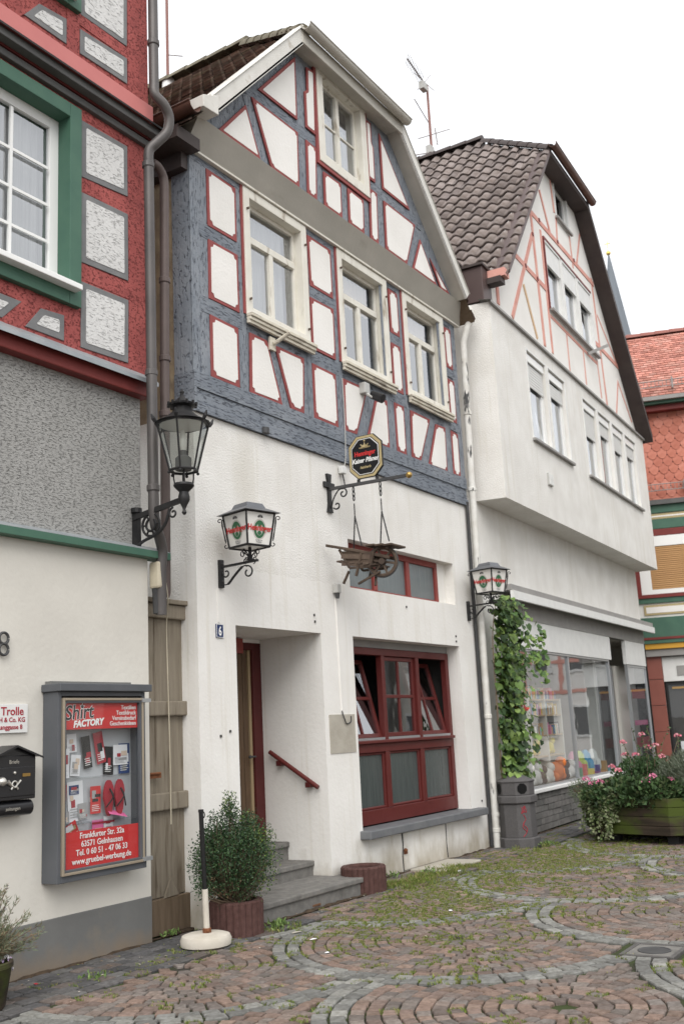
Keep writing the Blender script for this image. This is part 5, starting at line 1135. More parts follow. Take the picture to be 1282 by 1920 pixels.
# ---------------------------------------------------------------- big gas-style lantern on the red house
LX_, LY_ = 6.62, 5.735
BL = thing('street_lantern', 'large black hexagonal street lantern on scrolled bracket above the gate', 'lantern', (LX_, LY_, 3.6))
b = MB(); b.lathe([(.035, 3.60), (.05, 3.63), (.05, 3.66), (.04, 3.70), (.075, 3.735), (.09, 3.755), (.085, 3.775), (.05, 3.78)], (LX_, LY_, 0), 16); b.lathe([(.01, 3.50), (.022, 3.52), (.012, 3.545), (.02, 3.57), (.035, 3.60)], (LX_, LY_, 0), 12); b.build('socket', 'iron', BL, smooth=True)
b = MB()
for k in range(4):
    t = math.pi/4+math.pi/2*k; b.tube([(LX_+.075*math.cos(t), LY_+.075*math.sin(t), 3.76), (LX_+.085*math.cos(t), LY_+.085*math.sin(t), 3.82), (LX_+.085*math.cos(t), LY_+.085*math.sin(t), 3.885)], .007, 6)
b.tube([(LX_, LY_, 3.77), (LX_, LY_, 3.9)], .008, 6); b.build('cradle', 'iron', BL)
rb, rt_, zb, zt = .125, .235, 3.89, 4.31
hx = lambda r, z, k: Vector((LX_+r*math.cos(math.pi/3*k+.5), LY_+r*math.sin(math.pi/3*k+.5), z))
b = MB()
for k in range(6):
    b.tube([hx(rb, zb, k), hx(rt_, zt, k)], .009, 6); b.tube([hx(rb, zb, k), hx(rb, zb, k+1)], .012, 6); b.tube([hx(rt_, zt, k), hx(rt_, zt, k+1)], .013, 6)
    b.ball(hx(rb+.005, zb-.02, k), .014, 5)
    p = hx(rt_+.01, zt, k); q = hx(rt_+.045, zt+.07, k); b.tube([p, p.lerp(q, .5)+Vector((0, 0, -.005)), q], [.014, .018, .006], 6)
b.build('cage', 'iron', BL)
for k in range(6): MB().poly([hx(rb-.004, zb+.008, k), hx(rb-.004, zb+.008, k+1), hx(rt_-.006, zt-.008, k+1), hx(rt_-.006, zt-.008, k)]).build('pane', 'glass_lamp', BL)
b = MB(); b.lathe([(rt_+.01, zt+.005), (.15, zt+.055), (.09, zt+.11), (.082, zt+.15), (.12, zt+.165), (.125, zt+.18), (.09, zt+.185), (.06, zt+.215), (.015, zt+.26), (.014, zt+.28), (.022, zt+.295), (.004, zt+.32)], (LX_, LY_, 0), 18, ph=.5); b.build('roof', 'iron', BL, smooth=True)
b = MB()
for k in range(12): t = k*math.pi/6; b.box(LX_+.125*math.cos(t)-.008, LX_+.125*math.cos(t)+.008, LY_+.125*math.sin(t)-.008, LY_+.125*math.sin(t)+.008, zt+.16, zt+.195)
b.build('crest', 'iron', BL)
MB().lathe([(.20, zt-.012), (.20, zt-.004), (.08, zt-.002)], (LX_, LY_, 0), 18).build('reflector', 'opal', BL)
b = MB(); b.lathe([(.07, zb+.005), (.07, zb+.11), (.05, zb+.13), (.03, zb+.135), (.03, zb+.18)], (LX_, LY_, 0), 16); b.build('lamp_holder', 'dark_soffit', BL, smooth=True)
b = MB(); b.lathe([(.018, zb+.18), (.03, zb+.22), (.036, zb+.26), (.022, zb+.31), (.018, zb+.36), (.01, zb+.37)], (LX_, LY_, 0), 14); b.build('bulb', 'opal', BL, smooth=True)
b = MB(); b.bar((LX_, LY_-.04, 3.645), (LX_+.0, 6.33, 3.56), .03, .045); b.bar((LX_+.02, 6.31, 3.26), (LX_+.02, 6.31, 3.64), .06, .05); b.lathe([(.055, -.02), (.055, .02)], (LX_+.02, 6.31, 3.27), 12); b.lathe([(.05, -.02), (.05, .02)], (LX_+.02, 6.31, 3.63), 12)
b.tube(spiral((LX_, 6.12, 3.47), .10, .10, 0, 6.28, EYv, EZv), .012, 6); b.tube(spiral((LX_, 6.12, 3.47), .055, .055, 0, 6.28, EYv, EZv), .012, 6)
for k in range(6): t = k*math.pi/3; b.tube([Vector((LX_, 6.12, 3.47))+(EYv*math.cos(t)+EZv*math.sin(t))*.055, Vector((LX_, 6.12, 3.47))+(EYv*math.cos(t)+EZv*math.sin(t))*.1], .009, 5)
b.tube(smoothpath([(LX_, 6.29, 3.30), (LX_, 6.2, 3.34), (LX_, 6.05, 3.38), (LX_, 5.95, 3.46), (LX_, 5.90, 3.58)]), .014, 6); b.tube(spiral((LX_, 5.86, 3.535), .05, .012, 1.6, 9.0, EYv, EZv), .009, 6)
b.build('bracket', 'iron', BL)

# ---------------------------------------------------------------- two beer lanterns
def beer_lantern(px, z0, label, sc=1.0):
    o = thing('inn_lantern', label, 'lantern', (px, 5.83, z0), 'inn lanterns'); Y = 5.83
    b = MB(); b.box(px-.028, px+.028, 6.165, 6.20, z0-.20, z0+.07); pl = b.build('wall_plate', 'iron', o, bev=.004)
    b = MB()
    for zz in (z0-.14, z0-.06, z0+.03): b.ball((px, 6.16, zz), .012, 5)
    b.build('bolt', 'iron_grey', pl)
    b = MB(); b.bar((px, 6.166, z0), (px, Y-.09, z0+.012), .028, .02)
    b.tube(smoothpath([(px, 6.16, z0-.17), (px, 6.10, z0-.17), (px, 6.02, z0-.10), (px, 5.93, z0-.03), (px, 5.88, z0-.02)]), [.006]*6+[.012]*13+[.006]*6, 6)
    b.tube(spiral((px, 5.86, z0-.085), .062, .022, 1.9, -4.2, EYv, EZv), .008, 6); b.tube(spiral((px, 6.12, z0-.065), .045, .018, 2.6, 8.4, EYv, EZv), .008, 6)
    b.build('arm', 'iron', o)
    zb = z0+.145; zt = z0+.46; hb, ht = .135, .175
    b = MB(); b.tube([(px, Y, z0+.01), (px, Y, zb)], .016, 8)
    for (ux, uy) in ((1, 0), (-1, 0), (0, 1), (0, -1)):
        U = Vector((ux, uy, 0)); c = Vector((px, Y, z0))
        b.tube(smoothpath([c+U*.02+EZv*.02, c+U*.03+EZv*.07, c+U*.09+EZv*.12]), .006, 5); b.tube(spiral(c+U*.085+EZv*.09, .03, .012, 1.5, -4, U, EZv, 14), .005, 5); b.tube(spiral(c+U*.05+EZv*.025, .03, .01, -1.5, 4, U, EZv, 14), .005, 5)
    b.build('stem', 'iron', o)
    ry = R(-13)   # lantern set nearly square to the street, turned a little
    ry = R(45-13)
    def cr(h, z, k): t = ry+math.pi/2*k; return Vector((px+h*1.414*math.cos(t), Y+h*1.414*math.sin(t), z))
    b = MB()
    for k in range(4): b.tube([cr(hb, zb, k), cr(ht, zt, k)], .010, 6); b.tube([cr(hb, zb, k), cr(hb, zb, k+1)], .012, 6); b.tube([cr(ht, zt, k), cr(ht, zt, k+1)], .012, 6)
    for k in range(4):
        U = (cr(1, 0, k)-cr(0, 0, k)).normalized(); c = cr(ht, zt-.05, k)+U*.03
        b.tube(spiral(c+EZv*.0, .025, .008, 3.2, -2.5, U, EZv, 12), .005, 5); b.tube(smoothpath([c-U*.02+EZv*.01, cr(.155, zb+.20, k)+U*.03, cr(hb, zb+.05, k)+U*.03], 4), [.005, .006, .008, .009, .008, .006, .007, .008, .005], 5); b.tube(spiral(cr(hb, zb+.02, k)+U*.03, .025, .008, 3, 8, U, EZv, 12), .005, 5)
    b.build('frame', 'iron', o)
    MB().poly([cr(hb, zb+.002, k) for k in range(4)][::-1]).build('floor_pane', 'opal', o)
    for k in range(4):
        A_, B2, C2, D2 = cr(hb-.004, zb+.01, k), cr(hb-.004, zb+.01, k+1), cr(ht-.004, zt-.008, k+1), cr(ht-.004, zt-.008, k)
        pn = MB().poly([A_, B2, C2, D2]).build('pane', 'opal', o)
        xd = (B2-A_).normalized(); zd = ((C2+D2)/2-(A_+B2)/2).normalized(); nd = xd.cross(zd); ctr = (A_+B2+C2+D2)/4
        if nd.dot(ctr-Vector((px, Y, ctr.z))) < 0: xd = -xd; nd = -nd
        P = lambda u, v, e=.002: ctr+xd*u+zd*v+nd*e
        def disc(u, v, ru, rv, mat, e, n=20): MB().poly([P(u+ru*math.cos(t), v+rv*math.sin(t), e) for t in (2*math.pi*i/n for i in range(n))]).build('printed_disc', mat, pn)
        disc(0, -.01, .082, .10, 'opal_disc', .001); disc(0, -.01, .066, .085, 'print_green', .002); disc(0, -.01, .040, .058, 'opal_disc', .0026); disc(0, .03, .024, .024, 'print_green', .003); disc(0, -.045, .024, .020, 'print_green', .003)
        text('Henninger', 'print_red', pn, P(0, -.022, .005), xd, zd, .078, fat=.0016, xs=.88)
        text('Ein Bier aus', 'print_grey', pn, P(0, -.118, .004), xd, zd, .017); text('Frankfurt', 'print_grey', pn, P(0, -.135, .004), xd, zd, .017)
        b = MB()
        for (u, v, s_) in ((-.018, .112, 1), (.018, .112, -1)):   # two small beasts of the crest
            b.poly([P(u-.014*s_, v-.012, .004), P(u+.012*s_, v-.012, .004), P(u+.006*s_, v+.002, .004), P(u+.012*s_, v+.014, .004), P(u-.002*s_, v+.010, .004), P(u-.010*s_, v+.004, .004)])
        b.poly([P(-.006, .104, .0045), P(.006, .104, .0045), P(.004, .128, .0045), P(-.004, .128, .0045)]); b.build('printed_crest', 'iron_grey', pn)
    b = MB(); h0, h1 = ht+.045, .095
    for (h, z, g, z2) in ((h0, zt+.0, h1+.02, zt+.055), (h1+.02, zt+.055, h1, zt+.10)):
        for k in range(4): b.poly([cr(h, z, k), cr(h, z, k+1), cr(g, z2, k+1), cr(g, z2, k)])
    b.poly([cr(h1, zt+.10, k) for k in range(4)]); b.poly([cr(h0, zt, k) for k in range(4)][::-1])
    rf = b.build('roof', 'lantern_roof', o); MB().ball((px, Y, zt+.105), .018, 6).build('knob', 'lantern_roof', rf)
    return o
beer_lantern(7.65, 3.21, 'square white beer lantern on iron bracket beside the inn door')
beer_lantern(13.06, 3.235, 'square white beer lantern above the climbing vine')

# ---------------------------------------------------------------- hanging bracket, sign and cart
SX = 9.633
BR = thing('sign_bracket', 'long iron arm with cross-shaped wall plate and brass ball tip', 'bracket', (SX, 6.19, 4.3))
MB().add([(SX-.045, 6.165, 4.50), (SX+.045, 6.165, 4.50), (SX+.028, 6.165, 4.40), (SX+.11, 6.165, 4.41), (SX+.11, 6.165, 4.33), (SX+.028, 6.165, 4.34), (SX+.03, 6.165, 4.15), (SX+.05, 6.165, 4.05), (SX-.05, 6.165, 4.05), (SX-.03, 6.165, 4.15), (SX-.028, 6.165, 4.34), (SX-.11, 6.165, 4.33), (SX-.11, 6.165, 4.41), (SX-.028, 6.165, 4.40)], [tuple(range(14))[::-1]])
def prism_y(pts, y0, y1): return MB().prism([(x, y0, z) for x, z in pts], (0, y1-y0, 0))
prism_y([(SX-.045, 4.50), (SX+.045, 4.50), (SX+.026, 4.40), (SX+.026, 4.15), (SX+.05, 4.05), (SX-.05, 4.05), (SX-.026, 4.15), (SX-.026, 4.40)], 6.2, 6.17).build('wall_plate', 'iron', BR)
MB().box(SX-.105, SX+.105, 6.172, 6.198, 4.335, 4.40).build('cross_piece', 'iron', BR, bev=.003)
MB().bar((SX, 6.168, 4.322), (SX, 5.17, 4.305), .03, .036).build('arm', 'iron_grey', BR, bev=.003)
MB().ball((SX, 5.145, 4.305), .036, 9).build('ball_tip', 'brass', BR, smooth=True)
b = MB(); b.tube(smoothpath([(SX, 6.165, 4.10), (SX, 6.13, 4.2), (SX, 6.06, 4.29), (SX, 5.99, 4.30)]), .009, 6); b.tube(spiral((SX, 6.00, 4.245), .058, .015, 1.4, -4.8, EYv, EZv), .009, 6); b.tube(spiral((SX, 6.09, 4.12), .05, .014, 3.6, 9, EYv, EZv), .009, 6); b.build('scroll', 'iron', BR)
SG = thing('beer_sign', 'black octagonal beer sign with gold rim standing on the iron arm', 'sign', (SX, 5.66, 4.34))
def octo(y0, y1, z0, z1, c): return [(y0, z0+c), (y0, z1-c), (y0-c, z1), (y1+c, z1), (y1, z1-c), (y1, z0+c), (y1+c, z0), (y0-c, z0)]
def plate(pts, x, d, mat, name, parent): return MB().prism([(x, y, z) for y, z in pts], (d, 0, 0)).build(name, mat, parent, bev=.002)
bd = plate(octo(5.89, 5.455, 4.365, 4.86, .105), SX-.012, .024, 'sign_black', 'board', SG)
for sg in (-1, 1):
    plate(octo(5.882, 5.463, 4.373, 4.852, .103), SX+sg*.013, sg*.002, 'sign_gold', 'rim', SG); plate(octo(5.855, 5.49, 4.40, 4.825, .095), SX+sg*.0155, sg*.002, 'sign_black', 'rim', SG); plate(octo(5.847, 5.498, 4.408, 4.817, .093), SX+sg*.018, sg*.002, 'print_white', 'rim', SG); plate(octo(5.84, 5.505, 4.415, 4.81, .091), SX+sg*.0205, sg*.002, 'sign_black', 'field', SG)
    xd = (0, sg*1.0, 0); org = lambda z, e=.024, sg=sg: (SX+sg*e, 5.672, z)
    text('Henninger', 'print_red', SG, org(4.625), xd, EZv, .075, fat=.0022, xs=.86); text('Kaiser Pilsner', 'print_white', SG, org(4.545), xd, EZv, .075, fat=.0015, xs=.82, shear=.3); text('feinherb', 'sign_gold', SG, org(4.475), xd, EZv, .042, fat=.001, shear=.2)
    b = MB(); cx, cz = 5.672, 4.735
    for k in range(9):
        t = math.pi*(k/8); rad = .055 if k % 2 == 0 else .035
        b.tube([(SX+sg*.024, cx+.012*math.cos(t), cz-.02), (SX+sg*.024, cx+rad*1.3*math.cos(t), cz-.02+rad*math.sin(t))], .006, 4)
    b.ball((SX+sg*.022, cx, cz+.055), .012, 5); b.box(SX+sg*.022-.002, SX+sg*.022+.002, cx-.06, cx+.06, cz-.028, cz-.018); b.build('crown_emblem', 'sign_gold', SG)
MB().box(SX-.012, SX+.012, 5.77, 5.80, 4.32, 4.366).build('post', 'iron', SG); MB().box(SX-.012, SX+.012, 5.53, 5.56, 4.32, 4.366).build('post', 'iron', SG)
# chains
CH = []
def chain(a, b_, link, r, n0, lab):
    a, b_ = Vector(a), Vector(b_); d = (b_-a); n = max(2, int(d.length/link)); d.normalize(); o = thing('chain', lab, 'chain', tuple(a), 'chains holding the cart')
    x = d.cross(Vector((.3, .9, .1))).normalized(); y = d.cross(x)
    bb = MB()
    for k in range(n):
        c = a+d*link*(k+.5); s_ = x if k % 2 else y; bb.tube([c+d*link*.62*math.cos(t)+s_*link*.30*math.sin(t) for t in (2*math.pi*i/8 for i in range(8))], r, 4, closed=True)
    bb.build('links', 'iron', o)
for (yy, w_) in ((5.861, 'left'), (5.513, 'right')):
    top = Vector((SX, yy, 4.29)); mid = top+Vector((0, 0, -.19)); kn = mid+Vector((0, 0, -.14))
    chain(top, mid, .05, .008, 0, 'thick %s chain hanging from the iron arm' % ('inner' if w_ == 'left' else 'outer')); chain(mid, kn, .022, .0042, 0, 'thin %s chain below the thick links' % ('inner' if w_ == 'left' else 'outer'))
    chain(kn, (SX+.10, yy+.10, 3.60), .022, .0042, 0, 'thin %s chain strand slanting towards the wall to the cart' % ('inner' if w_ == 'left' else 'outer')); chain(kn, (SX-.10, yy-.13, 3.58), .022, .0042, 0, 'thin %s chain strand slanting away from the wall to the cart' % ('inner' if w_ == 'left' else 'outer'))
CT = thing('wheelbarrow', 'small old wooden wheelbarrow hanging on chains above the window', 'wheelbarrow', (SX, 5.65, 3.3))
for s_ in (-1, 1):
    x = SX+s_*.14
    b = MB(); b.bar((x+s_*.05, 6.14, 3.64), (x, 5.85, 3.56), .03, .03); b.bar((x, 5.85, 3.56), (x-s_*.05, 5.40, 3.42), .03, .035); b.build('shaft', 'cart_wood', CT, bev=.006)
    b = MB(); b.bar((x, 6.0, 3.58), (x, 5.88, 3.36), .026, .026); b.bar((x, 5.88, 3.36), (x-s_*.03, 5.55, 3.34), .026, .026); b.bar((x, 5.72, 3.50), (x, 5.80, 3.26), .026, .026); b.build('leg', 'cart_wood', CT, bev=.005)
for k in range(6): y = 6.0-.085*k; MB().bar((SX-.155, y, 3.45-.018*k), (SX+.155, y, 3.45-.018*k), .07, .016).build('slat', 'cart_light' if k % 2 == 0 else 'cart_wood', CT)
for k in range(3): MB().bar((SX-.16, 5.60-.11*k, 3.575-.012*k), (SX+.16, 5.60-.11*k, 3.575-.012*k), .10, .022).build('top_board', 'cart_wood', CT, bev=.004)
for zz in (3.50, 3.42): MB().bar((SX-.15, 5.97, zz), (SX-.13, 5.62, zz-.05), .012, .05).build('side_board', 'cart_light', CT)
for s_ in (-1, 1): MB().prism([(SX+s_*.135, 5.98, 3.56), (SX+s_*.135, 5.56, 3.50), (SX+s_*.135, 5.60, 3.36), (SX+s_*.135, 5.90, 3.40)], (.014, 0, 0)).build('cheek_board', 'cart_wood', CT)
b = MB(); b.bar((SX-.10, 5.52, 3.28), (SX-.10, 5.80, 3.18), .022, .022); b.bar((SX+.02, 5.62, 3.42), (SX-.08, 5.60, 3.14), .022, .022); b.bar((SX-.12, 5.9, 3.33), (SX-.12, 5.98, 3.20), .022, .022); b.build('prop', 'cart_wood', CT)
wc = Vector((SX-.06, 5.505, 3.39)); wh = MB(); rW = .15
wax = Vector((.94, .30, 0)).normalized(); wy = Vector((-.30, .94, 0)).normalized()
wh.tube([wc+(wy*math.cos(t)+EZv*math.sin(t))*rW for t in (2*math.pi*i/28 for i in range(28))], .020, 6, closed=True)
for k in range(6): t = k*math.pi/3+.2; wh.bar(wc, wc+(wy*math.cos(t)+EZv*math.sin(t))*rW, .022, .03, wax)
wheel = wh.build('wheel', 'cart_wood', CT); MB().tube([wc-wax*.05, wc+wax*.05], .035, 10).build('hub', 'cart_wood', wheel)
MB().tube([wc+wax*.0+(wy*math.cos(t)+EZv*math.sin(t))*(rW+.021) for t in (2*math.pi*i/28 for i in range(28))], .007, 5, closed=True).build('iron_tyre', 'iron_grey', wheel)

# ---------------------------------------------------------------- small wall fittings
o = thing('security_lamp', 'small spotlight with white box under the middle window', 'lamp', (10.48, 6.1, 5.7)); b = MB(); b.box(10.40, 10.52, 6.08, 6.17, 5.66, 5.80); b.build('junction_box', 'plastic_grey', o, bev=.01)
b = MB(); b.tube([(10.46, 6.10, 5.66), (10.47, 6.02, 5.60)], .02, 8); b.build('joint', 'plastic_grey', o); b = MB(); b.tube([(10.50, 6.05, 5.645), (10.50, 5.90, 5.56)], [.05, .058], 12); b.build('lamp_head', 'post_black', o, smooth=True)
o = thing('flagpole_socket', 'slanted pole socket on a plate under the left window', 'socket', (8.58, 6.1, 5.75)); MB().box(8.54, 8.64, 6.14, 6.17, 5.68, 5.83).build('plate', 'cream_worn', o, bev=.004); MB().tube([(8.60, 6.13, 5.76), (8.62, 5.93, 5.84)], .022, 10).build('tube', 'cream_worn', o)
tag(MB().lathe([(.045, -.03), (.045, .03), (.03, .03), (.03, -.02)], (8.40, 6.15, 4.735), 12).build('wall_pipe_end', 'iron_grey'), 'short grey pipe end poking out below the blue sill beam', 'pipe end')
o = thing('cable_drop', 'thin cable with white box left of the hanging sign', 'cable', (9.86, 6.15, 4.6)); MB().tube(smoothpath([(10.0, 6.155, 5.75), (10.0, 6.15, 5.3), (9.97, 6.15, 4.75), (9.90, 6.15, 4.62)]), .006, 5).build('cable', 'plastic_grey', o); MB().box(9.86, 9.95, 6.13, 6.19, 4.55, 4.64).build('box', 'white_dull', o, bev=.008); MB().tube([(9.90, 6.16, 4.55), (9.93, 6.16, 4.47), (9.94, 6.16, 4.42)], .008, 5).build('pigtail', 'pipe_black', o)
o = thing('wall_conduit', 'white conduit with lamp socket running down beside the tavern window', 'conduit', (9.70, 6.19, 2.3)); MB().box(9.62, 9.70, 6.13, 6.20, 3.13, 3.23).build('socket_box', 'plastic_grey', o, bev=.008); MB().lathe([(.02, -.06), (.03, 0)], (9.66, 6.16, 3.13), 8).build('socket', 'iron_grey', o)
MB().tube([(9.67, 6.195, 3.08), (9.685, 6.195, 1.82)], .010, 6).build('conduit', 'plaster_smooth', o); b = MB(); b.tube(smoothpath([(9.68, 6.19, 1.84), (9.69, 6.17, 1.76), (9.75, 6.18, 1.70), (9.84, 6.18, 1.72), (9.86, 6.19, 1.78)]), .007, 5); b.build('loose_wire', 'pipe_black', o)
o = thing('number_plate', 'blue enamel house number six left of the inn door', 'number plate', (7.62, 6.19, 2.6)); MB().box(7.565, 7.672, 6.188, 6.1985, 2.535, 2.665).build('plate', 'number_blue', o, bev=.003); text('6', 'print_white', o, (7.618, 6.186, 2.558), (1, 0, 0), EZv, .12, fat=.002, xs=.75)
b = MB(); frame(b, 7.568, 7.669, 2.538, 2.662, .004, 6.185, 6.1875); b.build('rim', 'print_white', o)
b = MB()
for (x, z) in ((9.23, 2.86), (9.24, 2.79), (7.60, 1.63), (7.74, 1.67), (12.63, 2.80), (12.63, 2.73), (13.05, .62), (11.3, 3.1)): b.lathe([(.012, -.012), (.012, .012)], (x, 6.196, z), 7)
tag(b.build('screw_holes', 'room_dark'), 'old screw holes and plugs left in the white inn wall', 'screw holes', kind='stuff')
o = thing('house_number', 'grey metal house number eight on the cream wall', 'house number', (5.15, 6.26, 2.38))
b = MB(); b.tube(spiral((5.155, 6.245, 2.418), .042, .042, 0, 6.18, (1, 0, 0), EZv, 20), .011, 6); b.tube(spiral((5.155, 6.245, 2.335), .042, .042, 0, 6.18, (1, 0, 0), EZv, 20), .011, 6); b.build('numeral', 'iron_grey', o)
o = thing('company_plate', 'white company name plate above the black letterbox', 'name plate', (5.14, 6.26, 1.83)); MB().box(4.86, 5.395, 6.252, 6.268, 1.725, 1.935).build('plate', 'white_dull', o, bev=.002)
text('Trolle', 'print_dark_red', o, (5.25, 6.250, 1.855), (1, 0, 0), EZv, .085, fat=.001); text('GmbH & Co. KG', 'print_dark_red', o, (5.37, 6.250, 1.805), (1, 0, 0), EZv, .048, align='RIGHT', fat=.0006); text('Langgasse 8', 'print_dark_red', o, (5.345, 6.250, 1.752), (1, 0, 0), EZv, .048, align='RIGHT', fat=.0006)
# letterbox
MBX = thing('letterbox', 'black house-shaped letterbox with brass post horn and newspaper roll', 'letterbox', (5.17, 6.2, 1.2))
MB().box(4.97, 5.37, 6.13, 6.268, 1.25, 1.56).build('body', 'post_black', MBX, bev=.006); prism_y([(4.97, 1.56), (5.37, 1.56), (5.17, 1.625)], 6.13, 6.268).build('gable', 'post_black', MBX)
b = MB(); b.add([(4.93, 6.09, 1.545), (5.17, 6.09, 1.635), (5.41, 6.09, 1.545), (4.93, 6.268, 1.545), (5.17, 6.268, 1.635), (5.41, 6.268, 1.545), (4.93, 6.09, 1.53), (5.17, 6.09, 1.62), (5.41, 6.09, 1.53)], [(0, 1, 4, 3), (1, 2, 5, 4), (6, 7, 1, 0), (7, 8, 2, 1)]); b.build('roof', 'post_black', MBX)
MB().box(4.985, 5.355, 6.122, 6.131, 1.275, 1.48).build('door', 'post_black', MBX, bev=.004)
MB().tube([(4.95, 6.19, 1.19), (5.36, 6.19, 1.19)], .055, 18).build('newspaper_roll', 'post_black', MBX, smooth=True)
text('Briefe', 'silver', MBX, (5.17, 6.127, 1.505), (1, 0, 0), EZv, .038); text('zeitungen', 'silver', MBX, (5.17, 6.132, 1.18), (1, 0, 0), EZv, .034)
MB().lathe([(.001, -.02), (.034, -.012), (.036, 0)], (0, 0, 0), 14).build  # profile reused below as a knob
b = MB(); b.ball((5.055, 6.115, 1.385), .033, 8); b.build('knob', 'silver', MBX, smooth=True); MB().ball((5.17, 6.12, 1.44), .012, 6).build('lock', 'silver', MBX)
MB().box(5.24, 5.31, 6.117, 6.1215, 1.41, 1.432).build('name_slot', 'brass', MBX)
b = MB(); hc = Vector((5.165, 6.114, 1.36)); X_ = Vector((1, 0, 0)); b.tube([hc+(X_*math.cos(t)+EZv*math.sin(t))*.022 for t in (2*math.pi*i/16 for i in range(16))], .006, 6, closed=True)
b.tube([hc+X_*.0-EZv*.022, hc-X_*.03-EZv*.005, hc-X_*.062+EZv*.02], [.006, .009, .018], 8); b.tube([hc-EZv*.022, hc+X_*.03-EZv*.0, hc+X_*.055+EZv*.025], [.006, .005, .008], 8); b.tube([hc-EZv*.02-X_*.02, hc-EZv*.035-X_*.03], .008, 6); b.tube([hc-EZv*.02+X_*.02, hc-EZv*.035+X_*.03], .008, 6); b.build('post_horn', 'silver', MBX)
# showcase
SC_ = thing('display_case', 'grey wall display case with red shirt shop posters inside', 'display case', (5.97, 6.2, .6))
x0, x1, z0, z1 = 5.555, 6.50, .62, 2.02; yf = 6.10
b = MB(); frame(b, x0, x1, z0, z1, .035, yf, 6.268, wb=.05); b.build('housing', 'case_grey', SC_, bev=.004)
MB().box(x0+.035, x1-.035, 6.235, 6.268, z0+.05, z1-.05).build('back_panel', 'case_back', SC_)
MB().box(x0-.02, x1+.04, yf-.045, 6.268, z1+.001, z1+.06).build('top_cover', 'case_grey', SC_, bev=.006); MB().box(x0+.02, x1-.06, 6.20, 6.268, z1+.061, z1+.085).build('top_strip', 'plinth_grey', SC_)
b = MB(); frame(b, x0+.035, x1-.035, z0+.05, z1-.05, .02, yf-.02, yf+.03); dr2 = b.build('door', 'case_trim', SC_, bev=.003); b = MB(); frame(b, x0+.055, x1-.055, z0+.07, z1-.07, .018, yf-.012, yf+.025); b.build('inner_frame', 'case_grey', dr2, bev=.003)
gx0, gx1, gz0, gz1 = x0+.073, x1-.073, z0+.088, z1-.088
MB().poly([(gx0, yf+.012, gz0), (gx1, yf+.012, gz0), (gx1, yf+.012, gz1), (gx0, yf+.012, gz1)]).build('pane', 'glass_clear', dr2)
b = MB(); b.box(x1-.06, x1+.04, yf-.03, yf+.02, z1-.085, z1-.055); b.box(x1-.06, x1+.04, yf-.03, yf+.02, z0+.055, z0+.085); b.build('hinge', 'steel', SC_)
yp = yf+.020
tb = MB().box(gx0, gx1, yp, yp+.004, gz1-.20, gz1).build('poster', 'print_red', SC_); bb_ = MB().box(gx0, gx1, yp, yp+.004, gz0, gz0+.265).build('poster', 'print_red', SC_)
yt = yf+.0165
text('Shirt', 'print_white', tb, (gx0+.01, yt+.0015, gz1-.128), (1, 0, .06), (0, 0, 1), .155, align='LEFT', fat=.005, shear=.1); text('Shirt', 'print_black', tb, (gx0+.01, yt, gz1-.128), (1, 0, .06), (0, 0, 1), .155, align='LEFT', fat=.0015, shear=.1); text('FACTORY', 'print_white', tb, (gx0+.095, yt-.001, gz1-.185), (1, 0, .06), (0, 0, 1), .07, align='LEFT', fat=.003, shear=.15)
def star(c, r, y, mat):
    MB().poly([(c[0]+(r if k % 2 == 0 else r*.42)*math.sin(k*math.pi/5), y, c[1]+(r if k % 2 == 0 else r*.42)*math.cos(k*math.pi/5)) for k in range(10)][::-1]).build('printed_star', mat, tb)
star((gx0+.19, gz1-.028), .030, yt+.0005, 'print_white'); star((gx0+.19, gz1-.028), .020, yt-.0005, 'print_black')
for k, t in enumerate(('Textilien', 'Textildruck', 'Vereinsbedarf', 'Geschenkideen')): text(t, 'print_white', tb, (gx1-.02, yt, gz1-.052-.042*k), (1, 0, 0), (0, 0, 1), .048, align='RIGHT', fat=.0003)
for k, t in enumerate(('Frankfurter Str. 32a', '63571 Gelnhausen', 'Tel. 0 60 51 - 47 06 33', 'www.gruebel-werbung.de')): text(t, 'print_white', bb_, ((gx0+gx1)/2, yt, gz0+.210-.061*k), (1, 0, 0), (0, 0, 1), .062, fat=.0006, xs=.95 if k != 3 else .97)
for k, zz in enumerate((1.36, 1.02)):
    MB().box(gx0, gx1, yp+.02, 6.23, zz, zz+.008).build('glass_shelf', 'glass_clear', SC_)
# leaflets and goods inside
LF = [(.16, .26, 1.38, .16, 'paper', -5), (.02, .12, 1.50, .18, 'print_beige', 0), (.12, .22, 1.56, .14, 'paper', 3), (.62, .72, 1.05, .12, 'paper', -8), (.24, .33, 1.05, .12, 'print_grey', 4), (.03, .13, 1.2, .12, 'print_red', -3), (.62, .78, 1.44, .16, 'paper', 0), (.02, .14, 1.37, .22, 'paper', 0), (.03, .10, 1.47, .07, 'print_blue', 0), (.28, .37, 1.43, .25, 'print_black', 8), (.41, .51, 1.46, .25, 'print_dark_red', 12), (.52, .63, 1.37, .22, 'print_black', -4), (.685, .81, 1.37, .24, 'print_blue', 0), (.69, .81, 1.38, .10, 'paper', 0), (.02, .11, 1.14, .10, 'print_dark_red', 0), (.02, .11, 1.06, .08, 'paper', 0), (.14, .30, 1.04, .30, 'paper', 3), (.15, .25, 1.24, .07, 'print_blue', 2), (.36, .47, 1.08, .21, 'print_red', 0), (.365, .465, 1.17, .04, 'print_white', 0), (.01, .04, 1.03, .08, 'print_red', 0), (.07, .15, 1.03, .09, 'print_grey', 0), (.38, .50, .90, .13, 'print_pink', 0), (.51, .61, .90, .15, 'paper', 0), (.38, .62, 1.0, .015, 'print_dark_red', 0), (.06, .25, .88, .14, 'print_red', 24), (.08, .22, .96, .03, 'sign_gold', 24), (.30, .80, .84, .05, 'paper', 0)]
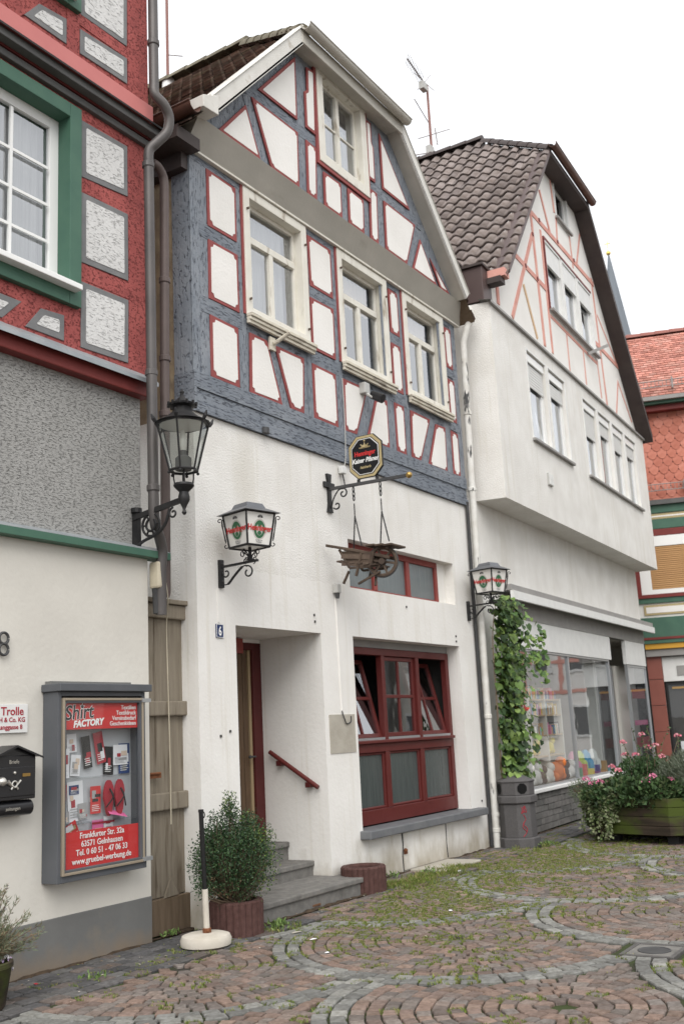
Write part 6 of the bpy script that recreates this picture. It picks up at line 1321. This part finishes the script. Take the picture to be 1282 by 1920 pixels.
for (u0, u1, zz, h, mt, rot) in LF:
    cxx = gx0+(u0+u1)/2; czz = zz+h/2; w2 = (u1-u0)/2; c_, s_ = math.cos(R(rot)), math.sin(R(rot)); yl = 6.215+rr.uniform(-.01, .012)
    MB().prism([(cxx+c_*a-s_*e, yl, czz+s_*a+c_*e) for a, e in ((-w2, -h/2), (w2, -h/2), (w2, h/2), (-w2, h/2))], (0, .002, 0)).build('leaflet', mt, SC_)
    lo_ = [c for c in SC_.children if c.name.startswith('leaflet')][-1]
    def lp(u, v, yl=yl, cxx=cxx, czz=czz, c_=c_, s_=s_, w2=w2, h=h): return (cxx+c_*u*w2-s_*v*h/2, yl-.002, czz+s_*u*w2+c_*v*h/2)
    if h > .06 and w2 > .03:
        dark = mt in ('print_black', 'print_blue', 'print_dark_red', 'print_red', 'print_pink', 'print_grey')
        for q_ in range(rr.randint(2, 4)):
            u0_, v0_ = rr.uniform(-.85, .1), rr.uniform(-.85, .3); u1_, v1_ = min(.88, u0_+rr.uniform(.4, 1.3)), min(.9, v0_+rr.uniform(.15, .7))
            MB().poly([lp(u0_, v0_), lp(u1_, v0_), lp(u1_, v1_), lp(u0_, v1_)]).build('printed_block', rr.choice(['print_beige', 'print_grey', 'print_dark_red', 'paper', 'print_black'] if dark else ['print_grey', 'print_beige', 'case_back', 'print_dark_red']), lo_).location.y -= .0006*(q_+1)
        for q_ in range(4): MB().poly([lp(-.8, -.8+.13*q_), lp(rr.uniform(.2, .8), -.8+.13*q_), lp(rr.uniform(.2, .8), -.76+.13*q_), lp(-.8, -.76+.13*q_)]).build('printed_line', 'print_white' if dark else 'print_grey', lo_).location.y -= .003
b = MB()
for (u, a) in ((.53, .1), (.65, -.06)):
    b.v += []; pts = [(gx0+u+.055*math.cos(t)*(1 if math.sin(t) > 0 else .75), 6.17, 1.19+.14*math.sin(t)) for t in (2*math.pi*i/18 for i in range(18))]; b.prism(pts, (0, .02, 0))
sd_ = b.build('flip_flop', 'print_dark_red', SC_); b = MB()
for u in (.53, .65): b.tube(smoothpath([(gx0+u-.05, 6.16, 1.12), (gx0+u, 6.13, 1.20), (gx0+u, 6.165, 1.26), (gx0+u, 6.13, 1.2), (gx0+u+.05, 6.16, 1.12)]), .006, 5)
b.build('strap', 'print_black', sd_)
MB().add([(gx0+.50, 6.14, 1.07), (gx0+.70, 6.14, 1.03), (gx0+.72, 6.2, 1.06), (gx0+.53, 6.2, 1.11)], [(0, 1, 2, 3)]).build('leaflet', 'print_pink', SC_)
b = MB(); b.ball((gx0+.03, 6.17, .885), .05, 7); b.ball((gx0+.01, 6.17, .96), .035, 7); b.build('plush_figure', 'print_white', SC_, smooth=True)
# ---------------------------------------------------------------- plants
rr = random.Random(21)
def leafquad(b, p, d, n, L, W, c, fold=.25):
    d = Vector(d).normalized(); s_ = d.cross(Vector(n)).normalized(); nn = s_.cross(d)
    k = len(b.v); b.v += [p, p+d*L*.45+s_*W/2+nn*W*fold, p+d*L, p+d*L*.45-s_*W/2+nn*W*fold]; b.f += [(k, k+1, k+2), (k, k+2, k+3)]; b.fc += [c, c]
def rv(): 
    while 1:
        v = Vector((rr.uniform(-1, 1), rr.uniform(-1, 1), rr.uniform(-1, 1)))
        if .05 < v.length < 1: return v.normalized()
def shade(cols, lo=.7, hi=1.3): c = rr.choice(cols); q = rr.uniform(lo, hi); return tuple(v*q for v in c)
def round_pot(c, r, h, label, name='round_planter'):
    o = thing(name, label, 'planter', c); n = 96; x, y, _ = c
    def prof(rad, z, ridge):
        return [Vector((x+(rad-ridge*(abs(math.sin(12*t))**.25 < .62))*math.cos(t), y+(rad-ridge*(abs(math.sin(12*t))**.25 < .62))*math.sin(t), z)) for t in (2*math.pi*i/n for i in range(n))]
    b = MB(); rings = [prof(r, -.02, .012), prof(r, h-.015, .012), prof(r-.012, h, .008), prof(r-.055, h, 0), prof(r-.065, h-.02, 0), prof(r-.065, h-.10, 0)]
    for g_ in rings: b.v += g_
    for i in range(len(rings)-1):
        for j in range(n): b.f.append((i*n+j, i*n+(j+1) % n, (i+1)*n+(j+1) % n, (i+1)*n+j))
    b.build('ring', 'pot_brown', o)
    b = MB(); b.v = [Vector((x, y, h-.05))]+[Vector((x+(r-.06)*math.cos(t), y+(r-.06)*math.sin(t), h-.07)) for t in (2*math.pi*i/20 for i in range(20))]; b.f = [(0, 1+i, 1+(i+1) % 20) for i in range(20)]; b.build('soil', 'soil', o)
    return o
P1 = (7.26, 5.80, 0); round_pot(P1, .23, .27, 'brown ribbed concrete planter holding the box shrub')
P2 = (9.53, 5.93, 0); round_pot(P2, .235, .25, 'empty brown ribbed concrete planter right of the steps')
# box shrub: upright sprays with many small leaves
SB = thing('box_shrub', 'dark green box shrub growing in the round planter by the steps', 'shrub', (P1[0], P1[1], .22))
tw_ = MB(); lf = MB(); lf.fc = []
BC = [(.026, .058, .022), (.036, .075, .028), (.020, .046, .020), (.048, .095, .03)]; BY = [(.13, .19, .035), (.17, .23, .05), (.10, .16, .03)]; BD = [(.16, .10, .05), (.20, .14, .08)]
base = Vector((P1[0], P1[1], .24)); ctr = Vector((P1[0]+.0, P1[1], .66))
sprays = []
for k in range(400):
    u = rr.uniform(-1, 1); t = rr.uniform(0, 6.28); rad = rr.random()**.45
    v = Vector((math.sqrt(1-u*u)*math.cos(t), math.sqrt(1-u*u)*math.sin(t), u))
    e = ctr+Vector((v.x*.36*rad, v.y*.32*rad, v.z*(.27 if v.z > 0 else .34)*rad))
    e.z -= .05*(abs(v.x)+abs(v.y))*rad
    sprays.append((e, .09))
for k in range(16): t = rr.random(); sprays.append((Vector((P1[0]-.06+rr.uniform(-.06, .06)*(1-t), P1[1]+rr.uniform(-.06, .06)*(1-t), .84+.27*t)), .05+.03*(1-t)))
for k in range(8): t = rr.random(); sprays.append((Vector((P1[0]-.26+rr.uniform(-.04, .04), P1[1]+rr.uniform(-.05, .05), .78+.18*t)), .05))
for k in range(7): t = rr.random(); sprays.append((Vector((P1[0]+.12+rr.uniform(-.05, .05), P1[1]-.06+rr.uniform(-.05, .05), .80+.16*t)), .05))
for k in range(5): sprays.append((Vector((P1[0]-.40-rr.uniform(0, .12), P1[1]-.05, .32+.25*rr.random())), .05))
for e, sp_ in sprays:
    mid = base.lerp(e, .5)+Vector((rr.uniform(-.03, .03), rr.uniform(-.03, .03), -.02)); mid.x = base.x+(mid.x-base.x)*1.2; pts = smoothpath([base+Vector((rr.uniform(-.06, .06), rr.uniform(-.06, .06), 0)), mid, e], 4)
    tw_.tube(pts, [.006, .0055, .005, .0045, .004, .0035, .003, .0025, .002], 4)
    out = (e-ctr); out.z += .25; out.normalize()
    yellow = (e.x > P1[0]+.05 and e.y < P1[1]+.05 and rr.random() < .55) or (e.z > 1.0 and rr.random() < .6)
    dead = e.z < .46 and rr.random() < .3
    for q in range(46):
        p = e+rv()*sp_*rr.random()**.5*Vector((1, 1, 1.35)).length/1.4
        d = (out*.8+rv()).normalized(); pal = BY if yellow and rr.random() < .6 else (BD if dead and rr.random() < .6 else BC)
        leafquad(lf, p, d, rv(), rr.uniform(.016, .028), rr.uniform(.009, .015), shade(pal))
tw_.build('branches', 'twig', SB); lf.build('foliage', 'leaf_box', SB, kind='stuff')

# climbing vine
VN = thing('climbing_vine', 'green climbing vine with big leaves beside the shop window', 'vine', (13.6, 6.05, 0))
lf = MB(); lf.fc = []; tw_ = MB()
VC = [(.075, .135, .028), (.10, .17, .038), (.05, .10, .026), (.15, .22, .055), (.038, .075, .026)]; VR = [(.5, .05, .03), (.55, .14, .03)]
lobes = [(0, 0), (.22, -.12), (.46, -.06), (.50, .14), (.58, .36), (.42, .50), (.30, .68), (.12, .84), (0, .95), (-.12, .84), (-.30, .68), (-.42, .50), (-.58, .36), (-.50, .14), (-.46, -.06), (-.22, -.12)]
def vleaf(b, p, d, n, L, c):
    d = Vector(d).normalized(); s_ = d.cross(Vector(n)).normalized(); nn = s_.cross(d); k = len(b.v)
    b.v += [p+d*L*v+s_*L*u+nn*L*(.18*abs(u)-.12*v*v) for u, v in lobes]; m = len(lobes)
    ctr_ = k+len(lobes); b.v.append(p+d*L*.3-nn*L*.02)
    b.f += [(ctr_, k+i, k+(i+1) % m) for i in range(m)]; b.fc += [c]*m
for s_ in range(5):
    xx = 13.40+.10*s_; pts = smoothpath([(xx, 6.0, .0), (xx+rr.uniform(-.1, .1), 6.0, .9), (xx+rr.uniform(-.12, .12), 5.98, 1.9), (xx+rr.uniform(-.12, .14), 5.97, 2.8), (xx+rr.uniform(-.1, .2), 5.95, 3.35)]); tw_.tube(pts, [.016-.012*i/len(pts) for i in range(len(pts))], 5)
tw_.build('stems', 'twig', VN)
for k in range(1800):
    z = rr.uniform(.85, 3.36); t = (z-.85)/2.5
    wid = .24+.16*math.sin(t*5.0+.6)*.6+.14*t; cx_ = 13.58+.05*math.sin(t*7)+.12*t
    p = Vector((cx_+rr.gauss(0, wid*.62), 6.02-abs(rr.gauss(0, .13))-.02, z+rr.uniform(-.04, .04)))
    if p.x < 13.30: p.x = 13.30+rr.random()*.2
    d = Vector((rr.uniform(-.8, .8), rr.uniform(-.5, .1), rr.uniform(-1, .15))); n = Vector((rr.uniform(-.8, .2), rr.uniform(-1.2, -.3), rr.uniform(.2, 1)))
    red = 1.55 < z < 2.0 and p.x > 13.75 and rr.random() < .10
    vleaf(lf, p, d, n, rr.choice((rr.uniform(.03, .07), rr.uniform(.05, .125))), shade(VR if red else VC, .55, 1.35))
for k in range(14):      # loose shoots reaching over the sign panel
    a = Vector((13.95, 5.92, 2.5+rr.uniform(-.2, .7))); 
    for q in range(9): p = a+Vector((.09*q+rr.uniform(-.03, .03), -.02*q, .10*math.sin(q*.7+k)-.015*q)); vleaf(lf, p, rv(), Vector((-.5, -1, .6)), rr.uniform(.05, .10), shade(VC, .9, 1.4))
lf.build('foliage', 'leaf', VN, kind='stuff')

# ---------------------------------------------------------------- litter bin
BN = thing('litter_bin', 'octagonal grey concrete-look litter bin with red scribble by the downpipe', 'litter bin', (13.42, 5.86, 0))
bx, by = 13.42, 5.86; ph = R(22.5)
MB().lathe([(.275, -.02), (.28, .0), (.28, .115), (.262, .125)], (bx, by, 0), 8, ph).build('base', 'bin_grey', BN, bev=.008)
MB().lathe([(.245, .12), (.245, .56)], (bx, by, 0), 8, ph).build('body', 'bin_grey', BN, bev=.012)
MB().lathe([(.262, .561), (.278, .575), (.278, .655), (.262, .668)], (bx, by, 0), 8, ph).build('band', 'bin_grey', BN, bev=.006)
hd = MB().lathe([(.25, .67), (.25, .835), (.262, .84), (.262, .855), (.10, .925), (.02, .94)], (bx, by, 0), 8, ph).build('hood', 'bin_grey', BN, bev=.006)
for k in range(8):
    t = k*math.pi/4; c = Vector((bx+.2325*math.cos(t), by+.2325*math.sin(t), .755)); U = Vector((math.cos(t), math.sin(t), 0)); V_ = Vector((-math.sin(t), math.cos(t), 0))
    if k % 2 == 1: MB().prism([c+(V_*math.cos(q)+EZv*math.sin(q))*.072 for q in (math.pi/8+math.pi/4*i for i in range(8))], U*.003).build('opening', 'hole_black', hd)
t = 5*math.pi/4; U = Vector((math.cos(t), math.sin(t), 0)); V_ = Vector((-math.sin(t), math.cos(t), 0)); c0 = Vector((bx, by, 0))+U*(.245*math.cos(math.pi/8)+.003)
b = MB()
for st_ in ([(-.03, .52), (-.01, .46), (-.035, .44), (.01, .53), (.0, .44)], [(.02, .53), (.035, .45), (.0, .47)], [(-.01, .42), (.02, .36), (-.02, .30), (.03, .24), (.01, .18), (-.03, .14), (.02, .20), (-.03, .26), (.0, .33)]):
    b.tube(smoothpath([c0+V_*u+EZv*v for u, v in st_], 5), .0045, 4)
b.build('scribble', 'print_dark_red', BN)

# ---------------------------------------------------------------- flower tub
FT = thing('flower_tub', 'large octagonal mossy wooden flower tub on dark feet', 'planter', tuple(TUB))
tr = 1.42; tph = R(5.7)
def oct_(r, z, k): return TUB+Vector((r*math.cos(tph+k*math.pi/4), r*math.sin(tph+k*math.pi/4), z))
for k in range(8):
    for r in range(4):
        z0, z1 = .12+r*.115, .12+r*.115+.110; b = MB()
        b.v = [oct_(tr, z0, k), oct_(tr, z0, k+1), oct_(tr, z1, k+1), oct_(tr, z1, k), oct_(tr-.06, z0, k), oct_(tr-.06, z0, k+1), oct_(tr-.06, z1, k+1), oct_(tr-.06, z1, k)]
        b.f = [(0, 1, 2, 3), (7, 6, 5, 4), (0, 4, 5, 1), (3, 2, 6, 7), (0, 3, 7, 4), (1, 5, 6, 2)]; b.build('plank', 'tub_wood', FT, bev=.006)
for k in range(8): MB().bar(oct_(tr-.25, -.02, k), oct_(tr-.25, .12, k), .14, .14).build('foot', 'black_edge', FT)
b = MB(); b.poly([oct_(tr-.05, .105, k) for k in range(8)][::-1]); b.build('floor', 'old_wood_dark', FT); MB().poly([oct_(tr-.05, .55, k) for k in range(8)]).build('soil', 'soil', FT)
def clump(name, label, cat, c, rx, ry, rz, n, pal, L, W, up_=.4, stems=True, mat='leaf', group=None, narrow=False, shell=.5):
    o = thing(name, label, cat, (c[0], c[1], .5), group); b = MB(); b.fc = []; c = Vector(c)
    for k in range(n):
        v = rv(); r_ = rr.random()**shell; p = c+Vector((v.x*rx, v.y*ry, v.z*rz))*r_
        d = (v*.7+Vector((0, 0, up_))+rv()*.7); leafquad(b, p, d, rv(), L*rr.uniform(.7, 1.3), W*rr.uniform(.7, 1.3), shade(pal))
    if stems:
        s_ = MB()
        for k in range(18): v = rv(); s_.tube([(c.x+rr.uniform(-.05, .05)*rx*4, c.y+rr.uniform(-.05, .05)*ry*4, .5), c+Vector((v.x*rx*.7, v.y*ry*.7, abs(v.z)*rz*.7))], .006, 4)
        s_.build('stems', 'twig', o)
    b.build('foliage', mat, o, kind='stuff'); return o
T = TUB
GS = [(.115, .135, .095), (.15, .17, .125), (.085, .105, .065), (.07, .09, .05)]
clump('lavender', 'grey green lavender bush on the right of the flower tub', 'lavender', (T.x-.62, T.y-.62, .80), .72, .80, .38, 14000, GS, .075, .010, up_=.8)
clump('lavender', 'small round grey green cushion plant on the left rim of the tub', 'lavender', (T.x-.42, T.y+1.28, .62), .26, .24, .18, 1500, [(.10, .13, .07), (.14, .17, .10)], .04, .008)
GZc = [(.045, .085, .03), (.065, .115, .04), (.032, .062, .022), (.09, .12, .05)]
ge = clump('geranium', 'pink flowering geraniums along the front rim of the tub', 'geranium', (T.x-1.10, T.y+.30, .62), .34, .80, .20, 3200, GZc, .065, .06)
def blooms(o, spots, r, n, cols, L=.022):
    b = MB(); b.fc = []
    for s_ in spots:
        for k in range(n):
            v = rv(); v.z = abs(v.z)*.8; p = Vector(s_)+v*r*rr.uniform(.6, 1); c = shade(cols, .85, 1.15)
            leafquad(b, p, v+rv()*.8, v, L, L, c)
    b.build('flowers', 'petal', o, kind='stuff')
PK = [(.72, .22, .38), (.66, .16, .30), (.78, .33, .47)]
blooms(ge, [(T.x-1.12+rr.uniform(-.14, .12), T.y+y_+rr.uniform(-.05, .05), .76+rr.uniform(-.07, .09)) for y_ in (.98, .92, .80, .66, .30, .22, .16, .10, .22, -.08)], .048, 44, PK)
iv = thing('trailing_ivy', 'variegated ivy trailing down the left front of the tub', 'ivy', (T.x-.95, T.y+.45, .55)); b = MB(); b.fc = []; tw_ = MB()
IC = [(.13, .165, .065), (.19, .225, .11), (.08, .12, .04), (.25, .27, .16)]
for k in range(26):
    a = R(rr.uniform(118, 156)); rad = (tr-.06)+.03+rr.uniform(-.02, .07); ln = rr.uniform(.10, .58); p0 = Vector((T.x+rad*.93*math.cos(a), T.y+rad*.93*math.sin(a), .62)); pts = [p0, Vector((T.x+rad*math.cos(a), T.y+rad*math.sin(a), .60))]
    for q in range(6): pts.append(pts[-1]+Vector((rr.uniform(-.02, .02), rr.uniform(-.025, .025), -ln/6)))
    tw_.tube(pts, .003, 4)
    for p in smoothpath(pts, 5): 
        for _ in range(2): leafquad(b, p+rv()*.03, Vector((rr.uniform(-1, 0), rr.uniform(-1, 1), rr.uniform(-.8, .3))), Vector((-.6, -.8, .5)), rr.uniform(.03, .055), rr.uniform(.028, .045), shade(IC), .1)
tw_.build('stems', 'twig', iv); b.build('foliage', 'leaf', iv, kind='stuff')
rs_ = clump('rose_bush', 'tall rose bush with pink blooms at the back of the tub', 'rose', (T.x-.15, T.y+.45, .80), .60, .50, .26, 2400, [(.045, .085, .03), (.06, .11, .04), (.035, .07, .025)], .055, .035)
b = MB(); lf = MB(); lf.fc = []; tips = []
for k in range(15):
    a = Vector((T.x-.15+rr.uniform(-.3, .3), T.y+.4+rr.uniform(-.35, .3), .75)); e = a+Vector((rr.uniform(-.15, .4), rr.uniform(-.25, .25), rr.uniform(.25, .72))); pts = smoothpath([a, a.lerp(e, .5)+Vector((rr.uniform(-.05, .05), rr.uniform(-.05, .05), .04)), e], 5); b.tube(pts, .004, 4); tips.append(e)
    for p in pts[3:]:
        for _ in range(2): leafquad(lf, p, rv(), rv(), rr.uniform(.03, .05), .028, shade([(.06, .11, .04), (.08, .14, .05)]))
b.build('canes', 'twig', rs_); lf.build('foliage', 'leaf', rs_, kind='stuff'); blooms(rs_, tips[::2]+[Vector((T.x-.75, T.y+.75, .95)), Vector((T.x-.7, T.y+.68, .90))], .04, 46, [(.75, .28, .33), (.78, .42, .46), (.7, .18, .28)], .026)

# ---------------------------------------------------------------- parasol stand
US = thing('parasol_stand', 'round white parasol base with short black pole in front of the gate', 'parasol stand', (6.74, 5.70, 0))
b = MB().lathe([(.17, -.005), (.20, .012), (.205, .055), (.19, .085), (.15, .097), (.04, .100), (.02, .10)], (6.74, 5.70, 0), 30); b.build('base', 'base_white', US, smooth=True)
pb = Vector((6.755, 5.70, .09)); pt = pb+Vector((-.055, -.01, .95))
MB().tube([pb, pb.lerp(pt, .36)], .025, 12).build('sleeve', 'base_white', US); MB().tube([pb.lerp(pt, .34), pt], .019, 10).build('pole', 'pole_black', US)
b = MB(); b.tube(spiral(pt+Vector((.02, 0, -.035)), .028, .024, 1.8, -1.6, (1, 0, 0), EZv, 10), .005, 5); b.tube([pt+Vector((0, 0, -.01)), pt+Vector((0, 0, .012))], .022, 10); b.build('hook', 'pole_black', US)
b = MB(); b.lathe([(.035, .095), (.036, .13), (.028, .135)], (6.755, 5.70, 0), 10); b.tube([(6.72, 5.66, .125), (6.76, 5.69, .12)], .012, 6); b.build('clamp', 'rust', US)

# ---------------------------------------------------------------- plant pot at the left edge
q = onZ(-38, 1900); FP = thing('flower_pot', 'mossy green pot cut by the left picture edge', 'plant pot', (q.x, q.y, 0))
px_, py_ = q.x+.05, q.y+.05
MB().lathe([(.13, -.02), (.15, .02), (.185, .24), (.195, .25), (.195, .28), (.175, .285), (.165, .25)], (px_, py_, 0), 24).build('pot', 'tub_wood', FP, smooth=True); MB().lathe([(.165, .245), (.16, .255)], (px_, py_, 0), 20).build('soil', 'soil', FP)
lv = thing('lavender_plant', 'wispy lavender plant in the pot at the left edge', 'lavender', (px_, py_, .25)); b = MB(); b.fc = []; s_ = MB()
for k in range(110):
    e = Vector((px_+rr.gauss(.08, .15), py_+rr.gauss(0, .1), .28+abs(rr.gauss(.16, .12)))); a = Vector((px_+rr.uniform(-.06, .06), py_+rr.uniform(-.06, .06), .24)); pts = smoothpath([a, a.lerp(e, .5)+Vector((0, 0, .03)), e], 4); s_.tube(pts, .0022, 3)
    for p in pts[2:]:
        for _ in range(9): leafquad(b, p+rv()*.012, (e-a).normalized()+rv()*.7, rv(), rr.uniform(.025, .05), .005, shade([(.17, .20, .12), (.13, .16, .09), (.20, .15, .09)]))
for k in range(7):
    a = Vector((px_+.05, py_, .3)); e = a+Vector((rr.uniform(-.05, .14), rr.uniform(-.08, .05), rr.uniform(.22, .46))); pts = smoothpath([a, a.lerp(e, .5)+Vector((-.02, 0, .02)), e], 6); s_.tube(pts, .0025, 3)
    for p in pts[5:]:
        for _ in range(4): leafquad(b, p, rv()+Vector((0, 0, .7)), rv(), .016, .007, shade([(.16, .17, .13), (.12, .11, .12)]))
s_.build('stems', 'twig', lv); b.build('foliage', 'leaf', lv, kind='stuff')
blooms(lv, [(px_+.15, py_-.05, .27), (px_+.13, py_-.1, .22)], .025, 16, [(.55, .42, .62), (.8, .78, .8)], .02)

# ---------------------------------------------------------------- aerials and roof bits
AN = thing('roof_aerial', 'television aerial mast on the ridge of the white house', 'aerial', (18.85, 9.0, 13.6)); 
def AY(px, py): return onY(px, py, 9.0)
b = MB(); b.tube([AY(811, 312), AY(800, 160)], [.035, .028], 8); b.build('mast', 'aerial_rust', AN)
b = MB(); a, e = AY(800, 163), AY(763, 110); b.tube([a, e], .018, 6)
ax = (e-a).normalized()
for k in range(13): c = a.lerp(e, .25+.75*k/12); b.tube([c-Vector((.10, .10, -.04)), c+Vector((.10, .10, -.04))], .006, 4)
c = a.lerp(e, .18); b.tube([c+Vector((-.05, .2, .3)), c+Vector((.1, -.2, -.25))], .008, 4); b.tube([c+Vector((-.15, .1, -.25)), c+Vector((.2, -.1, .25))], .008, 4); b.build('yagi', 'aerial', AN)
b = MB(); b.tube([AY(803, 230), AY(776, 185)], .012, 5); b.tube([AY(784, 260), AY(843, 242)], .012, 5); b.tube([AY(770, 292), AY(872, 276)], .014, 5); b.tube([AY(815, 240), AY(820, 272)], .014, 5); b.build('dipole', 'aerial', AN)
b = MB(); c = AY(806, 282); b.box(c.x-.09, c.x+.09, c.y-.06, c.y+.06, c.z-.09, c.z+.09); c = AY(793, 163); b.box(c.x-.1, c.x+.1, c.y-.06, c.y+.06, c.z-.08, c.z+.10); b.build('mast_box', 'plastic_grey', AN)
A2 = thing('aerial_pole', 'thin reddish aerial pole behind the inn roof', 'aerial', (10.2, 9.0, 11.0)); a = onX(315, 158, 10.2); e = onX(312, -60, 10.2); MB().tube([a-Vector((0, 0, .25)), e], .022, 8).build('pole', 'aerial_rust', A2); a = onX(315, 103, 10.2); MB().tube([a, a+Vector((.10, -.20, -.05))], .008, 5).build('side_rod', 'aerial', A2)
a = onX(317, 160, 10.2); tag(MB().lathe([(.10, -.3), (.10, .04), (.08, .09), (.03, .12)], (a.x, a.y, a.z), 14).build('roof_vent', 'white_dull', smooth=True), 'small pale vent cap beside the thin aerial pole', 'roof vent')
# debris on the ground
q0, q1 = onZ(548, 1713), onZ(600, 1700); tag(MB().bar(q0+Vector((0, 0, .022)), q1+Vector((0, 0, .024)), .03, .02).build('wood_strip', 'wood_bit', bev=.004), 'thin brown strip of wood lying before the steps', 'wood strip')
for (px, py, sx, sy, mt, lab) in ((556, 1748, .11, .05, 'mortar', 'flat pale scrap on the granite ring near the planter'), (587, 1761, .07, .03, 'paper', 'white paper scrap right of the pale scrap'), (614, 1786, .04, .03, 'paper', 'small white scrap on the setts below the paper scrap'), (844, 1707, .07, .04, 'paper', 'white scrap in the grass beyond the empty planter'), (860, 1633, .16, .04, 'paper', 'pale strip of litter near the window sill base'), (68, 1845, .035, .05, 'print_dark_red', 'small red leaf on the setts near the grey plinth')):
    q = onZ(px, py, .008); a = rr.uniform(0, 3); c_, s_ = math.cos(a), math.sin(a); pts = []
    for i in range(9): t = 2*math.pi*i/9; r_ = rr.uniform(.7, 1.1); u, v = sx/2*r_*math.cos(t), sy/2*r_*math.sin(t); pts.append((q.x+u*c_-v*s_, q.y+u*s_+v*c_, .006+rr.uniform(0, .006)))
    b = MB(); b.v = [Vector((q.x, q.y, .016))]+[Vector(p) for p in pts]; b.f = [(0, 1+i, 1+(i+1) % 9) for i in range(9)]; tag(b.build('litter', mt), lab, 'litter', 'scraps of litter on the paving')
b = MB(); b.fc = []
for k in range(130):
    x = rr.uniform(5.0, 10.5); y = rr.choice((rr.uniform(5.5, 6.18), rr.uniform(5.9, 6.2), rr.uniform(4, 5.6))); 
    if 7.4 < x < 9.65 and y > 5.8: continue
    leafquad(b, Vector((x, y, .008)), Vector((rr.uniform(-1, 1), rr.uniform(-1, 1), .1)), Vector((0, 0, 1)), rr.uniform(.012, .035), rr.uniform(.01, .02), shade([(.45, .40, .34), (.25, .17, .10), (.30, .28, .24), (.22, .25, .08)]))
tag(b.build('leaf_litter', 'goods'), 'dry leaf crumbs and grit scattered along the house fronts', 'leaf litter', kind='stuff')
wk = MB(); wk.fc = []
for (x, y, n, h) in ((9.83, 5.95, 26, .12), (10.0, 6.08, 20, .09), (10.4, 6.1, 16, .07), (7.62, 5.63, 18, .07), (7.52, 5.55, 14, .06), (6.95, 6.25, 10, .06), (10.75, 5.80, 14, .08), (13.5, 5.5, 12, .07), (5.55, 5.72, 8, .05)):
    for k in range(n*3): p = Vector((x+rr.gauss(0, .06), y+rr.gauss(0, .04), 0)); leafquad(wk, p+Vector((0, 0, h*rr.random()*.6)), Vector((rr.uniform(-1, 1), rr.uniform(-1, 1), rr.uniform(.3, 1.4))), rv(), rr.uniform(.03, .06), rr.uniform(.012, .022), shade([(.12, .19, .05), (.16, .23, .07), (.09, .15, .04)]))
tag(wk.build('weeds', 'leaf'), 'small leafy weeds at the foot of the inn wall', 'weeds', kind='stuff')

# grit and soil gathered along the foot of the walls
sl_ = MB()
def soil_line(a, c, y, n):
    pts = [(a+(c-a)*i/n, y+rr.uniform(-.012, .006), -.004) for i in range(n+1)]; sl_.tube(pts, [rr.uniform(.008, .026) for _ in range(n+1)], 6)
soil_line(2.3, 6.72, 6.25, 60); soil_line(9.75, 13.2, 6.185, 50); soil_line(7.45, 9.45, 5.805, 30); soil_line(6.73, 7.33, 6.33, 12); soil_line(13.7, 16.5, 6.20, 30)
tag(sl_.build('wall_foot_soil', 'soil', smooth=True), 'dark soil and grit gathered along the foot of the walls', 'soil', kind='stuff')
